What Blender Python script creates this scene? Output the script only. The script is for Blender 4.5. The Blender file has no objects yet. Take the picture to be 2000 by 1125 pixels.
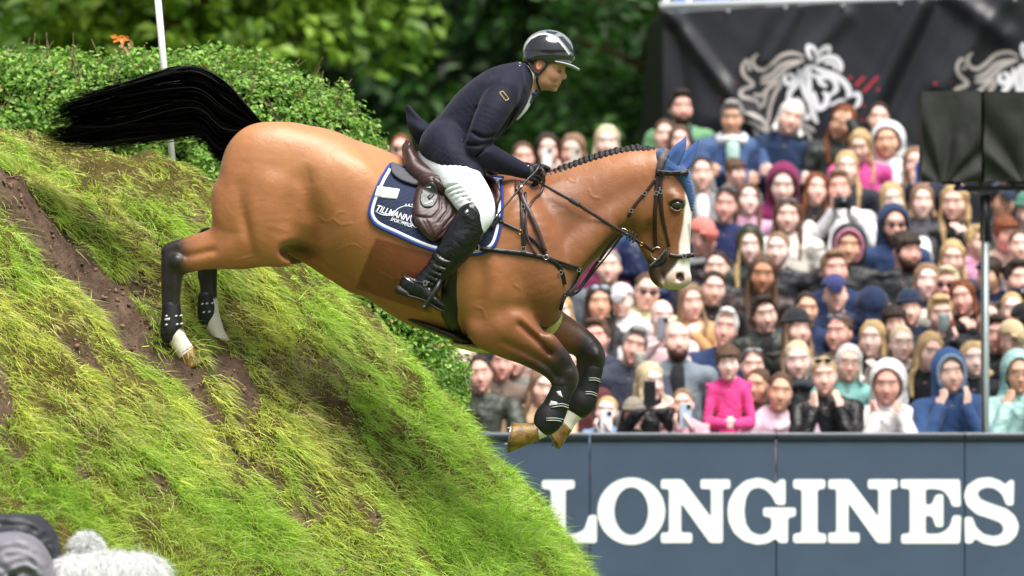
import bpy, math, random
import numpy as np
from mathutils import Vector, Matrix, Euler
from mathutils.bvhtree import BVHTree
from mathutils.geometry import delaunay_2d_cdt

# ---------------------------------------------------------------- camera, sky, sun, exposure
SC = bpy.context.scene
COL = SC.collection
CAM_D, CAM_Z, PXM = 30.0, 2.15, 380.0
cd = bpy.data.cameras.new('camera')
cam = bpy.data.objects.new('camera', cd)
COL.objects.link(cam)
cam.location = (0, -CAM_D, CAM_Z)
cam.rotation_euler = (math.radians(90), 0, 0)
cd.sensor_width = 36
cd.lens = 36 * CAM_D / (2000 / PXM)
cd.clip_end = 2000
cd.dof.use_dof = True
cd.dof.focus_distance = CAM_D
cd.dof.aperture_fstop = 2.0
SC.camera = cam

SUN_EL, SUN_AZ = 64, 150      # azimuth measured clockwise from +Y: from the camera's side, a little left
w = bpy.data.worlds.new("World"); SC.world = w; w.use_nodes = True
nt = w.node_tree; nt.nodes.clear()
sky = nt.nodes.new('ShaderNodeTexSky'); sky.sky_type = 'NISHITA'; sky.sun_disc = False
sky.sun_elevation = math.radians(SUN_EL); sky.sun_rotation = math.radians(SUN_AZ)
sky.air_density = 1.0; sky.dust_density = 4.0; sky.ozone_density = 1.0
bg = nt.nodes.new('ShaderNodeBackground'); bg.inputs[1].default_value = 0.085
hs = nt.nodes.new('ShaderNodeHueSaturation'); hs.inputs['Saturation'].default_value = 0.35
wo = nt.nodes.new('ShaderNodeOutputWorld')
nt.links.new(sky.outputs[0], hs.inputs['Color']); nt.links.new(hs.outputs[0], bg.inputs[0]); nt.links.new(bg.outputs[0], wo.inputs[0])
sd = bpy.data.lights.new('sun', 'SUN'); sd.energy = 3.0; sd.angle = math.radians(40); sd.color = (1, .965, .91)
sun = bpy.data.objects.new('sun', sd); COL.objects.link(sun)
_a, _e = math.radians(SUN_AZ), math.radians(SUN_EL)
_d = Vector((math.sin(_a) * math.cos(_e), math.cos(_a) * math.cos(_e), math.sin(_e)))
sun.rotation_euler = _d.to_track_quat('Z', 'Y').to_euler()
SC.view_settings.view_transform = 'Standard'; SC.view_settings.look = 'None'
SC.view_settings.exposure = 0.85; SC.view_settings.gamma = 1
SC.render.engine = 'CYCLES'
SC.cycles.use_denoising = True

rng = np.random.default_rng(7)
random.seed(7)

# ---------------------------------------------------------------- helpers
def sc(Y): return PXM * CAM_D / (CAM_D + Y)
def P(px, py, Y=0.0):
    s = sc(Y); return Vector(((px - 1000) / s, Y, CAM_Z - (py - 562.5) / s))
def tag(o, label=None, cat=None, group=None, kind=None):
    if label: o['label'] = label
    if cat: o['category'] = cat
    if group: o['group'] = group
    if kind: o['kind'] = kind
    return o
def empty(name, loc=(0, 0, 0)):
    o = bpy.data.objects.new(name, None); COL.objects.link(o); o.location = loc; o.empty_display_size = .1
    return o
def parent(o, p):
    o.parent = p
    if p is not None:
        bpy.context.view_layer.update()
        o.matrix_parent_inverse = p.matrix_world.inverted()
    return o
def mesh_obj(name, V, F, mat=None, par=None, smooth=True, colors=None, keep=False):
    me = bpy.data.meshes.new(name)
    V = np.asarray(V, dtype=np.float32)
    if isinstance(F, np.ndarray):
        n, k = F.shape
        me.vertices.add(len(V)); me.vertices.foreach_set('co', V.ravel())
        me.loops.add(n * k); me.loops.foreach_set('vertex_index', F.astype(np.int32).ravel())
        me.polygons.add(n); me.polygons.foreach_set('loop_start', np.arange(0, n * k, k, dtype=np.int32))
        me.polygons.foreach_set('loop_total', np.full(n, k, dtype=np.int32))
        me.update(calc_edges=True)
    else:
        me.from_pydata(V.tolist(), [], F)
    me.polygons.foreach_set('use_smooth', np.full(len(me.polygons), smooth))
    if colors is not None:
        a = me.color_attributes.new('Col', 'FLOAT_COLOR', 'POINT')
        c = np.ones((len(V), 4), dtype=np.float32); c[:, :3] = colors
        a.data.foreach_set('color', c.ravel())
    me.validate(); me.update()
    o = bpy.data.objects.new(name, me); COL.objects.link(o)
    if mat: me.materials.append(mat)
    if par is not None:
        if keep: o.parent = par
        else:
            # vertices are in world space: bring them into the parent's frame
            m = par.matrix_basis if par.parent is None else par.parent.matrix_basis @ par.matrix_basis
            me.transform(m.inverted()); o.parent = par
    return o
def hexc(h, k=1.0):
    h = h.lstrip('#'); c = [int(h[i:i + 2], 16) / 255 for i in (0, 2, 4)]
    return tuple(k * (v / 12.92 if v <= .04045 else ((v + .055) / 1.055) ** 2.4) for v in c)
MATS = {}
def mat(name, col=None, rough=.6, spec=.5, noise=0, nscale=20, bump=0, bscale=60, attr=False, objcol=False, metal=0, sheen=0, coat=0, trans=0, nlo=None, bdist=.005, wrinkle=0, wscale=8, aniso=None):
    if name in MATS: return MATS[name]
    m = bpy.data.materials.new(name); m.use_nodes = True; MATS[name] = m
    t = m.node_tree; b = t.nodes['Principled BSDF']; N = t.nodes.new; L = t.links.new
    b.inputs['Roughness'].default_value = rough; b.inputs['Metallic'].default_value = metal
    b.inputs['Specular IOR Level'].default_value = spec
    b.inputs['Sheen Weight'].default_value = sheen; b.inputs['Coat Weight'].default_value = coat
    tc = N('ShaderNodeTexCoord')
    if attr:
        a = N('ShaderNodeAttribute'); a.attribute_name = 'Col'; src = a.outputs['Color']
    elif objcol:
        a = N('ShaderNodeObjectInfo'); src = a.outputs['Color']
    else:
        a = N('ShaderNodeRGB'); a.outputs[0].default_value = (*col, 1); src = a.outputs[0]
    if noise:
        n = N('ShaderNodeTexNoise'); n.inputs['Scale'].default_value = nscale; n.inputs['Detail'].default_value = 6
        L(tc.outputs['Object'], n.inputs['Vector'])
        mr = N('ShaderNodeMapRange'); mr.inputs[1].default_value = .25; mr.inputs[2].default_value = .75
        mr.inputs[3].default_value = 1 - noise; mr.inputs[4].default_value = 1 + noise
        L(n.outputs['Fac'], mr.inputs[0])
        vm = N('ShaderNodeVectorMath'); vm.operation = 'SCALE'
        L(src, vm.inputs[0]); L(mr.outputs[0], vm.inputs['Scale']); src = vm.outputs[0]
    L(src, b.inputs['Base Color'])
    nrm = None
    if wrinkle:
        n = N('ShaderNodeTexNoise'); n.inputs['Scale'].default_value = wscale; n.inputs['Detail'].default_value = 3
        n.inputs['Distortion'].default_value = .6
        mp = N('ShaderNodeMapping'); mp.inputs['Scale'].default_value = aniso or (1, 1, 1)
        L(tc.outputs['Object'], mp.inputs[0]); L(mp.outputs[0], n.inputs['Vector'])
        bp = N('ShaderNodeBump'); bp.inputs['Strength'].default_value = 1; bp.inputs['Distance'].default_value = wrinkle
        L(n.outputs['Fac'], bp.inputs['Height']); L(bp.outputs[0], b.inputs['Normal']); nrm = bp.outputs[0]
    if bump:
        n = N('ShaderNodeTexNoise'); n.inputs['Scale'].default_value = bscale; n.inputs['Detail'].default_value = 4
        L(tc.outputs['Object'], n.inputs['Vector'])
        bp = N('ShaderNodeBump'); bp.inputs['Strength'].default_value = bump; bp.inputs['Distance'].default_value = bdist
        L(n.outputs['Fac'], bp.inputs['Height'])
        if nrm is not None: L(nrm, bp.inputs['Normal'])
        L(bp.outputs[0], b.inputs['Normal'])
    if trans:
        tr = N('ShaderNodeBsdfTranslucent'); L(src, tr.inputs[0]); ms = N('ShaderNodeMixShader'); ms.inputs[0].default_value = trans
        L(b.outputs[0], ms.inputs[1]); L(tr.outputs[0], ms.inputs[2]); L(ms.outputs[0], t.nodes['Material Output'].inputs['Surface'])
    return m

def catmull(pts, n):
    """resample control rows (any number of columns) with a Catmull-Rom spline"""
    p = np.asarray(pts, float)
    if len(p) == 2 or n == 1:
        out = [p[i] + (p[i + 1] - p[i]) * t for i in range(len(p) - 1) for t in np.arange(n) / n] + [p[-1]]
        return np.array(out)
    e = np.vstack([2 * p[0] - p[1], p, 2 * p[-1] - p[-2]]); out = []
    for i in range(len(p) - 1):
        a, b, c, d = e[i:i + 4]
        for t in np.arange(n) / n:
            out.append(.5 * (2 * b + (c - a) * t + (2 * a - 5 * b + 4 * c - d) * t * t + (3 * b - a - 3 * c + d) * t ** 3))
    out.append(p[-1]); return np.array(out)

class Field:
    """signed-distance grid: smooth unions of tapered limbs and ellipsoids, meshed with surface nets"""
    def __init__(s, lo, hi, h):
        s.lo = np.array(lo, float); s.h = h
        s.n = np.ceil((np.array(hi) - s.lo) / h).astype(int) + 1
        s.d = np.full(s.n, .5, np.float32)
    def _box(s, lo, hi, pad):
        a = np.clip(np.floor((np.array(lo) - pad - s.lo) / s.h).astype(int), 0, s.n)
        b = np.clip(np.ceil((np.array(hi) + pad - s.lo) / s.h).astype(int) + 1, 0, s.n)
        ax = [(s.lo[i] + np.arange(a[i], b[i]) * s.h).astype(np.float32) for i in range(3)]
        return tuple(slice(a[i], b[i]) for i in range(3)), ax[0][:, None, None], ax[1][None, :, None], ax[2][None, None, :]
    def _mix(s, sl, d, k, op):
        o = s.d[sl]
        if o.size == 0: return
        if op == 'add':
            if k <= 0: s.d[sl] = np.minimum(o, d)
            else:
                h = np.maximum(k - np.abs(o - d), 0) / k
                s.d[sl] = np.minimum(o, d) - h * h * k * .25
        else:
            d = -d; k = max(k, 1e-6); h = np.maximum(k - np.abs(o - d), 0) / k
            s.d[sl] = np.maximum(o, d) + h * h * k * .25
    def tube(s, pts, k=.03, op='add', n=5, flat=True):
        """pts rows: x, y, z, r, w (w = half-width along Y)"""
        p = np.array([list(q) + ([q[3]] if len(q) == 4 else []) for q in pts], float)
        p = catmull(p, n)
        m = p[:, 3:].max(); pad = m + k + 2 * s.h
        sl, X, Y, Z = s._box(p[:, :3].min(0), p[:, :3].max(0), pad)
        shp = (X.shape[0], Y.shape[1], Z.shape[2])
        if 0 in shp: return
        D = np.full(shp, 9, np.float32)
        for A, B in zip(p[:-1], p[1:]):
            mm = max(A[3], B[3], A[4], B[4]); pd = mm + k + 2 * s.h
            sl2, x, y, z = s._box(np.minimum(A[:3], B[:3]), np.maximum(A[:3], B[:3]), pd)
            loc = tuple(slice(sl2[i].start - sl[i].start, sl2[i].stop - sl[i].start) for i in range(3))
            if x.size == 0 or y.size == 0 or z.size == 0: continue
            q = (A[3] + B[3]) / (A[4] + B[4])
            ab = B[:3] - A[:3]; ab2 = np.array([ab[0], ab[1] * q, ab[2]]); L2 = max(ab2 @ ab2, 1e-12)
            dx, dy, dz = x - A[0], (y - A[1]) * q, z - A[2]
            t = np.clip((dx * ab2[0] + dy * ab2[1] + dz * ab2[2]) / L2, 0, 1)
            r = A[3] + (B[3] - A[3]) * t
            d = np.sqrt((dx - t * ab2[0]) ** 2 + (dy - t * ab2[1]) ** 2 + (dz - t * ab2[2]) ** 2) - r
            if q > 1: d = d / q * 1.0 if False else d
            D[loc] = np.minimum(D[loc], d)
        s._mix(sl, D, k, op)
    def ell(s, c, r, k=.03, op='add', rot=None):
        """ellipsoid, r=(rx,ry,rz); rot = degrees about Y, or (x,y,z) degrees"""
        r = np.array(r, float); m = r.max()
        sl, X, Y, Z = s._box(c, c, m + k + 2 * s.h)
        if X.size == 0 or Y.size == 0 or Z.size == 0: return
        dx, dy, dz = X - c[0], Y - c[1], Z - c[2]
        if rot is not None:
            e = (0, rot, 0) if not hasattr(rot, '__len__') else rot
            M = np.array(Euler([math.radians(a) for a in e]).to_matrix()).T
            dx, dy, dz = (M[i, 0] * dx + M[i, 1] * dy + M[i, 2] * dz for i in range(3))
        q = np.sqrt((dx / r[0]) ** 2 + (dy / r[1]) ** 2 + (dz / r[2]) ** 2)
        q2 = np.sqrt((dx / r[0] ** 2) ** 2 + (dy / r[1] ** 2) ** 2 + (dz / r[2] ** 2) ** 2) + 1e-9
        s._mix(sl, (q * (q - 1) / q2).astype(np.float32), k, op)
    def cut(s, fn, k=.005):
        """subtract where fn(X,Y,Z) < 0"""
        sl, X, Y, Z = s._box(s.lo, s.lo + (s.n - 1) * s.h, 0)
        d = fn(X, Y, Z) + np.zeros_like(s.d); s._mix(sl, d.astype(np.float32), k, 'sub')
    def mesh(s, smooth=1):
        d = s.d.copy(); d[0] = d[-1] = 1; d[:, 0] = d[:, -1] = 1; d[:, :, 0] = d[:, :, -1] = 1
        ins = d < 0; cnt = np.zeros(np.array(d.shape) - 1, np.int8)
        cor = [(i, j, k) for i in (0, 1) for j in (0, 1) for k in (0, 1)]
        nx, ny, nz = d.shape
        for i, j, k in cor: cnt += ins[i:nx - 1 + i, j:ny - 1 + j, k:nz - 1 + k]
        I, J, K = np.nonzero((cnt > 0) & (cnt < 8))
        vals = {c: d[I + c[0], J + c[1], K + c[2]] for c in cor}
        pos = np.zeros((len(I), 3), np.float32); num = np.zeros(len(I), np.float32)
        for a in cor:
            for ax in range(3):
                if a[ax] == 0:
                    b = list(a); b[ax] = 1; b = tuple(b)
                    va, vb = vals[a], vals[b]; m = (va < 0) != (vb < 0)
                    t = np.where(m, va / np.where(m, va - vb, 1), 0)
                    q = np.array(a, np.float32)[None, :] + np.zeros((len(I), 3), np.float32); q[:, ax] += t
                    pos += q * m[:, None]; num += m
        pos = pos / num[:, None] + np.stack([I, J, K], 1)
        idx = np.full(cnt.shape, -1, np.int32); idx[I, J, K] = np.arange(len(I))
        F = []
        for ax in range(3):
            a = [slice(None)] * 3; b = [slice(None)] * 3; a[ax] = slice(0, -1); b[ax] = slice(1, None)
            A, B = ins[tuple(a)], ins[tuple(b)]
            E = A != B; u, v = (ax + 1) % 3, (ax + 2) % 3
            ii = np.array(np.nonzero(E)); ok = (ii[u] > 0) & (ii[v] > 0) & (ii[u] < d.shape[u] - 1) & (ii[v] < d.shape[v] - 1); ii = ii[:, ok]
            flip = ~A[tuple(ii)]
            def at(du, dv):
                q = ii.copy(); q[u] += du; q[v] += dv; return idx[tuple(q)]
            quad = np.stack([at(-1, -1), at(0, -1), at(0, 0), at(-1, 0)], 1)
            quad[flip] = quad[flip][:, ::-1]; F.append(quad)
        F = np.vstack(F); V = pos * s.h + s.lo
        for _ in range(smooth):
            acc = np.zeros_like(V); c = np.zeros(len(V))
            for e in ((0, 1), (1, 2), (2, 3), (3, 0)):
                a, b = F[:, e[0]], F[:, e[1]]
                for q, r_ in ((a, b), (b, a)):
                    for x in range(3): acc[:, x] += np.bincount(q, V[r_, x], len(V))
                    c += np.bincount(q, minlength=len(V))
            V = V * .5 + .5 * acc / np.maximum(c, 1)[:, None]
        return V.astype(np.float32), F

def U(rows):
    """pixel rows (px, py, yoff_px, r_px[, w_px]) in the horse's plane -> metre rows"""
    o = []
    for r in rows:
        r = list(r) + ([r[3]] if len(r) == 4 else [])
        o.append([(r[0] - 1000) / PXM, r[2] / PXM, CAM_Z - (r[1] - 562.5) / PXM, r[3] / PXM, r[4] / PXM])
    return np.array(o)
def uc(px, py, y=0): return ((px - 1000) / PXM, y / PXM, CAM_Z - (py - 562.5) / PXM)
def ur(*a): return tuple(v / PXM for v in a)
def topx(V): return V[:, 0] * PXM + 1000, 562.5 - (V[:, 2] - CAM_Z) * PXM, V[:, 1] * PXM
def in_poly(x, y, poly):
    ins = np.zeros(np.shape(x), bool); n = len(poly)
    for i in range(n):
        x1, y1 = poly[i]; x2, y2 = poly[(i + 1) % n]
        c = ((y1 > y) != (y2 > y)); xx = (x2 - x1) * (y - y1) / ((y2 - y1) or 1e-9) + x1
        ins ^= c & (x < xx)
    return ins
def pdist(x, y, line):
    d = np.full(np.shape(x), 1e9)
    for (x1, y1), (x2, y2) in zip(line[:-1], line[1:]):
        L = (x2 - x1) ** 2 + (y2 - y1) ** 2 or 1e-9
        t = np.clip(((x - x1) * (x2 - x1) + (y - y1) * (y2 - y1)) / L, 0, 1)
        d = np.minimum(d, np.hypot(x - x1 - t * (x2 - x1), y - y1 - t * (y2 - y1)))
    return d
def sstep(a, b, v): t = np.clip((v - a) / (b - a), 0, 1); return t * t * (3 - 2 * t)
def psd(x, y, poly):
    """signed distance to a polygon, negative inside"""
    d = pdist(x, y, list(poly) + [poly[0]]); return np.where(in_poly(x, y, poly), -d, d)
_nz = np.random.default_rng(3).random((64, 64, 64)).astype(np.float32)
def vnoise(x, y, z=0.0):
    x, y, z = np.broadcast_arrays(np.asarray(x, float), y, z)
    xi, yi, zi = (np.floor(v).astype(int) for v in (x, y, z)); fx, fy, fz = x - xi, y - yi, z - zi
    fx, fy, fz = (f * f * (3 - 2 * f) for f in (fx, fy, fz)); r = 0
    for i in (0, 1):
        for j in (0, 1):
            for k in (0, 1):
                r = r + _nz[(xi + i) % 64, (yi + j) % 64, (zi + k) % 64] * (fx if i else 1 - fx) * (fy if j else 1 - fy) * (fz if k else 1 - fz)
    return r
def fbm(x, y, z=0.0, o=4):
    r = 0; a = .5
    for i in range(o): r = r + a * vnoise(np.asarray(x) * 2 ** i + 7 * i, np.asarray(y) * 2 ** i + 3 * i, np.asarray(z) * 2 ** i); a *= .5
    return r / (1 - .5 ** o)
# ================================================================ HORSE
def build_horse():
    f = Field((-1.83, -.40, 1.22), (.98, .40, 3.02), .0075)
    T = lambda rows, k=10, **q: f.tube(U(rows), k / PXM, **q)
    E = lambda px, py, y, r, k=12, rot=None, op='add': f.ell(uc(px, py, y), ur(*r), k / PXM, op, rot)
    # trunk
    T([(540, 362, 0, 112, 92), (600, 372, 0, 126, 106), (660, 398, 0, 126, 110), (720, 430, 0, 126, 118), (790, 468, 0, 134, 124), (860, 500, 0, 148, 122), (925, 508, 0, 148, 110), (985, 508, 0, 132, 98), (1035, 515, 0, 98, 84)], n=6)
    T([(700, 420, 0, 135, 60), (800, 462, 0, 138, 60), (870, 480, 0, 145, 50), (960, 475, 0, 135, 36)], 20)      # back line and withers
    E(560, 300, -42, (62, 46, 58), 30); E(560, 300, 42, (62, 46, 58), 30)                                          # croup muscles
    E(474, 350, -46, (36, 42, 66), 30); E(474, 350, 46, (36, 42, 66), 30)
    E(640, 312, -44, (66, 44, 46), 30, 15); E(640, 312, 44, (66, 44, 46), 30, 15)
    E(676, 345, -82, (40, 16, 24), 56)                                                                             # point of hip
    T([(505, 258, 0, 16, 16), (530, 275, 0, 26, 24), (560, 300, 0, 40, 30)], 20)                                      # dock
    # shoulder, chest, neck
    for s in (-1, 1):
        T([(1000, 400, s * 40, 46, 40), (1020, 470, s * 66, 66, 38), (1040, 535, s * 64, 66, 40), (1050, 570, s * 50, 52, 38)], 24)
        E(1062, 560, s * 44, (44, 42, 42), 16)
        E(965, 560, s * 70, (52, 40, 84), 22, 25)
        E(1062, 605, s * 26, (36, 30, 34), 14)
    T([(985, 470, 0, 118, 82), (1050, 462, 0, 108, 66), (1100, 436, 0, 96, 54), (1150, 410, 0, 84, 46), (1195, 381, 0, 73, 41), (1235, 357, 0, 62, 38), (1270, 345, 0, 50, 36)], 20, n=6)
    T([(1000, 430, 0, 66, 20), (1060, 402, 0, 54, 20), (1120, 374, 0, 52, 19), (1180, 349, 0, 44, 19), (1235, 334, 0, 38, 18), (1285, 322, 0, 28, 18)], 18)     # crest
    T([(1228, 400, -30, 24, 14), (1170, 445, -42, 26, 14), (1110, 505, -52, 30, 16), (1070, 560, -50, 28, 16)], 14)   # brachiocephalic muscle
    T([(1228, 400, 30, 24, 14), (1170, 445, 42, 26, 14), (1110, 505, 52, 30, 16), (1070, 560, 50, 28, 16)], 14)
    # head
    T([(1284, 332, 0, 36, 30), (1288, 362, 0, 52, 37), (1292, 392, 0, 59, 38), (1297, 425, 0, 54, 33), (1303, 455, 0, 46, 28), (1309, 485, 0, 39, 25), (1313, 515, 0, 35, 24), (1316, 532, 0, 32, 24)], 12, n=6)
    for s in (-1, 1):
        E(1258, 400, s * 22, (40, 20, 46), 14, -12)                # cheek
        E(1250, 420, s * 18, (26, 16, 26), 10)
        E(1318, 386, s * 30, (22, 13, 14), 8, 20)                  # brow
        E(1322, 541, s * 14, (24, 13, 19), 7)                      # nostril rim
        T([(1322, 418, s * 29, 7, 5), (1310, 450, s * 26, 6, 5), (1300, 478, s * 22, 5, 4)], 10)   # facial crest
        T([(1335, 430, s * 13, 6, 6), (1338, 500, s * 12, 6, 6)], 14)
    E(1321, 400, -40, (10, 7, 8), 3, 8, 'sub'); E(1321, 400, 40, (10, 7, 8), 3, 8, 'sub')
    T([(1308, 397, -39, 3.2, 3), (1318, 390, -42, 3.8, 3.4), (1332, 394, -38, 3, 3)], 4); T([(1310, 407, -38, 2.6, 3), (1320, 413, -39, 3, 3), (1331, 409, -36, 2.6, 3)], 4)
    E(1322, 545, 0, (28, 21, 18), 10)                              # upper lip
    E(1303, 552, 0, (20, 17, 11), 8, -10)
    E(1287, 540, 0, (17, 17, 17), 8)                              # lower lip and chin
    E(1280, 530, 0, (13, 14, 12), 8)
    T([(1300, 566, -20, 2.4, 14), (1297, 548, -22, 2.4, 10), (1292, 534, -24, 2.2, 8), (1289, 526, -25, 1.6, 5)], 4, op='sub')
    E(1328, 541, -27, (11, 11, 6.5), 4, -48, 'sub'); E(1328, 541, 27, (11, 11, 6.5), 4, -48, 'sub')
    # jaw groove and throat wrinkles
    T([(1238, 432, 0, 15, 20), (1256, 466, 0, 15, 17), (1272, 498, 0, 14, 15), (1284, 520, 0, 14, 15)], 12)
    for s in (-1, 1): T([(1268, 440, s * 36, 3, 8), (1278, 480, s * 30, 4, 7), (1286, 512, s * 27, 3, 6)], 14, op='sub')
    for k in range(4):
        T([(1218 - 7 * k, 405 - 2 * k, -37 + k, 2.2, 3), (1212 - 7 * k, 425, -36 - k, 2.6, 3), (1204 - 7 * k, 446, -33 - k, 2.2, 3)], 5, op='sub')
    # near hind leg (camera side) and far hind leg
    T([(520, 320, -48, 80, 50), (510, 400, -62, 84, 46), (515, 450, -66, 66, 42), (478, 476, -62, 50, 32), (436, 487, -58, 39, 26), (398, 495, -56, 32, 21), (366, 504, -54, 30, 18), (346, 514, -53, 25, 17), (340, 540, -53, 20.5, 15), (338.5, 570, -53, 18, 13), (338.5, 600, -53, 17, 13), (339, 628, -53, 19, 17), (341, 645, -53, 20, 18), (353, 667, -53, 17.5, 15), (368, 690, -53, 18.5, 17)], 16, n=6)
    T([(420, 462, -58, 14, 12), (370, 475, -56, 12, 9), (333, 488, -54, 12.5, 10), (330, 500, -54, 11, 10), (329, 540, -54, 8, 8), (328, 610, -54, 7, 8)], 10)
    E(546, 480, -62, (42, 34, 42), 14, -20); E(575, 440, -50, (42, 42, 66), 30, 10)
    E(450, 420, -44, (28, 44, 62), 18, 8)
    T([(440, 380, -52, 20, 20), (452, 430, -66, 24, 16), (470, 468, -70, 24, 14)], 26)                            # hamstring
    T([(530, 370, -96, 22, 12), (520, 420, -99, 20, 9), (500, 462, -92, 16, 9)], 30)
    T([(466, 340, -160, .8, 7), (476, 400, -118, 3, 7), (488, 455, -107, 3, 6), (496, 500, -120, 2, 6)], 28, op='sub')
    T([(598, 350, -165, 1, 9), (608, 405, -124, 5, 10), (616, 440, -109, 13, 10), (614, 458, -104, 16, 11), (598, 480, -92, 9, 10)], 40, op='sub')   # flank hollow
    T([(352, 500, -76, 2, 5), (372, 500, -78, 2.4, 5), (420, 490, -86, 1.5, 5)], 18, op='sub')
    E(350, 512, -70, (12, 8, 14), 10); T([(344, 530, -66, 4, 4), (343, 600, -64, 3.5, 4)], 6)
    T([(560, 340, 50, 80, 46), (600, 420, 58, 76, 40), (575, 465, 58, 50, 34), (500, 478, 56, 38, 27), (440, 478, 55, 28, 22), (408, 482, 55, 24, 18), (404, 512, 55, 20, 15), (404, 545, 55, 17.5, 13), (405, 580, 55, 17, 13), (407, 612, 55, 18.5, 16), (412, 630, 55, 18, 16), (424, 655, 55, 14.5, 14), (437, 677, 55, 16, 15)], 14, n=6)
    T([(440, 470, 55, 14, 10), (402, 460, 55, 13, 10), (393, 475, 55, 10, 9), (391, 540, 55, 7, 8)], 8)
    T([(600, 478, 10, 26, 22), (640, 500, 10, 24, 26), (690, 540, 0, 26, 30)], 20)                                        # groin
    E(583, 490, 0, (18, 12, 12), 8); E(588, 497, -78, (40, 62, 19), 14, 12, 'sub'); E(402, 457, 55, (15, 11, 13), 8)
    # fore legs
    T([(985, 570, -62, 70, 40), (985, 620, -66, 58, 38), (1012, 652, -64, 45, 32), (1050, 683, -60, 35, 27), (1082, 708, -58, 29, 22), (1100, 725, -57, 27, 22), (1104, 742, -57, 25, 20), (1099, 762, -57, 20, 16), (1088, 790, -57, 18, 14), (1076, 815, -57, 20, 17), (1062, 832, -57, 19, 17), (1046, 842, -57, 16.5, 15), (1032, 846, -57, 17.5, 17)], 16, n=6)
    T([(945, 600, -68, 42, 30), (950, 640, -66, 38, 28), (985, 668, -62, 30, 22), (1030, 696, -60, 17, 14), (1068, 720, -58, 12, 12), (1088, 745, -58, 10, 11)], 12)
    T([(1000, 600, -86, 30, 22), (1045, 645, -84, 26, 16), (1075, 676, -76, 20, 14), (1100, 700, -70, 14, 12)], 14)
    T([(985, 668, -96, 3, 5), (1020, 684, -88, 4, 6), (1065, 710, -78, 4, 5), (1088, 734, -76, 3, 4)], 13, op='sub')
    T([(1015, 634, -99, 1.5, 5), (1045, 660, -90, 2, 5), (1075, 688, -80, 1.5, 4)], 22, op='sub')
    E(1112, 728, -70, (7, 8, 9), 8); E(1096, 748, -72, (6, 6, 8), 8); E(1166, 694, 42, (7, 8, 9), 8); E(1076, 818, -68, (9, 8, 10), 8)
    T([(1106, 752, -68, 3.5, 4), (1092, 790, -66, 3.5, 4)], 6)
    T([(950, 640, -140, 5, 6), (975, 612, -114, 6, 6), (1000, 600, -108, 6, 6), (1030, 608, -98, 5, 6), (1062, 640, -86, 4, 4)], 34, op='sub')
    T([(926, 420, -160, 5, 8), (936, 500, -125, 5, 8), (938, 560, -120, 6, 8), (932, 620, -108, 5, 8)], 34, op='sub')
    T([(1010, 590, 50, 55, 36), (1060, 632, 56, 44, 32), (1100, 652, 58, 35, 26), (1132, 668, 58, 29, 22), (1153, 686, 58, 26, 22), (1160, 704, 58, 24, 20), (1155, 724, 58, 20, 16), (1147, 752, 58, 17, 14), (1139, 778, 58, 19, 17), (1127, 802, 58, 18, 17), (1112, 822, 58, 15, 14), (1103, 836, 58, 16, 15)], 12, n=6)
    T([(1140, 690, 58, 12, 12), (1137, 710, 58, 11, 12), (1130, 760, 58, 8, 10)], 8)
    V, F = f.mesh(2)
    vx, vy, vd = topx(V); bump = 0
    for ln in ([(625, 425), (640, 434), (655, 430), (668, 440), (690, 438)], [(655, 430), (662, 418), (676, 415)], [(660, 490), (690, 478), (705, 484)], [(930, 598), (944, 606), (950, 622)], [(1004, 556), (1018, 566), (1016, 580)], [(1110, 350), (1122, 356), (1126, 350)], [(1080, 372), (1092, 380)], [(1150, 372), (1156, 384), (1170, 388)], [(1300, 440), (1288, 452), (1292, 466)], [(1240, 440), (1262, 446), (1276, 440)], [(740, 530), (770, 545), (800, 540)], [(500, 500), (480, 505), (462, 512)], [(1060, 420), (1075, 430)], [(840, 560), (860, 580), (880, 585)]):
        bump = bump + np.exp(-(pdist(vx, vy, catmull(np.array(ln, float), 5).tolist()) / 1.8) ** 2)
    V[:, 1] -= (vd < -12) * bump * .0026
    rp = vnoise(vx / 9, vy / 26, 0) * sstep(1240, 1200, vx) * sstep(1120, 1190, vx) * sstep(400, 440, vy) * (vd < 0); V[:, 1] += .008 * rp
    # coat pattern and painted light and shade: bay with black points, white socks, blaze, and the dark square left unclipped
    x, y, dep = topx(V)
    n1 = fbm(V[:, 0] * 9, V[:, 1] * 9, V[:, 2] * 9); n2 = fbm(V[:, 0] * 60, V[:, 1] * 60, V[:, 2] * 60, 2)
    bay = np.array(hexc('#a3693f')); C = np.tile(bay, (len(V), 1))
    C *= (0.88 + .24 * n1)[:, None]
    def blend(c, m):
        nonlocal C
        c = np.array(c); C = C * (1 - m[:, None]) + c * m[:, None]
    warm = np.array(hexc('#7a4a2c'))
    blend(warm, .55 * sstep(560, 700, y - 0 * x) * 1.0)  # lower body darkened, shade put into the coat colour
    blend(warm, .75 * sstep(940, 1080, x) * sstep(300, 380, y))  # neck and forehand: darker coat, deepened further as painted shade
    blend(hexc('#ca9064'), .6 * (1 - sstep(250, 380, y + (x - 560) * -.35)) * (1 - sstep(760, 850, x)))  # painted highlight along the top of croup and loin
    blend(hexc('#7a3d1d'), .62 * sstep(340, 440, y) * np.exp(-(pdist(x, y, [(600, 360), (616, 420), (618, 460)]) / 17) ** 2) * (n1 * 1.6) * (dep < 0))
    j = (n1 - .5) * 26 + (n2 - .5) * 8
    blend(hexc('#70391c'), .88 * (1 - sstep(-2, 3, psd(x + j * .12, y + j * .12, [(738, 466), (870, 506), (842, 612), (697, 563)]))) * (dep < 0))
    blk = np.array(hexc('#1d1613'))
    near, far = dep < 0, dep >= 0
    m = sstep(30, -40, pdist(x, y, [(318, 470), (330, 500), (338, 620)]) - 40 + j); m = np.where(near & (x < 470), m, 0); blend(blk, np.clip(m * 1.4, 0, 1))
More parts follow.
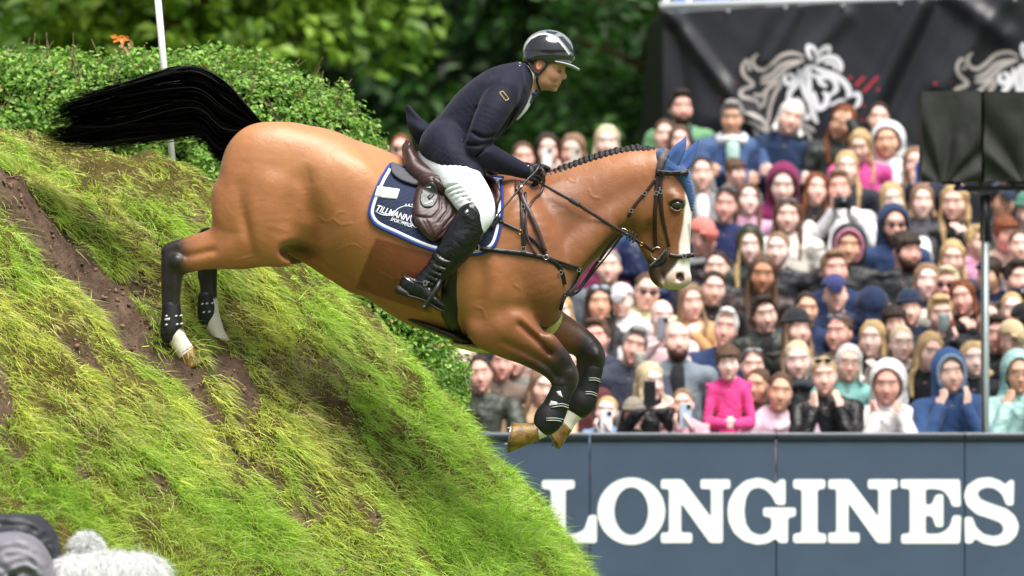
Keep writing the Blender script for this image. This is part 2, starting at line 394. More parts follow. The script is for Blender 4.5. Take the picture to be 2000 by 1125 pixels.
    m = sstep(30, -30, pdist(x, y, [(395, 440), (405, 500), (405, 620)]) - 45 + j); m = np.where(far & (x < 500), m, 0); blend(blk, np.clip(m * 1.3, 0, 1))
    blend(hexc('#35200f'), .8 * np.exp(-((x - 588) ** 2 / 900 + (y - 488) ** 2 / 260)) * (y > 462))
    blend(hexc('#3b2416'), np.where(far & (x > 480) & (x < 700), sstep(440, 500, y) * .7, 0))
    m = sstep(60, -30, pdist(x, y, [(1125, 690), (1100, 735), (1075, 820)]) - 30 + j); m = np.where(near & (x > 990) & (y > 640), m, 0); blend(blk, np.clip(m * 1.2, 0, 1))
    u = (y - 655 - (x - 960) * .42) ; m = np.where(near & (x > 960) & (x < 1120), sstep(2, 34, u + j) * .8 * sstep(960, 1040, x), 0); blend(blk, np.clip(m * 1.15, 0, 1))
    m = sstep(75, -20, pdist(x, y, [(1172, 680), (1160, 710), (1140, 790)]) - 26 + j); m = np.where(far & (x > 1060) & (y > 615), m, 0); blend(blk, np.clip(m * 1.2, 0, 1))
    wht = np.array(hexc('#e4dcd2')); js = (n1 - .5) * 14
    blend(wht, np.where(near & (x < 460), sstep(-4, 4, y - (636 + js) + (x - 338) * -.5), 0))
    blend(wht, np.where(far & (x < 500), sstep(-4, 4, y - (582 + js) - np.where(x < 402, 40, 0)), 0))
    blend(wht, np.where(near & (x > 980) & (x < 1100) & (y > 770), sstep(-4, 4, y - (822 + js) + (1060 - x) * .5), 0))
    blend(wht, np.where(far & (x > 1060) & (y > 740), sstep(-4, 4, y - (785 + js)), 0))
    # head marks
    blend(hexc('#2b2320'), .88 * sstep(6, -6, psd(x + js, y + js, [(1258, 508), (1292, 502), (1322, 506), (1316, 530), (1302, 548), (1290, 576), (1262, 560)])) * (x > 1200))
    bl = psd(x + js * .25, y, [(1337, 370), (1356, 370), (1360, 560), (1338, 576), (1300, 572), (1292, 552), (1303, 536), (1318, 520), (1326, 505), (1326, 475), (1333, 440), (1337, 400)])
    blend(hexc('#eae3da'), sstep(2.5, -2.5, bl) * (x > 1200))
    blend(hexc('#cfa596'), .75 * sstep(10, -6, psd(x, y, [(1358, 562), (1300, 580), (1290, 552), (1304, 540), (1318, 528), (1340, 530)])) * (x > 1200))
    blend(hexc('#1a120f'), 1.0 * sstep(1.6, .5, (x - 1321) ** 2 / 230 + (y - 400) ** 2 / 130) * (y < 430) * (x > 1280))
    blend(hexc('#1a1210'), .95 * sstep(11, 7, np.hypot(((x - 1328) * .7 - (y - 541) * .7) * 1.25, ((x - 1328) * .7 + (y - 541) * .7) * .85)) * (np.abs(dep) < 32) * (x > 1280))
    blend(hexc('#4a2c1c'), .5 * np.exp(-(pdist(x, y, [(1345, 440), (1352, 500)]) / 3) ** 2) * (x > 1280))
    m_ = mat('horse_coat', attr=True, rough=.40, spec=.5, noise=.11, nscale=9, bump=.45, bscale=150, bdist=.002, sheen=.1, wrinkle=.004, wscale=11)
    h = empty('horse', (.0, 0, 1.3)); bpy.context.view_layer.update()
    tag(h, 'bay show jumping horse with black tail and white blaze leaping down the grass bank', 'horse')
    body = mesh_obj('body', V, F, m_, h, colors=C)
    tree = BVHTree.FromPolygons(V.tolist(), F.tolist())
    # eyes
    for s in (-1, 1):
        fe = Field((uc(1305, 415, 0)[0], s * .105 - .03, uc(0, 415)[2]), (uc(1337, 0)[0], s * .105 + .03, uc(0, 385)[2]), .0018)
        fe.ell(uc(1320.5, 400, s * 35.5), ur(11, 7, 8.5), 0)
        v, g = fe.mesh(1); ex, ey, ed = topx(v)
        c = np.tile(np.array((.012, .008, .006)), (len(v), 1)); c[(ex < 1312.5) & (ey < 400)] = (.12, .09, .07)
        mesh_obj('eye', v, g, mat('eye_gloss', attr=True, rough=.05, spec=.8, coat=1), h, colors=c)
    # hooves
    def hoof(a, b, ya, ra, rb, toe, shoe=True):
        """a = coronet centre, b = sole centre; toe = lean of the sole rim"""
        A = np.array(uc(a[0], a[1], ya)); B = np.array(uc(b[0], b[1], ya)); ax = (B - A) / np.linalg.norm(B - A)
        up = np.cross(ax, (0, 1, 0)); up /= np.linalg.norm(up); R = []; Fc = []; n = 28
        for t in np.linspace(-.15, 1, 9):
            for q in range(n):
                g = 2 * math.pi * q / n; r = (ra + (rb - ra) * max(t, 0)) / PXM
                c_, s_ = math.cos(g), math.sin(g)
                lean = toe / PXM * max(t, 0)
                off = up * (c_ * r) + np.array((0, 1, 0)) * s_ * r * .92
                L = (B - A) * t * (1 + .16 * c_ * max(t, 0))
                R.append(A + L + off + up * lean + ax * 0)
        for i in range(8):
            for q in range(n): Fc.append((i * n + q, i * n + (q + 1) % n, (i + 1) * n + (q + 1) % n, (i + 1) * n + q))
        Fc.append(tuple(range(8 * n, 9 * n))); Fc.append(tuple(range(n))[::-1])
        ho = mesh_obj('hoof', np.array(R), Fc, mat('hoof_horn', hexc('#7d6030'), .4, noise=.7, nscale=26, bump=.5, bscale=120), h)
        if shoe:
            rim = np.array(R[8 * n:9 * n]); ctr = rim.mean(0); V2 = []; F2 = []
            for q in range(n):
                for (m1, m2) in ((1.02, 0), (1.02, .008), (.72, .008), (.72, 0)):
                    V2.append(ctr + (rim[q] - ctr) * m1 + ax * m2)
            for q in range(3, n - 3 + 0):
                a0, b0 = q * 4, (q + 1) % n * 4
                for e in range(4): F2.append((a0 + e, a0 + (e + 1) % 4, b0 + (e + 1) % 4, b0 + e))
            V2 = np.array(V2); s0 = mesh_obj('shoe', V2, F2, mat('worn_steel', hexc('#7d7b76'), .35, metal=.9, noise=.3, nscale=60), h, smooth=False)
            s0.parent = ho; s0.matrix_parent_inverse = Matrix()
            st = []; sf = []
            for q in (5, 11, 17, 23):
                c = ctr + (rim[q] - ctr) * .86 + ax * .008
                base = len(st)
                for t, r in ((0, .005), (.5, .006), (.5, .004), (1, .0035)):
                    for g in range(8):
                        st.append(c + ax * t * .016 + up * math.cos(g * math.pi / 4) * r + np.array((0, 1, 0)) * math.sin(g * math.pi / 4) * r)
                for i in range(3):
                    for g in range(8): sf.append((base + i * 8 + g, base + i * 8 + (g + 1) % 8, base + (i + 1) * 8 + (g + 1) % 8, base + (i + 1) * 8 + g))
                sf.append(tuple(base + 24 + g for g in range(8)))
            s1 = mesh_obj('stud', np.array(st), sf, MATS['worn_steel'], h, smooth=False); s1.parent = ho
    hoof((1044, 843), (995, 848), -57, 18, 29, 6)
    hoof((1103, 834), (1078, 857), 58, 17, 24, 3)
    hoof((367, 688), (386, 714), -53, 18, 25, -3, False)
    hoof((436, 674), (450, 700), 55, 16, 22, -2, False)
    # braided mane
    crest = catmull([(990, 347), (1030, 350), (1068, 338), (1120, 315), (1170, 298), (1215, 288), (1255, 284), (1285, 290)], 8)
    fm = Field((uc(980, 0)[0], -.09, uc(0, 370)[2]), (uc(1305, 0)[0], .09, uc(0, 265)[2]), .004)
    fm.tube(U([(a, b + 9, 0, 8, 9) for a, b in crest[::4]]), .01)
    L = np.concatenate([[0], np.cumsum(np.hypot(*np.diff(crest, axis=0).T))]); tt = np.arange(4, L[-1] - 2, 10.5)
    for i, t in enumerate(tt):
        a, b = np.interp(t, L, crest[:, 0]), np.interp(t, L, crest[:, 1])
        g = .62 + .5 * random.random()
        fm.ell(uc(a, b + 2, -3 + 4 * random.random()), ur(5.6 * g, 7, 5.2 * g), .004)
        fm.ell(uc(a + 1, b + 10, -8), ur(4.2, 5, 7), .004); fm.ell(uc(a + 1, b + 10, 8), ur(4.2, 5, 7), .004)
    v, g = fm.mesh(1)
    mesh_obj('mane', v, g, mat('black_hair', hexc('#1b1a1c'), .38, .5, noise=.4, nscale=150, bump=1, bscale=250, bdist=.004), h)
    # forelock-free poll; tail of loose hair strips
    r = np.random.default_rng(11)
    dock = catmull([(512, 247, 0), (490, 228, 0), (462, 200, 0), (425, 176, 0)], 10)
    top = [(512, 240), (480, 205), (440, 165), (390, 138), (340, 140), (270, 162), (200, 184), (140, 202), (88, 222)]
    bot = [(500, 262), (470, 290), (430, 305), (395, 262), (330, 264), (270, 268), (200, 274), (140, 277), (66, 279)]
    top, bot = catmull(top, 6), catmull(bot, 6)
    Vt, Ft = [], []
    NS, n = 12000, 24
    tcol = []
    for q in range(NS):
        u = r.beta(1.1, 1.1); stray = r.random() < .20
        end = (.40 + (.60 - .12 * math.exp(-((u - .45) / .2) ** 2)) * r.random() ** .9) if not stray else .25 + .55 * r.random()
        ph, am = r.random() * 6.28, (1.5 + 5 * r.random()) * (2.4 if stray else 1)
        drop = 0
        if stray: drop = r.normal() * 16 + 10
        short = r.random() < .10
        if short: u = .6 + .45 * r.random(); end = .16 + .3 * r.random(); drop = 160 * r.random()
        lay = r.normal() * 20
        ts = np.linspace(.02 * r.random(), end, n); k = ts * (len(top) - 1)
        i0 = np.minimum(k.astype(int), len(top) - 2); fr = (k - i0)[:, None]
        tp = top[i0] * (1 - fr) + top[i0 + 1] * fr; bt = bot[i0] * (1 - fr) + bot[i0 + 1] * fr
        uu = np.clip(u + .16 * np.sin(ts * 3 + ph) * ts + (r.normal() * .12) * ts, -.03, 1.02)
        # split the far end into locks
        lock = (np.round(u * 7 + .3 * np.sin(u * 40)) / 7); lk = .30 * ts ** 1.5; uu = uu * (1 - lk) + lock * lk + r.normal() * .10 * ts ** 2
        p = tp * (1 - uu[:, None]) + bt * uu[:, None]
        p[:, 1] += am * np.sin(ts * (6 + 7 * am / 6) + ph) * ts + drop * ts ** 2 + r.normal() * 7 * ts ** 1.5 + 9 * np.sin(u * 17) * ts ** 2
        yy = lay * (1 - .5 * np.abs(u - .5)) * np.sin(np.minimum(ts * 3.2, 1.57)) + 3 * np.sin(ts * 6 + ph)
        wd = (.7 * r.random() + .4) * np.sqrt(np.clip(1 - (ts / end) ** 3, .02, 1)) * (.45 if stray or short else 1)
        tg = np.gradient(p, axis=0); tg /= np.linalg.norm(tg, axis=1)[:, None] + 1e-6; nr = np.stack([-tg[:, 1], tg[:, 0]], 1)
        a = p + nr * wd[:, None] * .5; b = p - nr * wd[:, None] * .5; o = len(Vt) * 1
        tw = r.normal() * 2
        row = np.empty((n, 2, 3)); row[:, 0] = np.stack([a[:, 0], a[:, 1], yy + tw], 1); row[:, 1] = np.stack([b[:, 0], b[:, 1], yy - tw], 1)
        Vt.append(row.reshape(-1, 3))
    Vt = np.vstack(Vt); base = (np.arange(NS) * 2 * n)[:, None, None]; i = np.arange(n - 1)[None, :, None] * 2
    Ft = (base + i + np.array([0, 1, 3, 2])[None, None, :]).reshape(-1, 4)
    W = np.stack([(Vt[:, 0] - 1000) / PXM, Vt[:, 2] / PXM, CAM_Z - (Vt[:, 1] - 562.5) / PXM], 1)
    tl = mesh_obj('tail', W, Ft, mat('tail_hair', hexc('#161518'), .55, .35), h)
    return h, tree
HORSE, HTREE = build_horse()
# ================================================================ GROUND AND BANK
def interp(tab, x): t = np.array(tab, float); return np.interp(x, t[:, 0], t[:, 1])
CREST = [(-700, 276), (-100, 280), (0, 284), (110, 292), (200, 310), (300, 334), (400, 366), (440, 390), (520, 452), (600, 520), (700, 592), (740, 622), (800, 700), (840, 748), (900, 815), (1000, 925), (1150, 1128), (1260, 1290), (1500, 1500)]
YC = 1.7
def bank_z(X, Y, detail=True):
    X = np.asarray(X, float); Y = np.asarray(Y, float)
    zc = CAM_Z - (interp(CREST, X * sc(YC) + 1000) - 562.5) / sc(YC)
    px = X * PXM + 1000
    z0 = CAM_Z - (np.where(px > 40, 663 + .9 * (px - 361), 338 + (px - 0) * .55) - 562.5) / PXM
    z0 = np.minimum(z0, zc - .12)
    t = np.clip(Y / YC, 0, 1); z = z0 + (zc - z0) * (t * (1.25 - .25 * t ** 2) if True else t)
    z = np.where(Y < 0, z0 + Y * (.70 - .04 * Y), z)
    flat = sstep(500, 300, px)
    z = np.where(Y > YC, zc - (Y - YC) * (1.0 - .85 * flat) - .1 * (Y - YC) ** 2 * (1 - flat), z)
    if detail:
        u = X * .74 - z * .67; v = Y * 1.0 + X * .12      # u runs down the slope, v across it
        f = fbm(u * .9 + 5, v * 3.4 + 9, 0, 4) - .5
        ridge = 1 - np.abs(fbm(u * 1.1 + 30, v * 2.6, 4.2, 3) * 2 - 1) * 2
        steps = fbm(u * 4.2, v * 1.4, 8.1, 3) - .5
        am = sstep(2.4, 1.2, Y) * .9 + .1
        cell = fbm(X * 8.5 + 3 * f, Y * 8.5, 1.7, 2) - .5
        z = z + am * (.24 * f + .07 * ridge + .15 * steps + .13 * cell) + .03 * (fbm(X * 9, Y * 9, 2.2, 3) - .5)
    for hx, hy, hh in ((-1.625, -.15, .10), (-1.455, .14, .06)): z = z + hh * np.exp(-((X - hx) ** 2 + (Y - hy) ** 2) / .012)
    return np.maximum(z, -.15)
def proj(X, Y, Z): s = sc(Y); return 1000 + X * s, 562.5 - (Z - CAM_Z) * s
SOIL = [([(-40, 330), (30, 385), (80, 450), (150, 520), (215, 585), (262, 645)], 34), ([(300, 690), (350, 722), (392, 768), (412, 815)], 19), ([(432, 700), (470, 745), (492, 775)], 22),
        ([(150, 870), (165, 925)], 9), ([(412, 850), (500, 912), (545, 945)], 10), ([(598, 942), (622, 1000)], 12), ([(300, 925), (335, 965)], 12), ([(-5, 700), (12, 860)], 13), ([(350, 385), (400, 430), (440, 470)], 9),
        ([(265, 430), (310, 490)], 7), ([(120, 655), (185, 705)], 12), ([(425, 690), (470, 700)], 15), ([(520, 965), (600, 1015)], 7), ([(330, 690), (385, 715)], 15), ([(640, 760), (720, 830)], 6), ([(250, 520), (300, 600), (340, 640)], 12),
        ([(500, 690), (560, 760)], 9), ([(30, 890), (60, 930)], 8), ([(700, 960), (740, 1010)], 6), ([(430, 960), (470, 1010)], 7), ([(180, 400), (225, 430)], 6)]
def soil_mask(px, py):
    n = (fbm(px / 26, py / 26, 1.5, 4) - .5) * 2; m = np.full(np.shape(px), -1e9)
    for line, wd in SOIL: m = np.maximum(m, wd * 1.12 + 2 - pdist(px, py, line))
    uu, vv = (px + py) * .7 / 62, (py - px) * .7 / 17; b = fbm(uu, vv, 4.4, 3)
    return np.maximum(sstep(-5, 6, m + n * 22), .9 * sstep(.655, .72, b))
def build_bank():
    gx = np.concatenate([np.arange(-7, -3, .12), np.arange(-3, 1.0, .02), np.arange(1.0, 2.2, .1)]); gy = np.concatenate([np.arange(-5.2, 1.9, .02), np.arange(1.9, 6, .12)])
    X, Y = np.meshgrid(gx, gy, indexing='ij'); Z = bank_z(X, Y)
    px, py = proj(X, Y, Z); sm = soil_mask(px, py)
    Z = Z - sm * .045 + sm * .05 * (fbm(X * 22, Y * 22, Z * 22, 4) - .35) + sm * .02 * (fbm(X * 60, Y * 60, Z * 60, 2) - .5)
    edge = np.exp(-(Z + .15) * 3)
    V = np.stack([X, Y, Z], -1).reshape(-1, 3); nx, ny = X.shape
    i = np.arange(nx - 1)[:, None] * ny + np.arange(ny - 1)[None, :]
    F = np.stack([i, i + ny, i + ny + 1, i + 1], -1).reshape(-1, 4)
    s = sm.reshape(-1); n = fbm(V[:, 0] * 14, V[:, 1] * 14, V[:, 2] * 14, 3)[:, None]
    soil = np.array(hexc('#604e41')) * (.25 + 1.3 * n); turf = np.array(hexc('#5a4f2a')) * (.35 + .9 * n)
    C = turf * (1 - s[:, None]) + soil * s[:, None]
    o = mesh_obj('grass_bank', V, F, mat('turf_soil', attr=True, rough=.95, spec=.15, noise=.35, nscale=30, bump=.8, bscale=70, bdist=.02), None, colors=C)
    tag(o, kind='structure')
build_bank()
def build_ground():
    V = [(-400, -60, 0), (400, -60, 0), (400, 700, 0), (-400, 700, 0)]
    o = mesh_obj('ground', np.array(V), [(0, 1, 2, 3)], mat('lawn', hexc('#4a6420'), .9, .2, noise=.35, nscale=3, bump=.5, bscale=30), None); tag(o, kind='structure')
build_ground()

def strips(root, dirv, side, length, width, curl, n=3, rs=None):
    """many tapered blades as one array: root (N,3), dirv (N,3) start direction, side (N,3), curl (N,3) bend"""
    N = len(root); ts = np.linspace(0, 1, n + 1); rows = []
    for t in ts:
        c = root + dirv * (length * t)[:, None] + curl * (length * t * t)[:, None]
        wd = (width * (1 - t ** 1.6) * .5 + .0002)[:, None] * side
        if t < 1: rows += [c - wd, c + wd]
        else: rows += [c]
    V = np.stack(rows, 1); m = V.shape[1]; b = (np.arange(N) * m)[:, None]
    Q = np.concatenate([b + np.array([2 * i, 2 * i + 1, 2 * i + 3, 2 * i + 2]) for i in range(n - 1)], 0)
    T = b + np.array([2 * n - 2, 2 * n - 1, 2 * n])
    return V.reshape(-1, 3), Q, T, m
def mesh_mixed(name, V, Q, T, material, colors=None, par=None, smooth=False):
    me = bpy.data.meshes.new(name); me.vertices.add(len(V)); me.vertices.foreach_set('co', V.astype(np.float32).ravel())
    nl = Q.size + T.size; me.loops.add(nl); me.loops.foreach_set('vertex_index', np.concatenate([Q.ravel(), T.ravel()]).astype(np.int32))
    nq, nt_ = len(Q), len(T); me.polygons.add(nq + nt_)
    me.polygons.foreach_set('loop_start', np.concatenate([np.arange(nq) * 4, nq * 4 + np.arange(nt_) * 3]).astype(np.int32))
    me.polygons.foreach_set('loop_total', np.concatenate([np.full(nq, 4), np.full(nt_, 3)]).astype(np.int32))
    me.polygons.foreach_set('use_smooth', np.full(nq + nt_, smooth))
    me.update(calc_edges=True)
    if colors is not None:
        a = me.color_attributes.new('Col', 'FLOAT_COLOR', 'POINT'); c = np.ones((len(V), 4), np.float32); c[:, :3] = colors; a.data.foreach_set('color', c.ravel())
    me.materials.append(material); o = bpy.data.objects.new(name, me); COL.objects.link(o)
    if par is not None: me.transform(par.matrix_basis.inverted()); o.parent = par
    return o
GRASSM = mat('grass_blade', attr=True, rough=.5, spec=.35, trans=.35)
def build_grass():
    r = np.random.default_rng(21); NT = 76000
    tx = r.uniform(-4.0, 1.6, NT); ty = r.uniform(-5.0, 2.05, NT); tz = bank_z(tx, ty); px, py = proj(tx, ty, tz)
    k = (px > -420) & (px < 1600) & (py > 180) & (py < 1500); sm = soil_mask(px, py); cl = fbm(tx * 5, ty * 5, tz * 4, 3)
    k &= r.random(NT) > sm * 1.03; k &= r.random(NT) < np.clip(.30 + 2.6 * (cl - .32), .22, 1)
    tx, ty, tz, px, py, cl, sm = (a[k] for a in (tx, ty, tz, px, py, cl, sm)); M = len(tx)
    tall = np.maximum(sstep(760, 1050, py - .35 * px + 60), .8 * sstep(700, 900, px))
    a = (fbm(tx * 2.4 + 11, ty * 2.4, tz * 2.4, 3) - .5) * 4.6 + r.normal(size=M) * 1.15
    dn = np.stack([np.cos(a), np.sin(a) * .9 - .35, -.72 * np.cos(a)], 1); dn /= np.linalg.norm(dn, axis=1)[:, None]
    e = .05; gx = np.clip((bank_z(tx + e, ty) - bank_z(tx - e, ty)) / (2 * e), -2.2, 1.2); gy = np.clip((bank_z(tx, ty + e) - bank_z(tx, ty - e)) / (2 * e), -1, 2.2)
    nrm = np.stack([-gx, -gy, np.ones(M)], 1); nrm /= np.linalg.norm(nrm, axis=1)[:, None]
    tl = (1 - .35 * sstep(.9, 1.6, ty)) * (.028 + .066 * r.random(M) ** 1.8) * (.6 + .8 * cl) * (1 + .5 * tall); rad = .012 + .028 * r.random(M)
    h = fbm(tx * 2.1 + 4, ty * 2.1, tz * 2.1, 4) + r.normal(size=M) * .035; h2 = fbm(tx * 4 + 4, ty * 4, tz * 4 + 9, 3) + r.normal(size=M) * .05
    fresh, yel, straw, deep = (np.array(hexc(c)) for c in ('#b0d050', '#d6dc6c', '#d8c892', '#7fa340'))
    wy = sstep(.43, .66, h + .05 * (1 - tall))[:, None]; tc = fresh * (1 - wy) + yel * wy; tc = tc * (1 - .6 * tall)[:, None] + np.array(hexc('#97c040')) * (.6 * tall)[:, None]; rt = (.75 * sstep(560, 820, px + (py - 800) * -.3))[:, None]; tc = tc * (1 - rt) + np.array(hexc('#c0e662')) * rt  # right slope: fresher green, also lightened in colour to offset its shading
    dry = sstep(.52, .66, h2) * (1 - .75 * tall); tc *= (.78 + .44 * r.random(M))[:, None]
    nb = 17; q = np.repeat(np.arange(M), nb); N = len(q)
    off = r.normal(size=(N, 3)) * rad[q][:, None]; off -= nrm[q] * (off * nrm[q]).sum(1)[:, None]
    X, Y = tx[q] + off[:, 0], ty[q] + off[:, 1]; Z = bank_z(X, Y); root = np.stack([X, Y, Z - .010], 1)
    up = np.array((0, 0, 1.0)); out = off / (rad[q][:, None] + 1e-6)
    d = nrm[q] * .55 + up * (.25 + .9 * tall[q])[:, None] + dn[q] * (.95 * (1 - .6 * tall[q]))[:, None] + out * .30 + r.normal(size=(N, 3)) * .30; d /= np.linalg.norm(d, axis=1)[:, None]
    curl = dn[q] * .45 + np.array((.05, -.1, -.55)) + r.normal(size=(N, 3)) * .28
    side = np.cross(d, r.normal(size=(N, 3))); side[:, 1] *= .5; side /= np.linalg.norm(side, axis=1)[:, None]
    ln = tl[q] * (.45 + .9 * r.random(N)); wd = .0024 + .0028 * r.random(N)
    V, Q, T, m = strips(root, d, side, ln, wd, curl)
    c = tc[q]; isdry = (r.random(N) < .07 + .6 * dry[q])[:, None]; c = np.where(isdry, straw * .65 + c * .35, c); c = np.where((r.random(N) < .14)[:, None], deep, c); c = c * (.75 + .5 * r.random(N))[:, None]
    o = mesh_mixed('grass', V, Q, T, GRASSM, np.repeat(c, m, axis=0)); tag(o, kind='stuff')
build_grass()

def lumps(name, p, sz, r, col, roughm):
    """irregular little clods, one array"""
    t = (1 + 5 ** .5) / 2; B = np.array([(-1, t, 0), (1, t, 0), (-1, -t, 0), (1, -t, 0), (0, -1, t), (0, 1, t), (0, -1, -t), (0, 1, -t), (t, 0, -1), (t, 0, 1), (-t, 0, -1), (-t, 0, 1)]) / 1.9
    Fi = np.array([(0, 11, 5), (0, 5, 1), (0, 1, 7), (0, 7, 10), (0, 10, 11), (1, 5, 9), (5, 11, 4), (11, 10, 2), (10, 7, 6), (7, 1, 8), (3, 9, 4), (3, 4, 2), (3, 2, 6), (3, 6, 8), (3, 8, 9), (4, 9, 5), (2, 4, 11), (6, 2, 10), (8, 6, 7), (9, 8, 1)])
    N = len(p); V = B[None] * (.6 + .8 * r.random((N, 12, 1))) * (.6 + .7 * r.random((N, 1, 3))) * sz[:, None, None] + p[:, None, :]
    T = (np.arange(N)[:, None, None] * 12 + Fi[None]).reshape(-1, 3); c = np.repeat(np.array(hexc(col)) * (.5 + .9 * r.random(N))[:, None], 12, axis=0)
    o = mesh_mixed(name, V.reshape(-1, 3), np.zeros((0, 4), int), T, roughm, c, smooth=True); tag(o, kind='stuff'); return o
def build_clods():
    r = np.random.default_rng(31); m = mat('clod', attr=True, rough=.95, spec=.1, bump=.6, bscale=120, bdist=.004)
    X = r.uniform(-3.2, .5, 140000); Y = r.uniform(-4.2, 1.8, 140000); Z = bank_z(X, Y); px, py = proj(X, Y, Z); sm = soil_mask(px, py); k = (r.random(140000) < sm * .5) & (px > -60) & (py < 1180)
    k &= r.random(140000) < .22; n = k.sum(); p = np.stack([X[k], Y[k], Z[k] - .03 + .012 * r.random(n)], 1); lumps('loose_soil', p, .002 + .012 * r.random(n) ** 2.5, r, '#7a6152', m)
    n = 520; a = r.beta(1.6, 2.2, n); cx = 520 + 190 * a + r.normal(size=n) * 22; cy = 700 + 60 * a + r.normal(size=n) * 24 - 12; yy = -.15 + .25 * r.normal(size=n)
    p = np.array([P(u, v, w_)[:] for u, v, w_ in zip(cx, cy, yy)]); lumps('flying_dirt', p, .0015 + .0055 * r.random(n) ** 4, r, '#4a372c', m)
build_clods()
def leaves(pos, nrm, size, r, asp=.62):
    """one bent four-point leaf per position"""
    N = len(pos); nrm = nrm / (np.linalg.norm(nrm, axis=1)[:, None] + 1e-9)
    a = np.cross(nrm, r.normal(size=(N, 3))); a /= np.linalg.norm(a, axis=1)[:, None] + 1e-9; b = np.cross(nrm, a)
    L = size[:, None]
    mid = nrm * L * .12
    V = np.stack([pos - a * L * .5, pos - a * L * .1 + b * L * asp * .5 + mid, pos + a * L * .5, pos - a * L * .1 - b * L * asp * .5 + mid], 1)
    i = (np.arange(N) * 4)[:, None]; T = np.concatenate([i + np.array([0, 2, 1]), i + np.array([0, 3, 2])])
    return V.reshape(-1, 3), T
def leafmesh(name, pos, nrm, size, col, material, par=None, r=rng):
    V, T = leaves(pos, nrm, size, r)
    return mesh_mixed(name, V, np.zeros((0, 4), int), T, material, np.repeat(col, 4, axis=0), par)
LEAFM = mat('leaf', attr=True, rough=.45, spec=.4, trans=.3)
BARK = mat('bark', hexc('#5a4a3a'), .9, .2, noise=.4, nscale=12, bump=.8, bscale=25, bdist=.02)
def tubes(paths, nseg=7):
    """paths: list of (n,4) arrays x,y,z,r -> one mesh"""
    V, F = [], []
    for p in paths:
        p = np.asarray(p, float); o = len(V); n = len(p)
        for i in range(n):
            t = p[min(i + 1, n - 1), :3] - p[max(i - 1, 0), :3]; t /= np.linalg.norm(t) + 1e-9
            a = np.cross(t, (0, 1, 0) if abs(t[1]) < .9 else (1, 0, 0)); a /= np.linalg.norm(a) + 1e-9; b = np.cross(t, a)
            for g in range(nseg):
                q = 2 * math.pi * g / nseg; V.append(p[i, :3] + (a * math.cos(q) + b * math.sin(q)) * p[i, 3])
        for i in range(n - 1):
            for g in range(nseg): F.append((o + i * nseg + g, o + i * nseg + (g + 1) % nseg, o + (i + 1) * nseg + (g + 1) % nseg, o + (i + 1) * nseg + g))
        F.append(tuple(o + g for g in range(nseg))[::-1]); F.append(tuple(o + (n - 1) * nseg + g for g in range(nseg)))
    return np.array(V), F
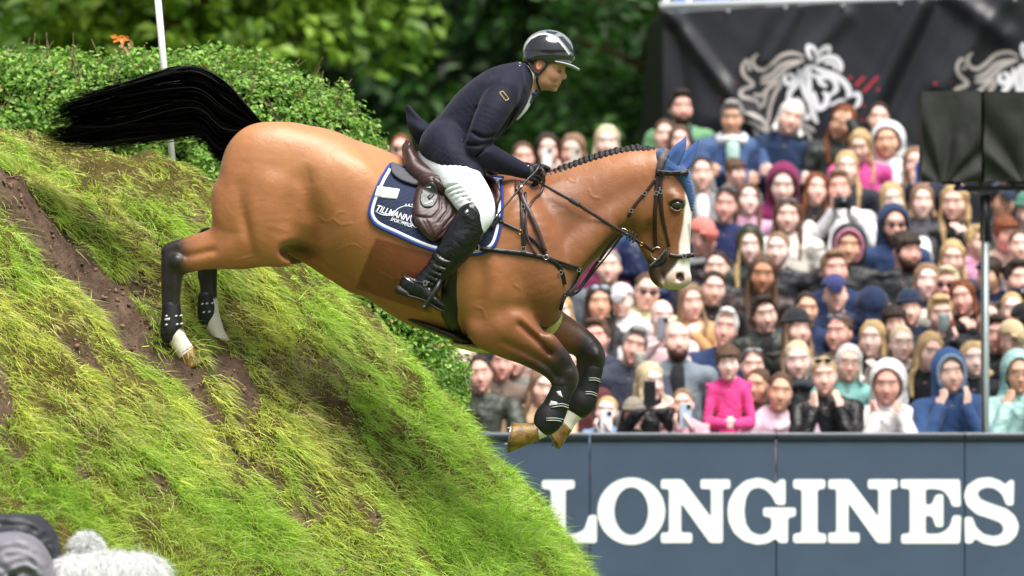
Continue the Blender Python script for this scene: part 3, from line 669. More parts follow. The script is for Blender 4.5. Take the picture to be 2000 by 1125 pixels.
def build_hedge():
    r = np.random.default_rng(5); Y0, s = 2.15, sc(2.3)
    out = [(-250, 122), (-120, 112), (0, 116), (100, 110), (170, 104), (250, 104), (330, 116), (440, 110), (520, 124), (600, 158), (655, 188), (700, 216), (722, 250), (728, 290), (742, 310), (790, 400), (832, 520), (862, 610), (880, 690), (890, 760), (884, 830), (840, 900), (620, 700), (420, 520), (-250, 420)]
    f = Field((-3.6, 1.9, -.6), (.05, 3.6, 3.7), .05)
    ax = [(f.lo[i] + np.arange(f.n[i]) * f.h) for i in range(3)]
    PX = 1000 + ax[0] * s; PY = 562.5 - (ax[2] - CAM_Z) * s
    gx, gz = np.meshgrid(PX, PY, indexing='ij'); d2 = psd(gx, gz, out) / s
    Y = ax[1][None, :, None]; dd = d2[:, None, :]
    lump = (fbm(ax[0][:, None, None] * 3, Y * 3, ax[2][None, None, :] * 3, 3) - .5) * .13
    a = dd + .10; b = np.abs(Y - 2.75) - .5; k = .3
    f.d = (np.where((a > -k) & (b > -k), np.sqrt(np.maximum(a + k, 0) ** 2 + np.maximum(b + k, 0) ** 2) - k, np.maximum(a, b)) + lump).astype(np.float32)
    V, F = f.mesh(1)
    h = empty('hedge', (-2, 2.7, 2.2)); tag(h, 'clipped leafy green hedge running along the top of the grass bank behind the horse tail', 'hedge')
    mesh_obj('inner_growth', V, F, mat('hedge_core', hexc('#1d2a10'), .95, .1, noise=.5, nscale=14, bump=1, bscale=20, bdist=.05), h)
    # leaf shell
    tri = V[F]; cen = tri.mean(1); nr = np.cross(tri[:, 2] - tri[:, 0], tri[:, 3] - tri[:, 1]); ar = np.linalg.norm(nr, axis=1); nr /= ar[:, None] + 1e-9
    wgt = ar * np.where(nr[:, 1] > .4, .08, 1); N = 98000; q = r.choice(len(F), N, p=wgt / wgt.sum())
    uv = r.random((N, 2)); p = (tri[q, 0] * (1 - uv[:, :1]) + tri[q, 1] * uv[:, :1]) * (1 - uv[:, 1:]) + (tri[q, 3] * (1 - uv[:, :1]) + tri[q, 2] * uv[:, :1]) * uv[:, 1:]
    cl = fbm(p[:, 0] * 7, p[:, 1] * 7, p[:, 2] * 7, 3)
    off = r.random(N) ** 1.3 * (.02 + .15 * sstep(.35, .62, cl)); p = p + nr[q] * off[:, None] + r.normal(size=(N, 3)) * .012
    keep = r.random(N) < .25 + 1.6 * sstep(.32, .55, cl); p, cl, q = p[keep], cl[keep], q[keep]; N = len(p)
    nn = nr[q] * .8 + np.array((0, -.15, .5)) + r.normal(size=(N, 3)) * .6
    g1, g2, g3 = (np.array(hexc(c)) for c in ('#86b244', '#5f9034', '#a9c86a')); u = r.random(N)[:, None]
    c = np.where(u < .45, g1, np.where(u < .8, g2, g3)) * (.7 + .5 * r.random(N))[:, None]
    c = np.where((r.random(N) < .02)[:, None], np.array(hexc('#a98a4a')), c)
    leafmesh('leaves', p, nn, .022 + .022 * r.random(N), c, LEAFM, h, r)
    tw = []
    for _ in range(620):
        k = r.integers(len(F))
        if nr[k, 1] > .2: continue
        a0 = cen[k]; dv = np.array((r.normal() * .35, -.2 - .2 * r.random(), .5 + r.random() * .6)) if cen[k, 2] > 2 else r.normal(size=3); dv = dv / np.linalg.norm(dv) * (.10 + .16 * r.random())
        rr = .0022 + .003 * r.random(); tw.append([(*(a0 - dv * .2), rr), (*(a0 + dv * .5 + r.normal(size=3) * .012), rr * .8), (*(a0 + dv), rr * .4)])
    v, ff = tubes(tw, 5); mesh_obj('twigs', v, ff, mat('twig', hexc('#7d6a55'), .8, .2, noise=.3), h)
    # the reddish sprig that stands up out of the top
    sp = empty('hedge_sprig', P(240, 100, 2.5)); tag(sp, 'small orange and cream leaf sprig sticking up above the hedge top', 'sprig')
    a = np.array(P(246, 112, 2.5)); st = [[(*a, .004), (*(a + (-.01, 0, .05)), .003), (*(a + (-.02, 0, .10)), .002)], [(*(a + (-.01, 0, .04)), .003), (*(a + (.03, 0, .07)), .002)]]
    v, ff = tubes(st, 6); mesh_obj('stem', v, ff, MATS['twig'], sp)
    pp = np.array([P(x, y, 2.5 + dy) for x, y, dy in ((222, 72, 0), (232, 76, .02), (240, 82, -.02), (246, 74, 0), (238, 92, .02), (252, 90, 0), (258, 86, -.02), (248, 98, 0), (240, 98, .02), (228, 80, -.01))])
    cc = np.array([hexc('#d8822c') if i < 4 or i == 9 else hexc('#c9ad86') for i in range(10)])
    leafmesh('leaves', pp, np.array((0, -1, .3)) + r.normal(size=(10, 3)) * .5, np.full(10, .055), cc, LEAFM, sp, r)
build_hedge()
def build_pole():
    a, b = np.array(P(337, 318, 1.95)), np.array(P(303, -60, 1.95)); a2 = a + (a - b) / np.linalg.norm(a - b) * .25
    t = empty('marker_pole', a); tag(t, 'slim white marker pole leaning slightly in front of the hedge', 'pole')
    v, f = tubes([[(*a2, .0185), (*(a * .5 + b * .5), .0185), (*b, .0185)]], 20); mesh_obj('pole_shaft', v, f, mat('white_pole', hexc('#e9ecec'), .35, .5, noise=.05, nscale=6), t)
    v, f = tubes([[(*b, .0225), (*(b + (b - a2) / np.linalg.norm(b - a2) * .03), .0225)], ], 20); mesh_obj('end_cap', v, f, mat('black_plastic', hexc('#191a1c'), .4), t)
build_pole()

# ================================================================ TREES BEHIND
def tree(x, y, H, R, base, cols, label, seed, nl=11000, name='tree', lsz=.17, stems=1):
    r = np.random.default_rng(seed); t = empty(name, (x, y, 0)); tag(t, label, 'tree', 'trees behind the arena')
    paths = []; tips = []
    lean = r.normal(size=2) * .25
    trunk = [(x + lean[0] * k ** 2 * .6, y + lean[1] * k, H * .78 * k, .20 * (1 - .8 * k) + .03) for k in np.linspace(0, 1, 9)]; paths.append(trunk)
    for i in range(26):
        k = .16 + .8 * (i + r.random()) / 26; g = r.random() * 6.28; b = np.array(trunk[0][:3]) * (1 - k) + np.array(trunk[-1][:3]) * k
        ln = R * (.55 + .5 * r.random()) * (1.15 - .75 * k); d = np.array((math.cos(g), math.sin(g), .25 + .5 * r.random()))
        pth = [(*(b + d * ln * q + np.array((0, 0, -.12 * q * q * ln))), .07 * (1 - k * .6) * (1 - .85 * q) + .008) for q in np.linspace(0, 1, 5)]; paths.append(pth)
        for q in (.4, .6, .8, 1.0): tips.append(b + d * ln * q + r.normal(size=3) * .25)
    v, f = tubes(paths, 8); mesh_obj('trunk', v, f, BARK, t)
    tips = np.array(tips); extra = tips[r.integers(len(tips), size=90)] + r.normal(size=(90, 3)) * np.array((.7, .7, .5)); tips = np.vstack([tips, extra])
    low = tips[:, 2] < base; tips[low, 2] = base + r.random(low.sum()) * 1.6
    q = r.integers(len(tips), size=nl); sph = r.normal(size=(nl, 3)); sph /= np.linalg.norm(sph, axis=1)[:, None]
    rad = (.30 + .35 * r.random(len(tips)))[q] * r.random(nl) ** .33
    p = tips[q] + sph * rad[:, None] * np.array((1.15, 1.15, .75))
    tone = r.random(len(tips))[q]; c = np.array(hexc(cols[0])) * (1 - tone[:, None]) + np.array(hexc(cols[1])) * tone[:, None]; c = c * (.65 + .7 * r.random(nl))[:, None]
    leafmesh('crown', p, sph * .6 + np.array((0, -.1, .7)) + r.normal(size=(nl, 3)) * .5, lsz * (.7 + .6 * r.random(nl)), c, LEAFM, t, r)
A = 'tree'
tree(-4.6, 19, 9, 2.6, 3.6, ('#68882a', '#93aa38'), 'yellow green broadleaf tree at the far left above the hedge', 1, 12000)
tree(-2.75, 17.5, 8, 2.1, 4.0, ('#567d26', '#86a434'), 'light green tree just right of the white marker pole', 2, 9000)
tree(-2.2, 27, 11, 2.8, 2.6, ('#1a3214', '#30551b'), 'dark green tree between the marker pole and the rider', 3, 9000)
tree(.2, 29, 12, 2.8, 2.8, ('#0f210d', '#1f3d15'), 'darkest tree directly behind the rider', 4, 8000)
tree(1.9, 23, 10, 2.2, 2.9, ('#284a1a', '#44702a'), 'mid green tree between the rider and the black banner', 5, 9000)
tree(5.6, 26, 11, 3, 3.2, ('#33571e', '#4d7428'), 'green tree behind the black banner', 6, 5000)
tree(-7.2, 24, 11, 3, 2.5, ('#4d7a1e', '#6f9428'), 'bright green tree beyond the left frame edge behind the hedge', 7, 7000)
def far_wood():
    r = np.random.default_rng(9); N = 46000
    p = np.stack([r.uniform(-22, 22, N), r.uniform(33, 39, N), r.uniform(0, 13, N)], 1); cl = fbm(p[:, 0] * .6, p[:, 1] * .6, p[:, 2] * .6, 3)
    k = r.random(N) < .3 + 2 * (cl - .35); p = p[k]; cl = cl[k]; N = len(p)
    c = np.array(hexc('#23401a')) * (.5 + 1.1 * r.random(N))[:, None]
    V, T = leaves(p, r.normal(size=(N, 3)) + np.array((0, -.6, .5)), .5 + .35 * r.random(N), r)
    nv = len(V); gx = np.arange(-24, 24.1, .8); gz = np.arange(0, 14.1, .8); X, Z = np.meshgrid(gx, gz, indexing='ij'); Y = 39 + 2.5 * fbm(X * .4, Z * .4, 1.0, 3)
    B = np.stack([X, Y, Z], -1).reshape(-1, 3); n = len(gz); i = (np.arange(len(gx) - 1)[:, None] * n + np.arange(n - 1)[None]); Q = np.stack([i, i + n, i + n + 1, i + 1], -1).reshape(-1, 4) + nv
    col = np.vstack([np.repeat(c, 4, axis=0), np.tile(np.array(hexc('#0f1a0b')), (len(B), 1))])  # solid sheet behind the leaves, coloured dark as the wood's deep shade
    o = mesh_mixed('far_wood', np.vstack([V, B]), Q, T, LEAFM, col); tag(o, kind='stuff')
far_wood()
# ================================================================ BOARD WITH LETTERS
def curve_mesh(name, loops, Y, depth, material, par, chaikin=0, pxY=None, bevel=0):
    """outline loops in picture pixels at depth Y -> extruded mesh"""
    cu = bpy.data.curves.new(name, 'CURVE'); cu.dimensions = '2D'; cu.fill_mode = 'BOTH'; cu.extrude = depth / 2; cu.bevel_depth = bevel
    for lp in loops:
        p = np.array(lp, float)
        for _ in range(chaikin):
            q = []
            for i in range(len(p)):
                a, b = p[i], p[(i + 1) % len(p)]; L = np.hypot(*(b - a)); c = min(.25, 3.0 / max(L, 1e-6)) if chaikin < 3 else .25
                q += [a + (b - a) * c, b - (b - a) * c]
            p = np.array(q)
        s = cu.splines.new('POLY'); s.points.add(len(p) - 1)
        for k, (x, y) in enumerate(p):
            w_ = P(x, y, Y); s.points[k].co = (w_.x, w_.z, 0, 1)
        s.use_cyclic_u = True
    ob = bpy.data.objects.new(name, cu); COL.objects.link(ob); bpy.context.view_layer.update()
    me = bpy.data.meshes.new_from_object(ob.evaluated_get(bpy.context.evaluated_depsgraph_get()))
    bpy.data.objects.remove(ob); bpy.data.curves.remove(cu)
    me.transform(Matrix.Translation((0, Y, 0)) @ Matrix.Rotation(math.radians(90), 4, 'X'))
    me.name = name; me.materials.clear(); me.materials.append(material)
    o = bpy.data.objects.new(name, me); COL.objects.link(o)
    if par is not None: me.transform(par.matrix_basis.inverted()); o.parent = par
    return o
def box(x0, x1, y0, y1, z0, z1, bev=0):
    V = [(x, y, z) for x in (x0, x1) for y in (y0, y1) for z in (z0, z1)]
    return np.array(V, float), [(0, 1, 3, 2), (4, 6, 7, 5), (0, 4, 5, 1), (2, 3, 7, 6), (0, 2, 6, 4), (1, 5, 7, 3)]
def mbox(name, b, material, par, bevel=.004):
    v, f = box(*b); o = mesh_obj(name, v, f, material, par, smooth=False)
    if bevel:
        m = o.modifiers.new('b', 'BEVEL'); m.width = bevel; m.segments = 2
    return o
BY = 6.4; BZ = P(0, 850, BY).z
def build_board():
    # every panel of the perimeter screen is one thing; the letters sit on the panel that carries them
    seams = [-3000, -1300, -600, 40, 430, 780, 1152, 1516, 1884, 2260, 2640, 3400]
    face = mat('led_face', hexc('#4a5970'), .5, .35, noise=.09, nscale=3.5)
    t = face.node_tree; b = t.nodes['Principled BSDF']
    dark = mat('board_frame', hexc('#1b212a'), .45, .5, noise=.2, nscale=8); rail = mat('grey_rail', hexc('#8d9399'), .35, .5, noise=.12, nscale=9)
    root = empty('advertising_board', P(1500, 850, BY)); tag(root, 'long blue grey advertising board with big white letters below the crowd', 'board')
    for a, c in zip(seams[:-1], seams[1:]):
        x0, x1 = P(a, 0, BY).x + .003, P(c, 0, BY).x - .003
        pn = mbox('panel', (x0, x1, BY, BY + .08, .06, BZ - .035), face, root, .003)
        mbox('top_rail', (x0, x1, BY - .012, BY + .16, BZ - .033, BZ + .0), dark, root, .004)
        mbox('top_cap', (x0, x1, BY - .006, BY + .20, BZ + .002, BZ + .012), rail, root, .003)
        mbox('foot', (x0 + .05, x0 + .12, BY + .09, BY + .5, 0, .5), dark, root)
    wm = mat('white_letter', hexc('#fbfcfd'), .5, .3)
    def Z(p): return [(1040 + x / 2.0833, 900 + y / 2.0833) for x, y in p]
    Npts = [(522, 75), (610, 75), (726, 228), (726, 115), (683, 115), (683, 75), (805, 75), (805, 115), (775, 115), (775, 335), (722, 335), (605, 172), (605, 292), (650, 292), (650, 335), (522, 335), (522, 292), (555, 292), (555, 115), (522, 115)]
    G = [(1030, 75), (1005, 75), (990, 97), (960, 78), (918, 68), (865, 80), (822, 118), (798, 165), (793, 205), (798, 250), (820, 295), (860, 328), (915, 342), (960, 335), (990, 316), (1003, 335), (1040, 335), (1040, 232), (1072, 226), (1072, 190), (938, 190), (938, 226), (972, 232), (972, 275), (955, 295), (925, 303), (890, 290), (868, 255), (862, 205), (868, 155), (885, 120), (918, 108), (950, 118), (975, 145), (992, 180), (1030, 180)]
    E_ = [(1497, 75), (1740, 75), (1743, 187), (1708, 187), (1695, 150), (1672, 122), (1640, 115), (1600, 115), (1600, 180), (1625, 176), (1640, 138), (1672, 135), (1672, 270), (1640, 270), (1628, 228), (1600, 222), (1600, 297), (1650, 297), (1680, 285), (1700, 262), (1710, 222), (1745, 222), (1740, 337), (1500, 337), (1500, 298), (1535, 295), (1535, 115), (1497, 112)]
    S = [(1960, 78), (1958, 182), (1928, 182), (1910, 135), (1880, 112), (1848, 108), (1820, 118), (1810, 137), (1825, 158), (1870, 175), (1930, 195), (1965, 225), (1980, 265), (1970, 305), (1935, 338), (1885, 347), (1835, 338), (1800, 316), (1790, 337), (1760, 337), (1758, 228), (1790, 228), (1805, 270), (1835, 298), (1880, 308), (1910, 297), (1918, 275), (1905, 252), (1865, 237), (1805, 217), (1765, 180), (1755, 140), (1768, 100), (1810, 72), (1860, 66), (1900, 78), (1925, 98), (1940, 78)]
    L = [(38, 78), (172, 78), (172, 114), (135, 118), (135, 295), (175, 297), (210, 280), (230, 220), (262, 220), (262, 335), (40, 335), (40, 297), (75, 292), (75, 118), (38, 114)]
    I = [(1060, 75), (1192, 75), (1192, 113), (1160, 118), (1160, 292), (1195, 297), (1195, 335), (1060, 335), (1060, 297), (1095, 292), (1095, 118), (1060, 113)]
    O = [[(402 + rx * math.cos(q), 205 + ry * math.sin(q)) for q in np.linspace(0, 2 * math.pi, 72, endpoint=False)] for rx, ry in ((138, 137), (69, 97))]
    for lp in ([L], O, [Npts], [G], [I], [[(x + 681, y) for x, y in Npts]], [E_], [S]):
        curve_mesh('letter', [Z(l) for l in lp], BY - .0018, .002, wm, root, 0 if len(lp) == 2 else 2)
build_board()

# ================================================================ BANNER
NY = 12.6
def fold(x, z):
    f = 0
    for (x1, y1), (x2, y2), wd, am in (((1305, 25), (1470, 240), 14, .05), ((1800, 10), (1640, 330), 22, .07), ((1830, 10), (1700, 300), 20, -.05), ((1870, 0), (1960, 70), 20, .05), ((1500, 20), (1400, 230), 24, .03), ((1650, 30), (1560, 130), 18, .03), ((1960, 0), (1840, 170), 22, .05), ((1320, 60), (1350, 300), 16, -.035), ((1560, 15), (1500, 120), 12, .02), ((2100, 10), (2020, 250), 24, .05)):
        a, b = P(x1, y1, NY), P(x2, y2, NY); d = pdist(x, z, [(a.x, a.z), (b.x, b.z)]); f = f - am * np.exp(-(d / (wd / sc(NY))) ** 2)
    return f + .05 * (fbm(x * 1.4 + z * 1.2, z * .6, 3.0, 3) - .5)
def build_banner():
    t = empty('banner', P(1650, 300, NY)); tag(t, 'large creased black tarpaulin banner with white horse head emblems hung behind the crowd', 'banner')
    xs = np.linspace(P(1293, 0, NY).x, P(2330, 0, NY).x, 260); vs = np.linspace(0, 1, 110)
    X, Vv = np.meshgrid(xs, vs, indexing='ij'); px = X * sc(NY) + 1000
    top = CAM_Z - (np.interp(px, [1300, 1500, 1750, 2000, 2330], [22, 8, -2, -10, -14]) - 562.5) / sc(NY); Z = top * (1 - Vv) + 1.9 * Vv
    Y = NY + fold(X, Z)
    V = np.stack([X, Y, Z], -1).reshape(-1, 3); n = 110; i = np.arange(259)[:, None] * n + np.arange(n - 1)[None]; F = np.stack([i, i + 1, i + n + 1, i + n], -1).reshape(-1, 4)
    tarp = mat('black_tarp', hexc('#1f2027'), .42, .5, noise=.12, nscale=5, bump=.2, bscale=40)
    def solid(o, th):
        m = o.modifiers.new('s', 'SOLIDIFY'); m.thickness = th; m.offset = 1; return o
    solid(mesh_obj('tarpaulin', V, F, tarp, t), .006)
    # the side sheet that turns the corner to the left
    us = np.linspace(0, 1, 30); X2, V2 = np.meshgrid(us, vs, indexing='ij'); zt = P(0, 24, NY).z
    xx = P(1294, 0, NY).x - X2 * (.05 + .19 * V2); zz = zt * (1 - V2) + 1.6 * V2; yy = NY + .02 + X2 * 2.2 + .04 * np.sin(X2 * 14 + V2 * 3)
    V = np.stack([xx, yy, zz], -1).reshape(-1, 3); i = np.arange(29)[:, None] * n + np.arange(n - 1)[None]; F = np.stack([i, i + n, i + n + 1, i + 1], -1).reshape(-1, 4)
    solid(mesh_obj('side_sheet', V, F, mat('black_tarp_side', hexc('#17171c'), .6, .3, noise=.1, nscale=5), t), .006)
    # emblem: brush-stroke horse head, and red dashes; each stroke a raised ribbon following the folds
    def stroke(pts, wd, lift=.009, n=10):
        p = catmull(np.array(pts, float), n) if len(pts) > 2 else np.array(pts, float)
        p = np.array([P(a, b, NY)[:] for a, b in p]); x, z = p[:, 0], p[:, 2]; tx, tz = np.gradient(x), np.gradient(z); L = np.hypot(tx, tz) + 1e-9; nx, nz = -tz / L, tx / L
        k = np.linspace(0, 1, len(x)); ww = wd / sc(NY) * .5 * np.minimum(1, .45 + 3 * np.minimum(k, 1 - k) + (.55 if len(pts) == 2 else 0))
        R = []
        for e in (-1, -.5, 0, .5, 1):
            X, Z = x + nx * ww * e, z + nz * ww * e; R.append(np.stack([X, NY + fold(X, Z) - lift, Z], 1))
        R = np.stack(R, 1); m = 5; i = np.arange(len(x) - 1)[:, None] * m + np.arange(4)[None]
        return R.reshape(-1, 3), np.stack([i, i + 1, i + m + 1, i + m], -1).reshape(-1, 4)
    def put(name, strokes, material, dx=0, dy=0, lift=.009):
        Vs, Fs, o = [], [], 0
        for j, (pts, wd) in enumerate(strokes):
            v, f = stroke([(a + dx, b + dy) for a, b in pts], wd, lift + .0007 * j); Vs.append(v); Fs.append(f + o); o += len(v)
        ob = mesh_obj(name, np.vstack(Vs), np.vstack(Fs), material, t); return ob
    Zm = lambda pts: [(1400 + x / 4.6875, 60 + y / 4.6875) for x, y in pts]
    A = [([(375, 215), (330, 260), (345, 330), (420, 360), (500, 310), (590, 230), (700, 205), (800, 240)], 8), ([(270, 260), (235, 330), (250, 410), (330, 495), (230, 545), (225, 600), (300, 620), (370, 650), (400, 720)], 8), ([(280, 260), (300, 370)], 7),
         ([(400, 440), (500, 400), (600, 310), (760, 270)], 8), ([(400, 480), (520, 450), (640, 340), (800, 270)], 9), ([(330, 580), (410, 590), (480, 520), (600, 450)], 8), ([(620, 460), (540, 560), (490, 700), (470, 850)], 8),
         ([(245, 750), (330, 770), (430, 830), (460, 910), (380, 880), (270, 830)], 9), ([(320, 900), (370, 950), (385, 1030)], 6), ([(740, 830), (830, 880), (900, 920)], 9), ([(770, 900), (840, 950), (860, 1010)], 6), ([(420, 700), (460, 560)], 7)]
    B = [([(840, 120), (830, 170), (850, 240), (880, 270)], 8), ([(850, 130), (900, 180), (925, 270)], 7), ([(930, 220), (970, 170), (1020, 150), (1025, 210)], 9), ([(900, 300), (980, 250), (1080, 250), (1130, 310), (1130, 380)], 11), ([(980, 300), (1060, 300), (1095, 360)], 7),
         ([(850, 310), (840, 420), (850, 600), (880, 760), (920, 850)], 12), ([(820, 320), (780, 440), (800, 560), (860, 690)], 10), ([(860, 320), (960, 370), (1080, 410), (1170, 480), (1210, 560), (1190, 620)], 12), ([(750, 350), (750, 420), (720, 500), (670, 560), (655, 650), (640, 690)], 11), ([(640, 400), (620, 440), (650, 490), (700, 460), (690, 410), (650, 400)], 9),
         ([(970, 560), (1010, 600), (990, 680), (930, 710), (900, 640), (890, 560)], 12), ([(870, 400), (940, 430), (1020, 420), (1080, 470), (1090, 540), (1030, 600)], 11), ([(930, 440), (950, 480), (1010, 510)], 9), ([(1230, 600), (1290, 580), (1300, 650), (1260, 710)], 9), ([(710, 620), (760, 650), (790, 720), (760, 740)], 9), ([(820, 760), (830, 820)], 11), ([(1030, 690), (1120, 640), (1180, 640)], 6)]
    dx2 = 419
    grey = mat('banner_grey', hexc('#b3aba6'), .45, .4, noise=.18, nscale=4); wht = mat('banner_white', hexc('#e4e3e8'), .45, .4, noise=.1, nscale=4); red = mat('banner_red', hexc('#b03440'), .5, .3)
    for dx, dy in ((0, 0), (dx2, -2)):
        put('emblem_mane', [(Zm(p), w_) for p, w_ in A], grey, dx, dy); put('emblem_face', [(Zm(p), w_) for p, w_ in B], wht, dx, dy, .022)
        for seg in ([(1405, 168), (1409, 163)], [(1405, 192), (1437, 162)], [(1430, 195), (1440, 186)], [(1657, 154), (1663, 150)], [(1670, 168), (1688, 150)], [(1686, 180), (1714, 150)], [(1684, 208), (1716, 173)], [(1682, 237), (1720, 196)]):
            v, f = stroke([(a + dx, b + dy) for a, b in seg], 6, .008); mesh_obj('red_dash', v, f, red, t)
    # eyelets along the top hem
    for a in range(1310, 2300, 112):
        c = np.array(P(a, np.interp(a, [1300, 1500, 1750, 2000, 2330], [22, 8, -2, -10, -14]) + 9, NY - .03)); v, f = tubes([[(*c, .016), (*(c + (0, -.01, 0)), .016)]], 12); mesh_obj('eyelet', v, f, MATS['grey_rail'], t)
    fr = empty('scaffold_frame', P(1290, 30, NY + .1)); tag(fr, 'white scaffold frame holding up the black banner at its top edge', 'frame')
    wp = mat('white_steel', hexc('#d8dcde'), .4, .5)
    for a in (1301, 1345, 1820, 2250):
        p0 = P(a, 60, NY + .12); v, f = tubes([[(p0.x, p0.y, 0, .022), (p0.x, p0.y, 5.2, .022)]], 14); mesh_obj('post', v, f, wp, fr)
    p0, p1 = P(1288, 12, NY + .1), P(2330, -20, NY + .1); v, f = tubes([[(*p0, .03), (*p1, .03)]], 14); mesh_obj('rail', v, f, wp, fr)
    # coloured flags seen over the top edge
    for k, (a, b, y0, y1, col, nm) in enumerate(((1316, 1342, -70, 18, '#2f7fd0', 'bright blue'), (1352, 1425, -70, 9, '#5b7fd8', 'pale blue'), (1430, 1470, -70, 5, '#b58bd0', 'lilac'), (1472, 1545, -70, 2, '#4d8a4a', 'green'), (1560, 1615, -70, 0, '#c04a50', 'red'))):
        x0, x1 = P(a, 0, NY + .5).x, P(b, 0, NY + .5).x; zt, zb = P(0, y0, NY + .5).z, P(0, y1 + 14, NY + .5).z; xs = np.linspace(x0, x1, 14); zs = np.linspace(zb, zt, 8)
        X, Z = np.meshgrid(xs, zs, indexing='ij'); V = np.stack([X, NY + .5 + .03 * np.sin(X * 22 + Z * 4), Z], -1).reshape(-1, 3); i = np.arange(13)[:, None] * 8 + np.arange(7)[None]
        o = mesh_obj('flag', V, np.stack([i, i + 8, i + 9, i + 1], -1).reshape(-1, 4), mat('flag_' + nm, hexc(col), .7), None); o.modifiers.new('s', 'SOLIDIFY').thickness = .004
        tag(o, nm + ' flag cloth showing above the top edge of the black banner', 'flag', 'flags above the banner')
build_banner()

# ================================================================ COVERED LOUDSPEAKERS ON A MAST
def covered_box(name, a, b, y0, y1, Y, dp, par, seed):
    r = np.random.default_rng(seed); x0, x1 = P(a, 0, Y).x, P(b, 0, Y).x; z1, z0 = P(0, y0, Y).z, P(0, y1, Y).z
    n = 44; V = []; F = []
    import itertools
    g = np.linspace(-1, 1, n)
    def face(fn):
        o = len(V); U_, W_ = np.meshgrid(g, g, indexing='ij')
        for u_, v_ in zip(U_.ravel(), W_.ravel()): V.append(fn(u_, v_))
        for i in range(n - 1):
            for j in range(n - 1): F.append((o + i * n + j, o + (i + 1) * n + j, o + (i + 1) * n + j + 1, o + i * n + j + 1))
    for fn in (lambda u, v: (u, -1, v), lambda u, v: (-1, -u, v), lambda u, v: (1, u, v), lambda u, v: (u, v, 1), lambda u, v: (-u, 1, v), lambda u, v: (u, -v, -1)): face(fn)
    V = np.array(V, float); q = V / np.linalg.norm(V * np.array((1, 1, 1)), axis=1)[:, None]
    S = np.clip(V * 1.0, -1, 1); rr = .94 + .06 * np.minimum(1, 1.7 / np.linalg.norm(V, axis=1)) ; S = S * rr[:, None]
    cx, cy, cz = (x0 + x1) / 2, Y + dp / 2, (z0 + z1) / 2
    W = np.stack([cx + S[:, 0] * (x1 - x0) / 2, cy + S[:, 1] * dp / 2, cz + S[:, 2] * (z1 - z0) / 2], 1)
    # pleats gathered towards one lower corner
    gx, gz = (x0 if seed % 2 else x1) * .3 + cx * .7, z0 - .05
    ang = np.arctan2(W[:, 2] - gz, W[:, 0] - gx); rad = np.hypot(W[:, 2] - gz, W[:, 0] - gx)
    pl = .020 * np.sin(ang * 9 + 3 * fbm(ang * 2, rad * 2, seed, 2)) * sstep(0, .25, rad) + .03 * (fbm(W[:, 0] * 6, W[:, 1] * 6, W[:, 2] * 4 + seed, 3) - .5)
    W[:, 1] += pl * np.where(S[:, 1] < 0, 1, .3); W[:, 0] += .25 * pl * np.abs(S[:, 0]); W[:, 2] += .2 * pl
    return mesh_obj(name, W, F, mat('black_cover', hexc('#272825'), .62, .4, noise=.25, nscale=6, bump=.3, bscale=50), par)
def build_speakers():
    Y = 6.65; t = empty('speaker_mast', P(1924, 850, Y)); tag(t, 'slim grey metal mast standing behind the board and carrying the covered speakers', 'mast')
    p = P(1924, 700, Y + .1); st = mat('galvanised', hexc('#8f9a9a'), .4, .5, metal=.3, noise=.12, nscale=14); v, f = tubes([[(p.x, p.y, 0, .026), (p.x, p.y, P(0, 392, Y).z, .026)]], 18); mesh_obj('pole', v, f, st, t)
    v, f = tubes([[(p.x + .01, p.y - .032, .3, .006), (p.x - .02, p.y - .036, 1.6, .006), (p.x - .012, p.y - .034, 2.6, .006)]], 8); mesh_obj('cable', v, f, MATS['black_plastic'], t)
    v, f = tubes([[(p.x, p.y, P(0, 470, Y).z, .034), (p.x, p.y, P(0, 380, Y).z, .034)]], 16); mesh_obj('collar', v, f, MATS['black_plastic'], t)
    z = P(0, 366, Y).z; mbox('crossbar', (P(1865, 0, Y).x, P(2150, 0, Y).x, Y + .06, Y + .12, z - .02, z + .01), MATS['black_plastic'], t)
    for a in (1868, 1912, 1975): x = P(a, 0, Y).x; mbox('bracket', (x, x + .03, Y + .05, Y + .13, P(0, 372, Y).z, P(0, 345, Y).z), MATS['black_plastic'], t)
    x = P(1878, 0, Y).x; v, f = tubes([[(x - .02, Y + .03, P(0, 363, Y).z, .014), (x + .012, Y + .03, P(0, 368, Y).z, .014)]], 12); mesh_obj('blue_plug', v, f, mat('blue_plug', hexc('#2456b8'), .4), t)
    x = P(1900, 0, Y).x; v, f = tubes([[(x - .04, Y + .02, P(0, 371, Y).z, .008), (x + .06, Y + .02, P(0, 382, Y).z, .008)]], 10); mesh_obj('clamp', v, f, MATS['worn_steel'], t)
    for i, (a, b, lb) in enumerate(((1801, 1917, 'loudspeaker wrapped in black rain cover, the left of two on the grey mast'), (1922, 2050, 'loudspeaker wrapped in black rain cover, the right of two cut by the frame edge'))):
        s = empty('covered_loudspeaker', P((a + b) / 2, 355, Y)); tag(s, lb, 'loudspeaker', 'covered loudspeakers'); covered_box('rain_cover', a, b, 178, 354, Y - .05, .34, s, i + 1)
        w_ = MATS['black_plastic']; x = P((a + b) / 2, 0, Y).x; z = P(0, 354, Y).z; mbox('mount_plate', (x - .06, x + .06, Y, Y + .2, z - .02, z + .02), w_, s)
build_speakers()

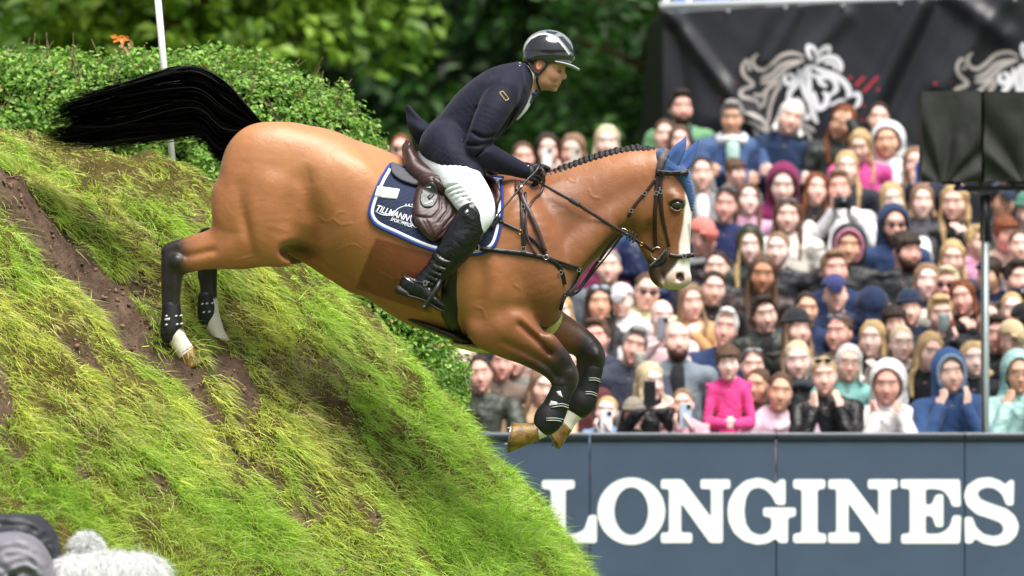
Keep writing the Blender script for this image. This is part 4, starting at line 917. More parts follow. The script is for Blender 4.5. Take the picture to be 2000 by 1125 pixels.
# ================================================================ PHOTOGRAPHER'S GEAR IN THE CORNER
def build_gear():
    Yg = -4.0; s = sc(Yg)
    def pt(px, py, dy=0): q = P(px, py, Yg + dy); return (q.x, q.y, q.z)
    def crease(V, lines, am):
        x = 1000 + V[:, 0] * sc(Yg - .2); y = 562.5 - (V[:, 2] - CAM_Z) * sc(Yg - .2); o = 0
        for l in lines: d = pdist(x, y, catmull(np.array(l, float), 6).tolist()); o = o + np.exp(-(d / 4.5) ** 2) - .7 * np.exp(-((d - 10) / 7) ** 2)
        return V + np.stack([0 * o, o * am * (V[:, 1] < Yg + .05), -o * am * .35], 1)
    t = empty('covered_camera_bag', pt(60, 1250)); tag(t, 'dark grey hooded rain cover over a bag in the bottom left corner', 'bag')
    f = Field((-3.5, Yg - .6, .15), (-1.95, Yg + .5, 1.15), .011)
    q = lambda v: v / s
    f.ell(pt(10, 1130), (q(105), .22, q(135)), .04); f.ell(pt(30, 1070), (q(60), .2, q(78)), .04)
    f.tube([(*pt(-20, 1012), q(26), .12), (*pt(40, 1018), q(26), .12), (*pt(88, 1052), q(24), .12), (*pt(104, 1100), q(16), .10), (*pt(92, 1160), q(16), .10)], .04)
    V, F = f.mesh(2); V = crease(V, [[(112, 1062), (60, 1010), (-10, 985)], [(110, 1066), (60, 1035), (0, 1025)], [(108, 1070), (60, 1052), (30, 1050), (-10, 1062)], [(96, 1020), (70, 1000), (50, 992)], [(60, 1040), (75, 1052), (92, 1050)], [(112, 1080), (104, 1110), (108, 1140)], [(40, 1040), (50, 1060)]], .009)
    mesh_obj('dark_cover', V, F, mat('dark_nylon', hexc('#2c2e34'), .5, .4, wrinkle=.03, wscale=5, noise=.15, nscale=8), t)
    f = Field((-3.5, Yg - .8, .10), (-1.95, Yg + .3, 1.1), .011)
    f.ell(pt(20, 1120, -.16), (q(82), .20, q(80)), .04, rot=10); f.tube([(*pt(-30, 1080, -.2), q(26), .12), (*pt(50, 1070, -.2), q(24), .12), (*pt(92, 1140, -.2), q(22), .12)], .04)
    f.tube([(*pt(20, 1130, -.36), q(9), .05), (*pt(50, 1120, -.37), q(9), .05), (*pt(60, 1150, -.36), q(8), .05)], .03, op='sub')
    V, F = f.mesh(2); V = crease(V, [[(0, 1075), (40, 1068), (85, 1090), (96, 1120)], [(10, 1125), (30, 1100), (60, 1096), (84, 1112)], [(-10, 1100), (15, 1108), (28, 1125)], [(30, 1125), (45, 1112), (70, 1118)], [(20, 1085), (50, 1082), (75, 1100)]], .008)
    mesh_obj('grey_cover', V, F, mat('grey_nylon', hexc('#76747c'), .5, .4, wrinkle=.05, wscale=5, noise=.1, nscale=8), t)
    ft = [[(*pt(20, 1180, 0), .02), (pt(20, 0)[0], Yg, .05, .02)]]; v, ff = tubes(ft, 8); mesh_obj('stand_leg', v, ff, MATS['black_plastic'], t)
    def fur(name, base, label, dirs, N, ln, seed, catg, grp):
        r = np.random.default_rng(seed); V, F = base.mesh(2); e = empty(name, V.mean(0)); tag(e, label, catg, grp)
        mesh_obj('core', V, F, mat('fur_core', hexc('#8e918e'), .95, .1), e)
        tri = V[F]; nr = np.cross(tri[:, 2] - tri[:, 0], tri[:, 3] - tri[:, 1]); ar = np.linalg.norm(nr, axis=1); nr /= ar[:, None] + 1e-9; k = r.choice(len(F), N, p=ar / ar.sum())
        p = tri[k].mean(1) + r.normal(size=(N, 3)) * .004; cl = fbm(p[:, 0] * 22, p[:, 1] * 22, p[:, 2] * 5, 2)[:, None]
        d = nr[k] * .7 + np.array(dirs) + r.normal(size=(N, 3)) * .22 + (cl - .5) * np.array((2.6, 0, 0)); d /= np.linalg.norm(d, axis=1)[:, None]
        side = np.cross(d, nr[k] + r.normal(size=(N, 3)) * .3); side /= np.linalg.norm(side, axis=1)[:, None] + 1e-9
        V2, Q, T, m = strips(p, d, side, ln * (.6 + .8 * r.random(N)), .0022 + .0022 * r.random(N), np.array((0, 0, -.8)) + r.normal(size=(N, 3)) * .25, 4)
        c = np.array(hexc('#f4f6f4')) * (.66 + .42 * r.random(N))[:, None]
        mesh_mixed('fur', V2, Q, T, mat('white_fur', attr=True, rough=.7, spec=.2, trans=.2), np.repeat(c, m, axis=0), e); return e
    f = Field((pt(80, 0)[0], Yg - .5, pt(0, 1330)[2]), (pt(350, 0)[0], Yg + .3, pt(0, 1030)[2]), .01); f.tube([(*pt(136, 1114, -.1), q(24), .10), (*pt(210, 1108, -.1), q(26), .10), (*pt(290, 1110, -.1), q(22), .10)], .02)
    f.tube([(*pt(140, 1170, -.1), q(34), .11), (*pt(282, 1170, -.1), q(32), .11)], .02)
    e = fur('furry_windshield', f, 'long shaggy white fur microphone windshield lying along the bottom edge', (0, -.3, -.55), 30000, .065, 3, 'microphone', 'furry microphone covers')
    v, ff = tubes([[(*pt(215, 1200, -.1), .02), (*pt(215, 1290, -.05), .02), (pt(215, 0)[0], Yg, .02, .02)]], 10); mesh_obj('stand', v, ff, MATS['black_plastic'], e)
    f = Field((pt(110, 0)[0], Yg - .2, pt(0, 1180)[2]), (pt(230, 0)[0], Yg + .5, pt(0, 1020)[2]), .01); f.ell(pt(168, 1066, .12), (q(27), .065, q(24)), .01); f.tube([(*pt(168, 1100, .12), q(20), .05), (*pt(168, 1150, .12), q(20), .05)], .02)
    e = fur('furry_windshield', f, 'short round white fur ball standing up behind the shaggy windshield', (0, 0, .35), 9000, .03, 4, 'microphone', 'furry microphone covers')
    v, ff = tubes([[(*pt(168, 1140, .12), .015), (*pt(168, 1300, .12), .015), (pt(168, 0)[0], Yg + .12, .02, .015)]], 10); mesh_obj('stand', v, ff, MATS['black_plastic'], e)
build_gear()
# ================================================================ TACK THAT FOLLOWS THE HORSE'S SURFACE
CAMP = Vector((0, -CAM_D, CAM_Z))
def surf(px, py, trees, side=-1, default=None):
    """first surface met at a point of the horse's own plane, going in from its side"""
    x, z = (px - 1000) / PXM, CAM_Z - (py - 562.5) / PXM
    best = None
    for t in trees:
        h = t.ray_cast(Vector((x, side * 2.0, z)), Vector((0, -side, 0)))
        if h[0] is not None:
            y = h[0].y
            if best is None or y * side > best * side: best = y
    return best if best is not None else default
def fill_none(ys, d):
    ys = list(ys); g = [i for i, v in enumerate(ys) if v is not None]
    if not g: return [d] * len(ys)
    return [ys[i] if ys[i] is not None else ys[min(g, key=lambda j: abs(j - i))] for i in range(len(ys))]
def sm_poly(poly, n=4): p = list(poly) + [poly[0]]; q = catmull([poly[-1]] + p + [poly[1]], n); return q[n:-n - 1]
def patch(name, poly, off, thick, material, par, tree, side=-1, puff=0, edge=8, grooves=(), gd=.004, gw=2.5, sp=3.0, colfn=None, hfn=None, relax=0, clampy=None, smooth_outline=True):
    """a piece of cloth or leather cut to an outline and laid on the surface below it"""
    out = np.array(sm_poly(poly, 5) if smooth_outline else poly, float)
    # even spacing on the outline
    o2 = []
    for a, b in zip(out, np.roll(out, -1, 0)):
        m = max(1, int(np.hypot(*(b - a)) / sp)); o2 += [a + (b - a) * t for t in np.arange(m) / m]
    out = np.array(o2); lo, hi = out.min(0), out.max(0)
    gx, gy = np.meshgrid(np.arange(lo[0], hi[0], sp), np.arange(lo[1], hi[1], sp)); gx = gx.ravel(); gy = gy.ravel()
    d = psd(gx, gy, out.tolist()); k = d < -sp * .6; pts = np.vstack([out, np.stack([gx[k], gy[k]], 1)])
    nb = len(out); r = delaunay_2d_cdt([Vector(p) for p in pts], [], [list(range(nb))], 1, 1e-5)
    P2 = np.array([v[:] for v in r[0]]); T = [f for f in r[2]]
    ys = np.array(fill_none([surf(a, b, tree, side) for a, b in P2], 0.0))
    if relax:
        nbr = [set() for _ in P2]
        for f in T:
            for i in f: nbr[i].update(f)
        for _ in range(relax):
            av = np.array([ys[list(q)].mean() if q else ys[i] for i, q in enumerate(nbr)]); ys = np.minimum(ys, av) if side < 0 else np.maximum(ys, av)
    d = -psd(P2[:, 0], P2[:, 1], out.tolist()); d = np.maximum(d, 0)
    up = off + thick + puff * np.sqrt(np.clip(d / edge, 0, 1) * (2 - np.clip(d / edge, 0, 1)))
    for g in grooves: up = up - gd * np.exp(-(pdist(P2[:, 0], P2[:, 1], g) / gw) ** 2)
    if hfn is not None: up = up + hfn(P2[:, 0], P2[:, 1], d)
    W = np.stack([(P2[:, 0] - 1000) / PXM, ys, CAM_Z - (P2[:, 1] - 562.5) / PXM], 1)
    top = W + np.array((0, side, 0)) * up[:, None]; bot = W + np.array((0, side, 0)) * (off - .004)
    n = len(W); F = []
    flip = side < 0
    for f in T: F.append(tuple(f) if flip else tuple(f)[::-1]); F.append(tuple(i + n for i in (f[::-1] if flip else f)))
    # edge wall
    ec = {}
    for f in T:
        for i in range(len(f)):
            e = (f[i], f[(i + 1) % len(f)]); ec[e] = ec.get(e, 0) + 1
    for (a, b) in ec:
        if (b, a) not in ec: F.append((a, a + n, b + n, b) if not flip else (a, b, b + n, a + n)[::-1])
    V = np.vstack([top, bot]); C = None
    if colfn is not None: c = colfn(P2[:, 0], P2[:, 1], d); C = np.vstack([c, c])
    o = mesh_obj(name, V, F, material, par, colors=C)
    import bmesh
    bm = bmesh.new(); bm.from_mesh(o.data); bmesh.ops.recalc_face_normals(bm, faces=bm.faces); bm.to_mesh(o.data); bm.free()
    t2 = BVHTree.FromPolygons(V.tolist(), F)
    return o, t2
def strap(name, pts, wd, material, par, trees=None, off=.004, th=.004, side=-1, ys=None, n=8, holes=False, smooth=True, minoff=None):
    p = catmull(np.array(pts, float)[:, :2], n) if smooth and len(pts) > 2 else catmull(np.array([pts[0][:2], pts[-1][:2]] if len(pts) == 2 else [q[:2] for q in pts], float), n)
    if not smooth and len(pts) > 2:
        p = np.vstack([np.array([np.array(a[:2]) + (np.array(b[:2]) - np.array(a[:2])) * t for t in np.arange(n) / n]) for a, b in zip(pts[:-1], pts[1:])] + [np.array([pts[-1][:2]], float)])
    if ys is not None: yy = np.interp(np.linspace(0, 1, len(p)), np.linspace(0, 1, len(ys)), ys) / PXM
    else:
        yy = np.array(fill_none([surf(a, b, trees, side) for a, b in p], 0.0), float)
        for _ in range(2):
            q = np.convolve(np.pad(yy, 1, mode='edge'), [.25, .5, .25], 'valid'); yy = np.minimum(yy, q) if side < 0 else np.maximum(yy, q)
        yy = yy + side * off
    tg = np.gradient(p, axis=0); tg /= np.linalg.norm(tg, axis=1)[:, None] + 1e-9; nr = np.stack([-tg[:, 1], tg[:, 0]], 1)
    w_ = (np.full(len(p), wd) if np.isscalar(wd) else np.interp(np.linspace(0, 1, len(p)), np.linspace(0, 1, len(wd)), wd)) * .5
    # seat the strap's edges on the surface too
    R = []
    for a, (s1, lay) in enumerate(((-1, 0), (-.8, 1), (0, 1.15), (.8, 1), (1, 0))):
        q = p + nr * (w_ * s1)[:, None]; R.append(np.stack([(q[:, 0] - 1000) / PXM, yy + side * th * lay, CAM_Z - (q[:, 1] - 562.5) / PXM], 1))
    q1, q2 = p + nr * w_[:, None], p - nr * w_[:, None]
    for q in (q1, q2): R.append(np.stack([(q[:, 0] - 1000) / PXM, yy - side * th * .6, CAM_Z - (q[:, 1] - 562.5) / PXM], 1))
    R = np.stack(R, 1); m = 7; N = len(p); i = np.arange(N - 1)[:, None] * m; F = []
    for k in range(m): F.append(np.concatenate([i + k, i + (k + 1) % m, i + m + (k + 1) % m, i + m + k], 1))
    F = [tuple(f) for f in np.vstack(F)] + [tuple(range(m))[::-1], tuple((N - 1) * m + k for k in range(m))]
    return mesh_obj(name, R.reshape(-1, 3), F, material, par)
def ring(name, px, py, y, r, th, material, par, ry=None, rot=0):
    """a metal ring standing in the horse's plane; y in metres"""
    V, F = [], []; n, m = 24, 8; ry = ry or r; c0, s0 = math.cos(rot), math.sin(rot)
    for i in range(n):
        a = 2 * math.pi * i / n
        for j in range(m):
            b = 2 * math.pi * j / m; rr = r / PXM + th * math.cos(b); r2 = ry / PXM + th * math.cos(b); u, v = rr * math.cos(a), r2 * math.sin(a)
            V.append(((px - 1000) / PXM + u * c0 - v * s0, y + th * math.sin(b), CAM_Z - (py - 562.5) / PXM + u * s0 + v * c0))
    for i in range(n):
        for j in range(m): F.append((i * m + j, ((i + 1) % n) * m + j, ((i + 1) % n) * m + (j + 1) % m, i * m + (j + 1) % m))
    return mesh_obj(name, np.array(V), F, material, par)
def buckle(px, py, tr, w_, h_, par, rot=0, off=.010, y=None, name='buckle'):
    y = (surf(px, py, tr, -1, -.3) - off) if y is None else y
    V, F = [], []
    for e, (a, b) in enumerate(((-w_, -h_), (w_, -h_), (w_, h_), (-w_, h_))):
        for (k, d) in ((1, 0), (1, -.004), (.62, -.004), (.62, 0)):
            u, v = a * k, b * k; c, s = math.cos(rot), math.sin(rot); V.append(((px + u * c - v * s - 1000) / PXM, y + d, CAM_Z - (py + u * s + v * c - 562.5) / PXM))
    for e in range(4):
        for j in range(4): a0, b0 = e * 4, (e + 1) % 4 * 4; F.append((a0 + j, b0 + j, b0 + (j + 1) % 4, a0 + (j + 1) % 4))
    return mesh_obj(name, np.array(V), F, MATS['silver'], par, smooth=False)
def shell(name, fill, h, material, par, lo, hi, colfn=None, sm=1, post=None):
    """SDF piece: fill(field) adds the shapes; lo, hi in pixel-plane boxes (px, yoff, py)"""
    f = Field(((lo[0] - 1000) / PXM, lo[1] / PXM, CAM_Z - (hi[2] - 562.5) / PXM), ((hi[0] - 1000) / PXM, hi[1] / PXM, CAM_Z - (lo[2] - 562.5) / PXM), h)
    fill(f); V, F = f.mesh(sm)
    if post: V = post(V)
    x, y, d = topx(V); C = colfn(x, y, d, V) if colfn else None
    o = mesh_obj(name, V, F, material, par, colors=C); return o, BVHTree.FromPolygons(V.tolist(), F.tolist())
def ft(f, rows, k=6, **q): f.tube(U(rows), k / PXM, **q)
def fe(f, px, py, y, r, k=6, rot=None, op='add'): f.ell(uc(px, py, y), ur(*r), k / PXM, op, rot)

mat('silver', hexc('#d6d6d4'), .18, metal=1); mat('black_leather', hexc('#17161a'), .36, .5, noise=.2, nscale=40, bump=.4, bscale=160, bdist=.002)
BROWN = mat('brown_leather', hexc('#3f2826'), .38, .5, noise=.22, nscale=30, bump=.4, bscale=160, bdist=.002)
BLK = MATS['black_leather']
def ring_col(x, y, d):
    c = np.tile(np.array(hexc('#1a2644')), (len(x), 1)); return np.where((d <= 6)[:, None], np.array(hexc('#27408e')), c)
def zig(x, y, d):
    u = x * .95 - y * .3; v = y * .95 + x * .3; ph = (v + 4.5 * np.abs(((u / 17) % 2) - 1) * 1.0) / 7.5; return np.where(d > 12, .0035 * (np.abs(np.sin(ph * math.pi)) ** .5 - 1), 0)
PADP = [(768, 318), (752, 335), (736, 368), (724, 402), (723, 424), (738, 444), (775, 462), (830, 486), (880, 499), (930, 500), (962, 488), (976, 462), (983, 420), (984, 380), (977, 348), (950, 338), (900, 340), (850, 345), (810, 335)]
def build_tack():
    T = [HTREE]
    pad = empty('saddle_pad', uc(850, 420, -90)); tag(pad, 'quilted navy saddle pad with white and blue piping under the brown saddle', 'saddle pad')
    qm = mat('quilt', attr=True, rough=.75, spec=.3, noise=.12, nscale=60, sheen=.2)
    _, PT = patch('near_side', PADP, .004, .010, qm, pad, T, puff=.003, edge=6, sp=2.2, colfn=ring_col, hfn=zig, relax=3)
    patch('far_side', PADP, .004, .010, qm, pad, T, side=1, puff=.003, edge=6, sp=5, colfn=ring_col, relax=3)
    patch('maker_label', [(740, 365), (783, 371), (777, 391), (734, 386)], .001, .003, mat('white_label', hexc('#e9e9e6'), .5, noise=.05), pad, [PT], sp=4, smooth_outline=False, relax=4)
    ol = sm_poly(PADP, 6); tg = np.gradient(ol, axis=0); tg /= np.linalg.norm(tg, axis=1)[:, None] + 1e-9; nn = np.stack([-tg[:, 1], tg[:, 0]], 1); c0 = ol.mean(0); nn *= np.sign(((c0 - ol) * nn).sum(1))[:, None]
    body_part = ol + nn * 8.2; cut_ = [i for i in range(len(ol)) if not (795 < ol[i, 0] < 965 and ol[i, 1] < 352)]
    k0 = [i for i in cut_ if i > 3]; ww = strap('white_binding', body_part[k0][::2].tolist(), 6.2, mat('white_tape', hexc('#e8ebf2'), .7, .2, bump=.2, bscale=300), pad, [PT], off=-.0005, th=.0028, n=3)
    strap('blue_binding', (ol + nn * 2.6)[k0][::2].tolist(), 5.4, mat('blue_tape', hexc('#27408e'), .7, .2), pad, [PT], off=-.001, th=.004, n=3)
    # lettering
    wm = mat('pad_print', hexc('#eef0f4'), .6)
    def text(s, x0, y0, x1, y1, h, name, shear=.25):
        cu = bpy.data.curves.new(name, 'FONT'); cu.body = s; cu.size = 1; cu.shear = shear; cu.resolution_u = 3; cu.extrude = 0; cu.offset = .012
        ob = bpy.data.objects.new(name, cu); COL.objects.link(ob); bpy.context.view_layer.update(); me = bpy.data.meshes.new_from_object(ob.evaluated_get(bpy.context.evaluated_depsgraph_get())); bpy.data.objects.remove(ob)
        co = np.zeros(len(me.vertices) * 3); me.vertices.foreach_get('co', co); co = co.reshape(-1, 3); W_ = co[:, 0].max() - co[:, 0].min(); u = (co[:, 0] - co[:, 0].min()) / W_; v = co[:, 1] / max(co[:, 1].max(), 1e-6)
        L = math.hypot(x1 - x0, y1 - y0); dx, dy = (x1 - x0) / L, (y1 - y0) / L; sag = 0
        X = x0 + dx * u * L + dy * v * h; Y_ = y0 + dy * u * L - dx * v * h + sag
        Z = [surf(a, b, [PT], -1, -.3) - .0035 for a, b in zip(X, Y_)]
        me.vertices.foreach_set('co', np.stack([(X - 1000) / PXM, Z, CAM_Z - (Y_ - 562.5) / PXM], 1).ravel()); me.materials.clear(); me.materials.append(wm); me.name = name
        o = bpy.data.objects.new(name, me); COL.objects.link(o); me.transform(pad.matrix_basis.inverted()); o.parent = pad
    text('TILLMANN', 737, 413, 800, 434, 12, 'word_tillmann'); text('SPORTPFERDE', 765, 432, 808, 446, 6.5, 'word_sportpferde', .3)
    strap('emblem', [(736, 414), (750, 421), (768, 421), (780, 409), (794, 404), (808, 406), (816, 411)], [.8, 2.2, 2.0, 1.6, 1.6, 1.6, 1.2], wm, pad, [PT], off=.002, th=.0015)
    strap('emblem', [(806, 421), (804, 432), (808, 440), (814, 446), (819, 441), (812, 430), (811, 420)], 1.5, wm, pad, [PT], off=.002, th=.0015)
    for a in (795, 801, 807): fm_ = ring('emblem_star', a, 401.5, surf(a, 402, [PT], -1, -.3) - .003, .9, .0022, wm, pad)
    T2 = [HTREE, PT]
    # ---- saddle
    sd_ = empty('saddle', uc(870, 340, 0)); tag(sd_, 'dark brown leather jumping saddle on the navy pad', 'saddle')
    def seat(f):
        ft(f, [(797, 288, 0, 12, 46), (806, 312, 0, 18, 52), (832, 334, 0, 24, 54), (870, 345, 0, 24, 44), (915, 342, 0, 20, 34), (950, 332, 0, 16, 26), (962, 336, 0, 12, 24)], 8)
        for s in (-1, 1):
            ft(f, [(800, 300, s * 40, 10, 18), (812, 330, s * 60, 18, 20), (840, 350, s * 72, 22, 20), (880, 362, s * 84, 22, 16), (920, 372, s * 84, 22, 16)], 12)
        ft(f, [(800, 281, -40, 3.2, 3.2), (795, 277, -20, 3.6, 4), (795, 276, 0, 3.6, 4), (795, 277, 20, 3.6, 4), (800, 281, 40, 3.2, 3.2)], 3)
    _, ST = shell('seat', seat, .006, BROWN, sd_, (770, -125, 255), (990, 125, 410))
    patch('gusset', [(766, 318), (778, 322), (812, 344), (830, 352), (822, 364), (790, 356), (768, 340)], .012, .010, mat('grey_felt', hexc('#55555b'), .85, noise=.2, nscale=60), sd_, [HTREE, PT], puff=.016, edge=8, sp=3, relax=3)
    T3 = [HTREE, PT, ST]
    flap = [(826, 340), (816, 365), (809, 400), (810, 430), (822, 452), (848, 472), (872, 462), (905, 430), (955, 410), (974, 392), (972, 362), (955, 340), (920, 335), (870, 345)]
    _, FT = patch('flap', flap, .004, .012, BROWN, sd_, T3, puff=.012, edge=10, sp=3, relax=6)
    patch('far_flap', flap, .004, .012, BROWN, sd_, T3, side=1, puff=.012, edge=10, sp=5, relax=6)
    g = [[(846, 350), (862, 385), (862, 410), (846, 428), (812, 424)], [(858, 362), (875, 388), (876, 412), (858, 436)], [(872, 380), (888, 400), (888, 420), (868, 445)], [(812, 424), (832, 428), (850, 462)], [(826, 430), (846, 464)]]
    _, KT = patch('knee_block', [(830, 346), (818, 368), (811, 400), (813, 432), (826, 452), (848, 468), (864, 458), (884, 436), (898, 414), (893, 392), (876, 368), (852, 346)], .016, .006, BROWN, sd_, T3, puff=.024, edge=16, sp=2.2, relax=4, grooves=g, gd=.006, gw=2.2)
    patch('round_badge', [(832, 364), (846, 358), (856, 372), (856, 392), (845, 406), (830, 406), (822, 394), (824, 376)], .001, .003, mat('grey_rubber', hexc('#3c3d40'), .35), sd_, [KT], sp=3, relax=3)
    patch('badge_mark', [(834, 374), (848, 372), (850, 384), (840, 392), (836, 386), (842, 380)], .005, .002, BLK, sd_, [KT], sp=3, smooth_outline=False)
    patch('badge_mark', [(830, 400), (846, 393), (847, 395.5), (831, 402)], .005, .002, MATS['pad_print'], sd_, [KT], sp=3, smooth_outline=False)
    patch('badge_mark', [(828, 368), (843, 366), (843, 369.5), (828, 371.5)], .005, .002, MATS['pad_print'], sd_, [KT], sp=3, smooth_outline=False)
    strap('front_roll', [(950, 345), (966, 362), (974, 385), (966, 405)], [8, 12, 12, 6], BROWN, sd_, [FT], off=.004, th=.016)
    strap('stirrup_leather', [(905, 400), (897, 470), (884, 515), (868, 560)], 7, BROWN, sd_, T3, off=.02, th=.004)
    strap('billet', [(960, 446), (978, 424)], 8, BLK, sd_, T3, off=.014, th=.004); strap('billet', [(953, 444), (972, 420)], 3, MATS['silver'], sd_, T3, off=.022, th=.003)
    buckle(889, 493, T3, 4, 6, sd_, .4, .03); ring('small_ring', 886, 512, surf(886, 512, T3, -1) - .03, 5, .0022, MATS['worn_steel'], sd_)
    gi = empty('girth', uc(870, 630, 0)); tag(gi, 'black leather girth with a belly guard under the horse', 'girth')
    for s in (-1, 1): strap('strap', [(890, 470), (884, 520), (878, 570), (880, 610), (893, 640), (908, 661)], [14, 22, 30, 34, 26, 14], BLK, gi, T2, off=.003, th=.009, side=s)
    def guard(f): ft(f, [(800, 622, 0, 7, 50), (830, 634, 0, 10, 66), (868, 648, 0, 11, 62), (900, 662, 0, 10, 50), (920, 668, 0, 6, 34)], 4)
    shell('belly_guard', guard, .006, BLK, gi, (780, -80, 600), (940, 80, 690))
    # ---- breastplate and martingale
    br = empty('breastplate', uc(1060, 500, -60)); tag(br, 'black leather breastplate with martingale straps across the horse chest', 'breastplate')
    S = lambda pts, wd, m=BLK, **q: strap('strap', pts, wd, m, br, q.pop('tr', T2), **q)
    S([(930, 486), (960, 488), (990, 492), (1030, 497), (1065, 504)], 10, off=.006, th=.006)
    S([(940, 486), (965, 489), (988, 492)], 6, off=.013, th=.004)
    S([(1065, 504), (1084, 514), (1096, 530), (1102, 556)], 9, off=.006, th=.005); S([(1065, 502), (1095, 513), (1134, 525)], 5, off=.006); S([(1066, 507), (1096, 519), (1132, 530)], 4, off=.006)
    S([(1134, 527), (1124, 550), (1112, 565), (1103, 574)], 5, off=.006)
    S([(1016, 372), (1018, 400), (1020, 450), (1022, 486)], 6, off=.008); S([(1026, 376), (1027, 420), (1024, 484)], 5, off=.012)
    S([(968, 430), (990, 440), (1015, 452)], 6, off=.008); S([(1032, 462), (1050, 478), (1066, 500)], 8, off=.008)
    for a, b, w_, h_, ro in ((932, 485, 5, 6, 0), (1021, 405, 4, 5, .1), (1022, 487, 5, 5, 0), (1095, 532, 4, 4, .6), (1130, 527, 4, 4, .3)): buckle(a, b, T2, w_, h_, br, ro, .018)
    ring('ring', 1016, 454, surf(1016, 454, T2) - .014, 4, .0018, mat('brass', hexc('#c79a4a'), .25, metal=1), br); ring('ring', 1066, 503, surf(1066, 503, T2) - .016, 4.5, .002, MATS['silver'], br)
    my = surf(1103, 574, T2, -1, -.1) * PXM
    S([(1101, 575), (1116, 574), (1130, 566), (1146, 543), (1162, 518), (1176, 500), (1194, 474), (1211, 456)], [7, 9, 8, 6, 6, 6, 5, 5], ys=[my - 4, -34, -26, -30, -34, -40]); S([(1140, 556), (1160, 530), (1180, 506), (1200, 480), (1216, 458)], 3.5, ys=[-24, -26, -34])
    ring('ring', 1172, 507, -.085, 4, .0018, MATS['silver'], br)
    S([(1103, 576), (1098, 592), (1094, 606)], 7, ys=[my - 2, my - 4, my + 8])
    # yellowish sheepskin lining that shows under the chest
    fl = empty('fleece_lining', uc(990, 660, 0)); tag(fl, 'pale yellow fleece strip under the girth and between the horse front legs', 'fleece')
    fm_ = mat('fleece', hexc('#d3cf7c'), .9, .1, noise=.15, nscale=40, bump=1, bscale=120, bdist=.008)
    def q1(f): ft(f, [(886, 672, 0, 5, 40), (930, 680, 0, 8, 42), (975, 684, 0, 6, 40), (1000, 684, 0, 4, 30)], 4)
    def q2(f): ft(f, [(1088, 603, -8, 7, 22), (1087, 622, -4, 11, 26), (1074, 643, 0, 12, 24), (1058, 656, 0, 8, 18)], 4)
    shell('fleece_strip', q1, .006, fm_, fl, (870, -60, 650), (1020, 60, 705)); shell('chest_fleece', q2, .006, fm_, fl, (1040, -50, 585), (1115, 50, 675))
    # ---- ear bonnet: cloth cap with two ear covers, worn by the horse
    bo = empty('ear_bonnet', uc(1325, 330, 0)); tag(bo, 'blue crocheted ear bonnet covering the horse ears and forehead', 'ear bonnet')
    bl = mat('blue_crochet', hexc('#3d5c8c'), .85, .2, noise=.2, nscale=45, bump=1, bscale=140, bdist=.006, sheen=.3)
    be = mat('blue_ear', hexc('#3d5a94'), .7, .3, noise=.12, nscale=30, bump=.5, bscale=220, bdist=.003, sheen=.3)
    def cap(f):
        ft(f, [(1293, 306, 0, 14, 31), (1308, 326, 0, 22, 33), (1326, 340, 0, 16, 32), (1338, 362, 0, 11, 27), (1344, 386, 0, 8, 21), (1345, 406, 0, 6, 11)], 8); ft(f, [(1290, 300, 0, 10, 30), (1291, 325, 0, 12, 38), (1294, 345, 0, 9, 40)], 8)
        ft(f, [(1338, 340, 0, 10, 28), (1350, 375, 0, 6, 20), (1349, 408, 0, 5, 10)], 5)
    def lattice(V):
        x, y, d = topx(V); q = (np.abs(np.sin((x + y * .35) * .62)) ** .6 + np.abs(np.sin((y - x * .3) * .55)) ** .6); c = np.array([1012, 0]); nrm = np.stack([(x - 1318) * .4 + 12, d * .8, -(y - 345) * 0], 1); nrm /= np.linalg.norm(nrm, axis=1)[:, None]; return V + nrm * (q * .0022 * (y > 335))[:, None]
    _, CT = shell('cap', cap, .004, bl, bo, (1265, -55, 280), (1375, 55, 430), post=lattice)
    for s, pts in ((-1, [(1306, 334, -20, 11, 9), (1313, 316, -23, 15, 10), (1324, 296, -25, 13.5, 8), (1333, 281, -24, 7, 5), (1339, 268, -22, 1.2, 1.2)]), (1, [(1329, 334, 18, 10, 9), (1338, 318, 21, 14, 10), (1350, 300, 23, 12, 8), (1359, 285, 23, 6.5, 5), (1366, 272, 22, 1.2, 1.2)])):
        def ear(f): ft(f, pts, 4); a = [(p[0] + 2.5, p[1] + 1, p[2] - 10.5, p[3] * .62, 3.6) for p in pts[1:4]]; ft(f, a, 4, op='sub')
        shell('ear_cover', ear, .0025, be, bo, (1285, -60 if s < 0 else -10, 255), (1385, 10 if s < 0 else 60, 350))
    # ---- bridle
    bd = empty('bridle', uc(1300, 420, -30)); tag(bd, 'dark leather bridle with bit rings and noseband on the horse head', 'bridle')
    TB = [HTREE, CT]
    B = lambda nm, pts, wd, m=BLK, **q: strap(nm, pts, wd, m, bd, TB, **q)
    dk = mat('dark_brown_leather', hexc('#2b1a17'), .35, .5, noise=.2, nscale=40)
    B('headpiece', [(1303, 291), (1293, 310), (1286, 336)], 14, mat('grey_padding', hexc('#5d5456'), .6), off=.004, th=.007); B('headpiece', [(1308, 296), (1299, 314), (1293, 336)], 3.5, dk, off=.010, th=.005)
    for s in (-1, 1):
        B('browband', [(1280, 338), (1300, 340), (1322, 340), (1344, 337)], 8, dk, off=.014, th=.006, side=s); B('cheekpiece', [(1283, 342), (1281, 380), (1278, 430), (1280, 485)], [9, 8, 8, 7], dk, off=.005, side=s)
        B('cheekpiece', [(1288, 342), (1289, 385), (1292, 420), (1300, 455), (1306, 482)], [9, 9, 8, 6, 6], dk, off=.006, side=s); B('throatlash', [(1280, 350), (1262, 374), (1240, 400), (1226, 424)], 6, dk, off=.005, side=s)
        B('noseband', [(1306, 498), (1322, 501), (1340, 500), (1355, 498)], 9, dk, off=.006, th=.005, side=s)
    B('keeper', [(1286, 372), (1289, 372)], 12, dk, off=.011)
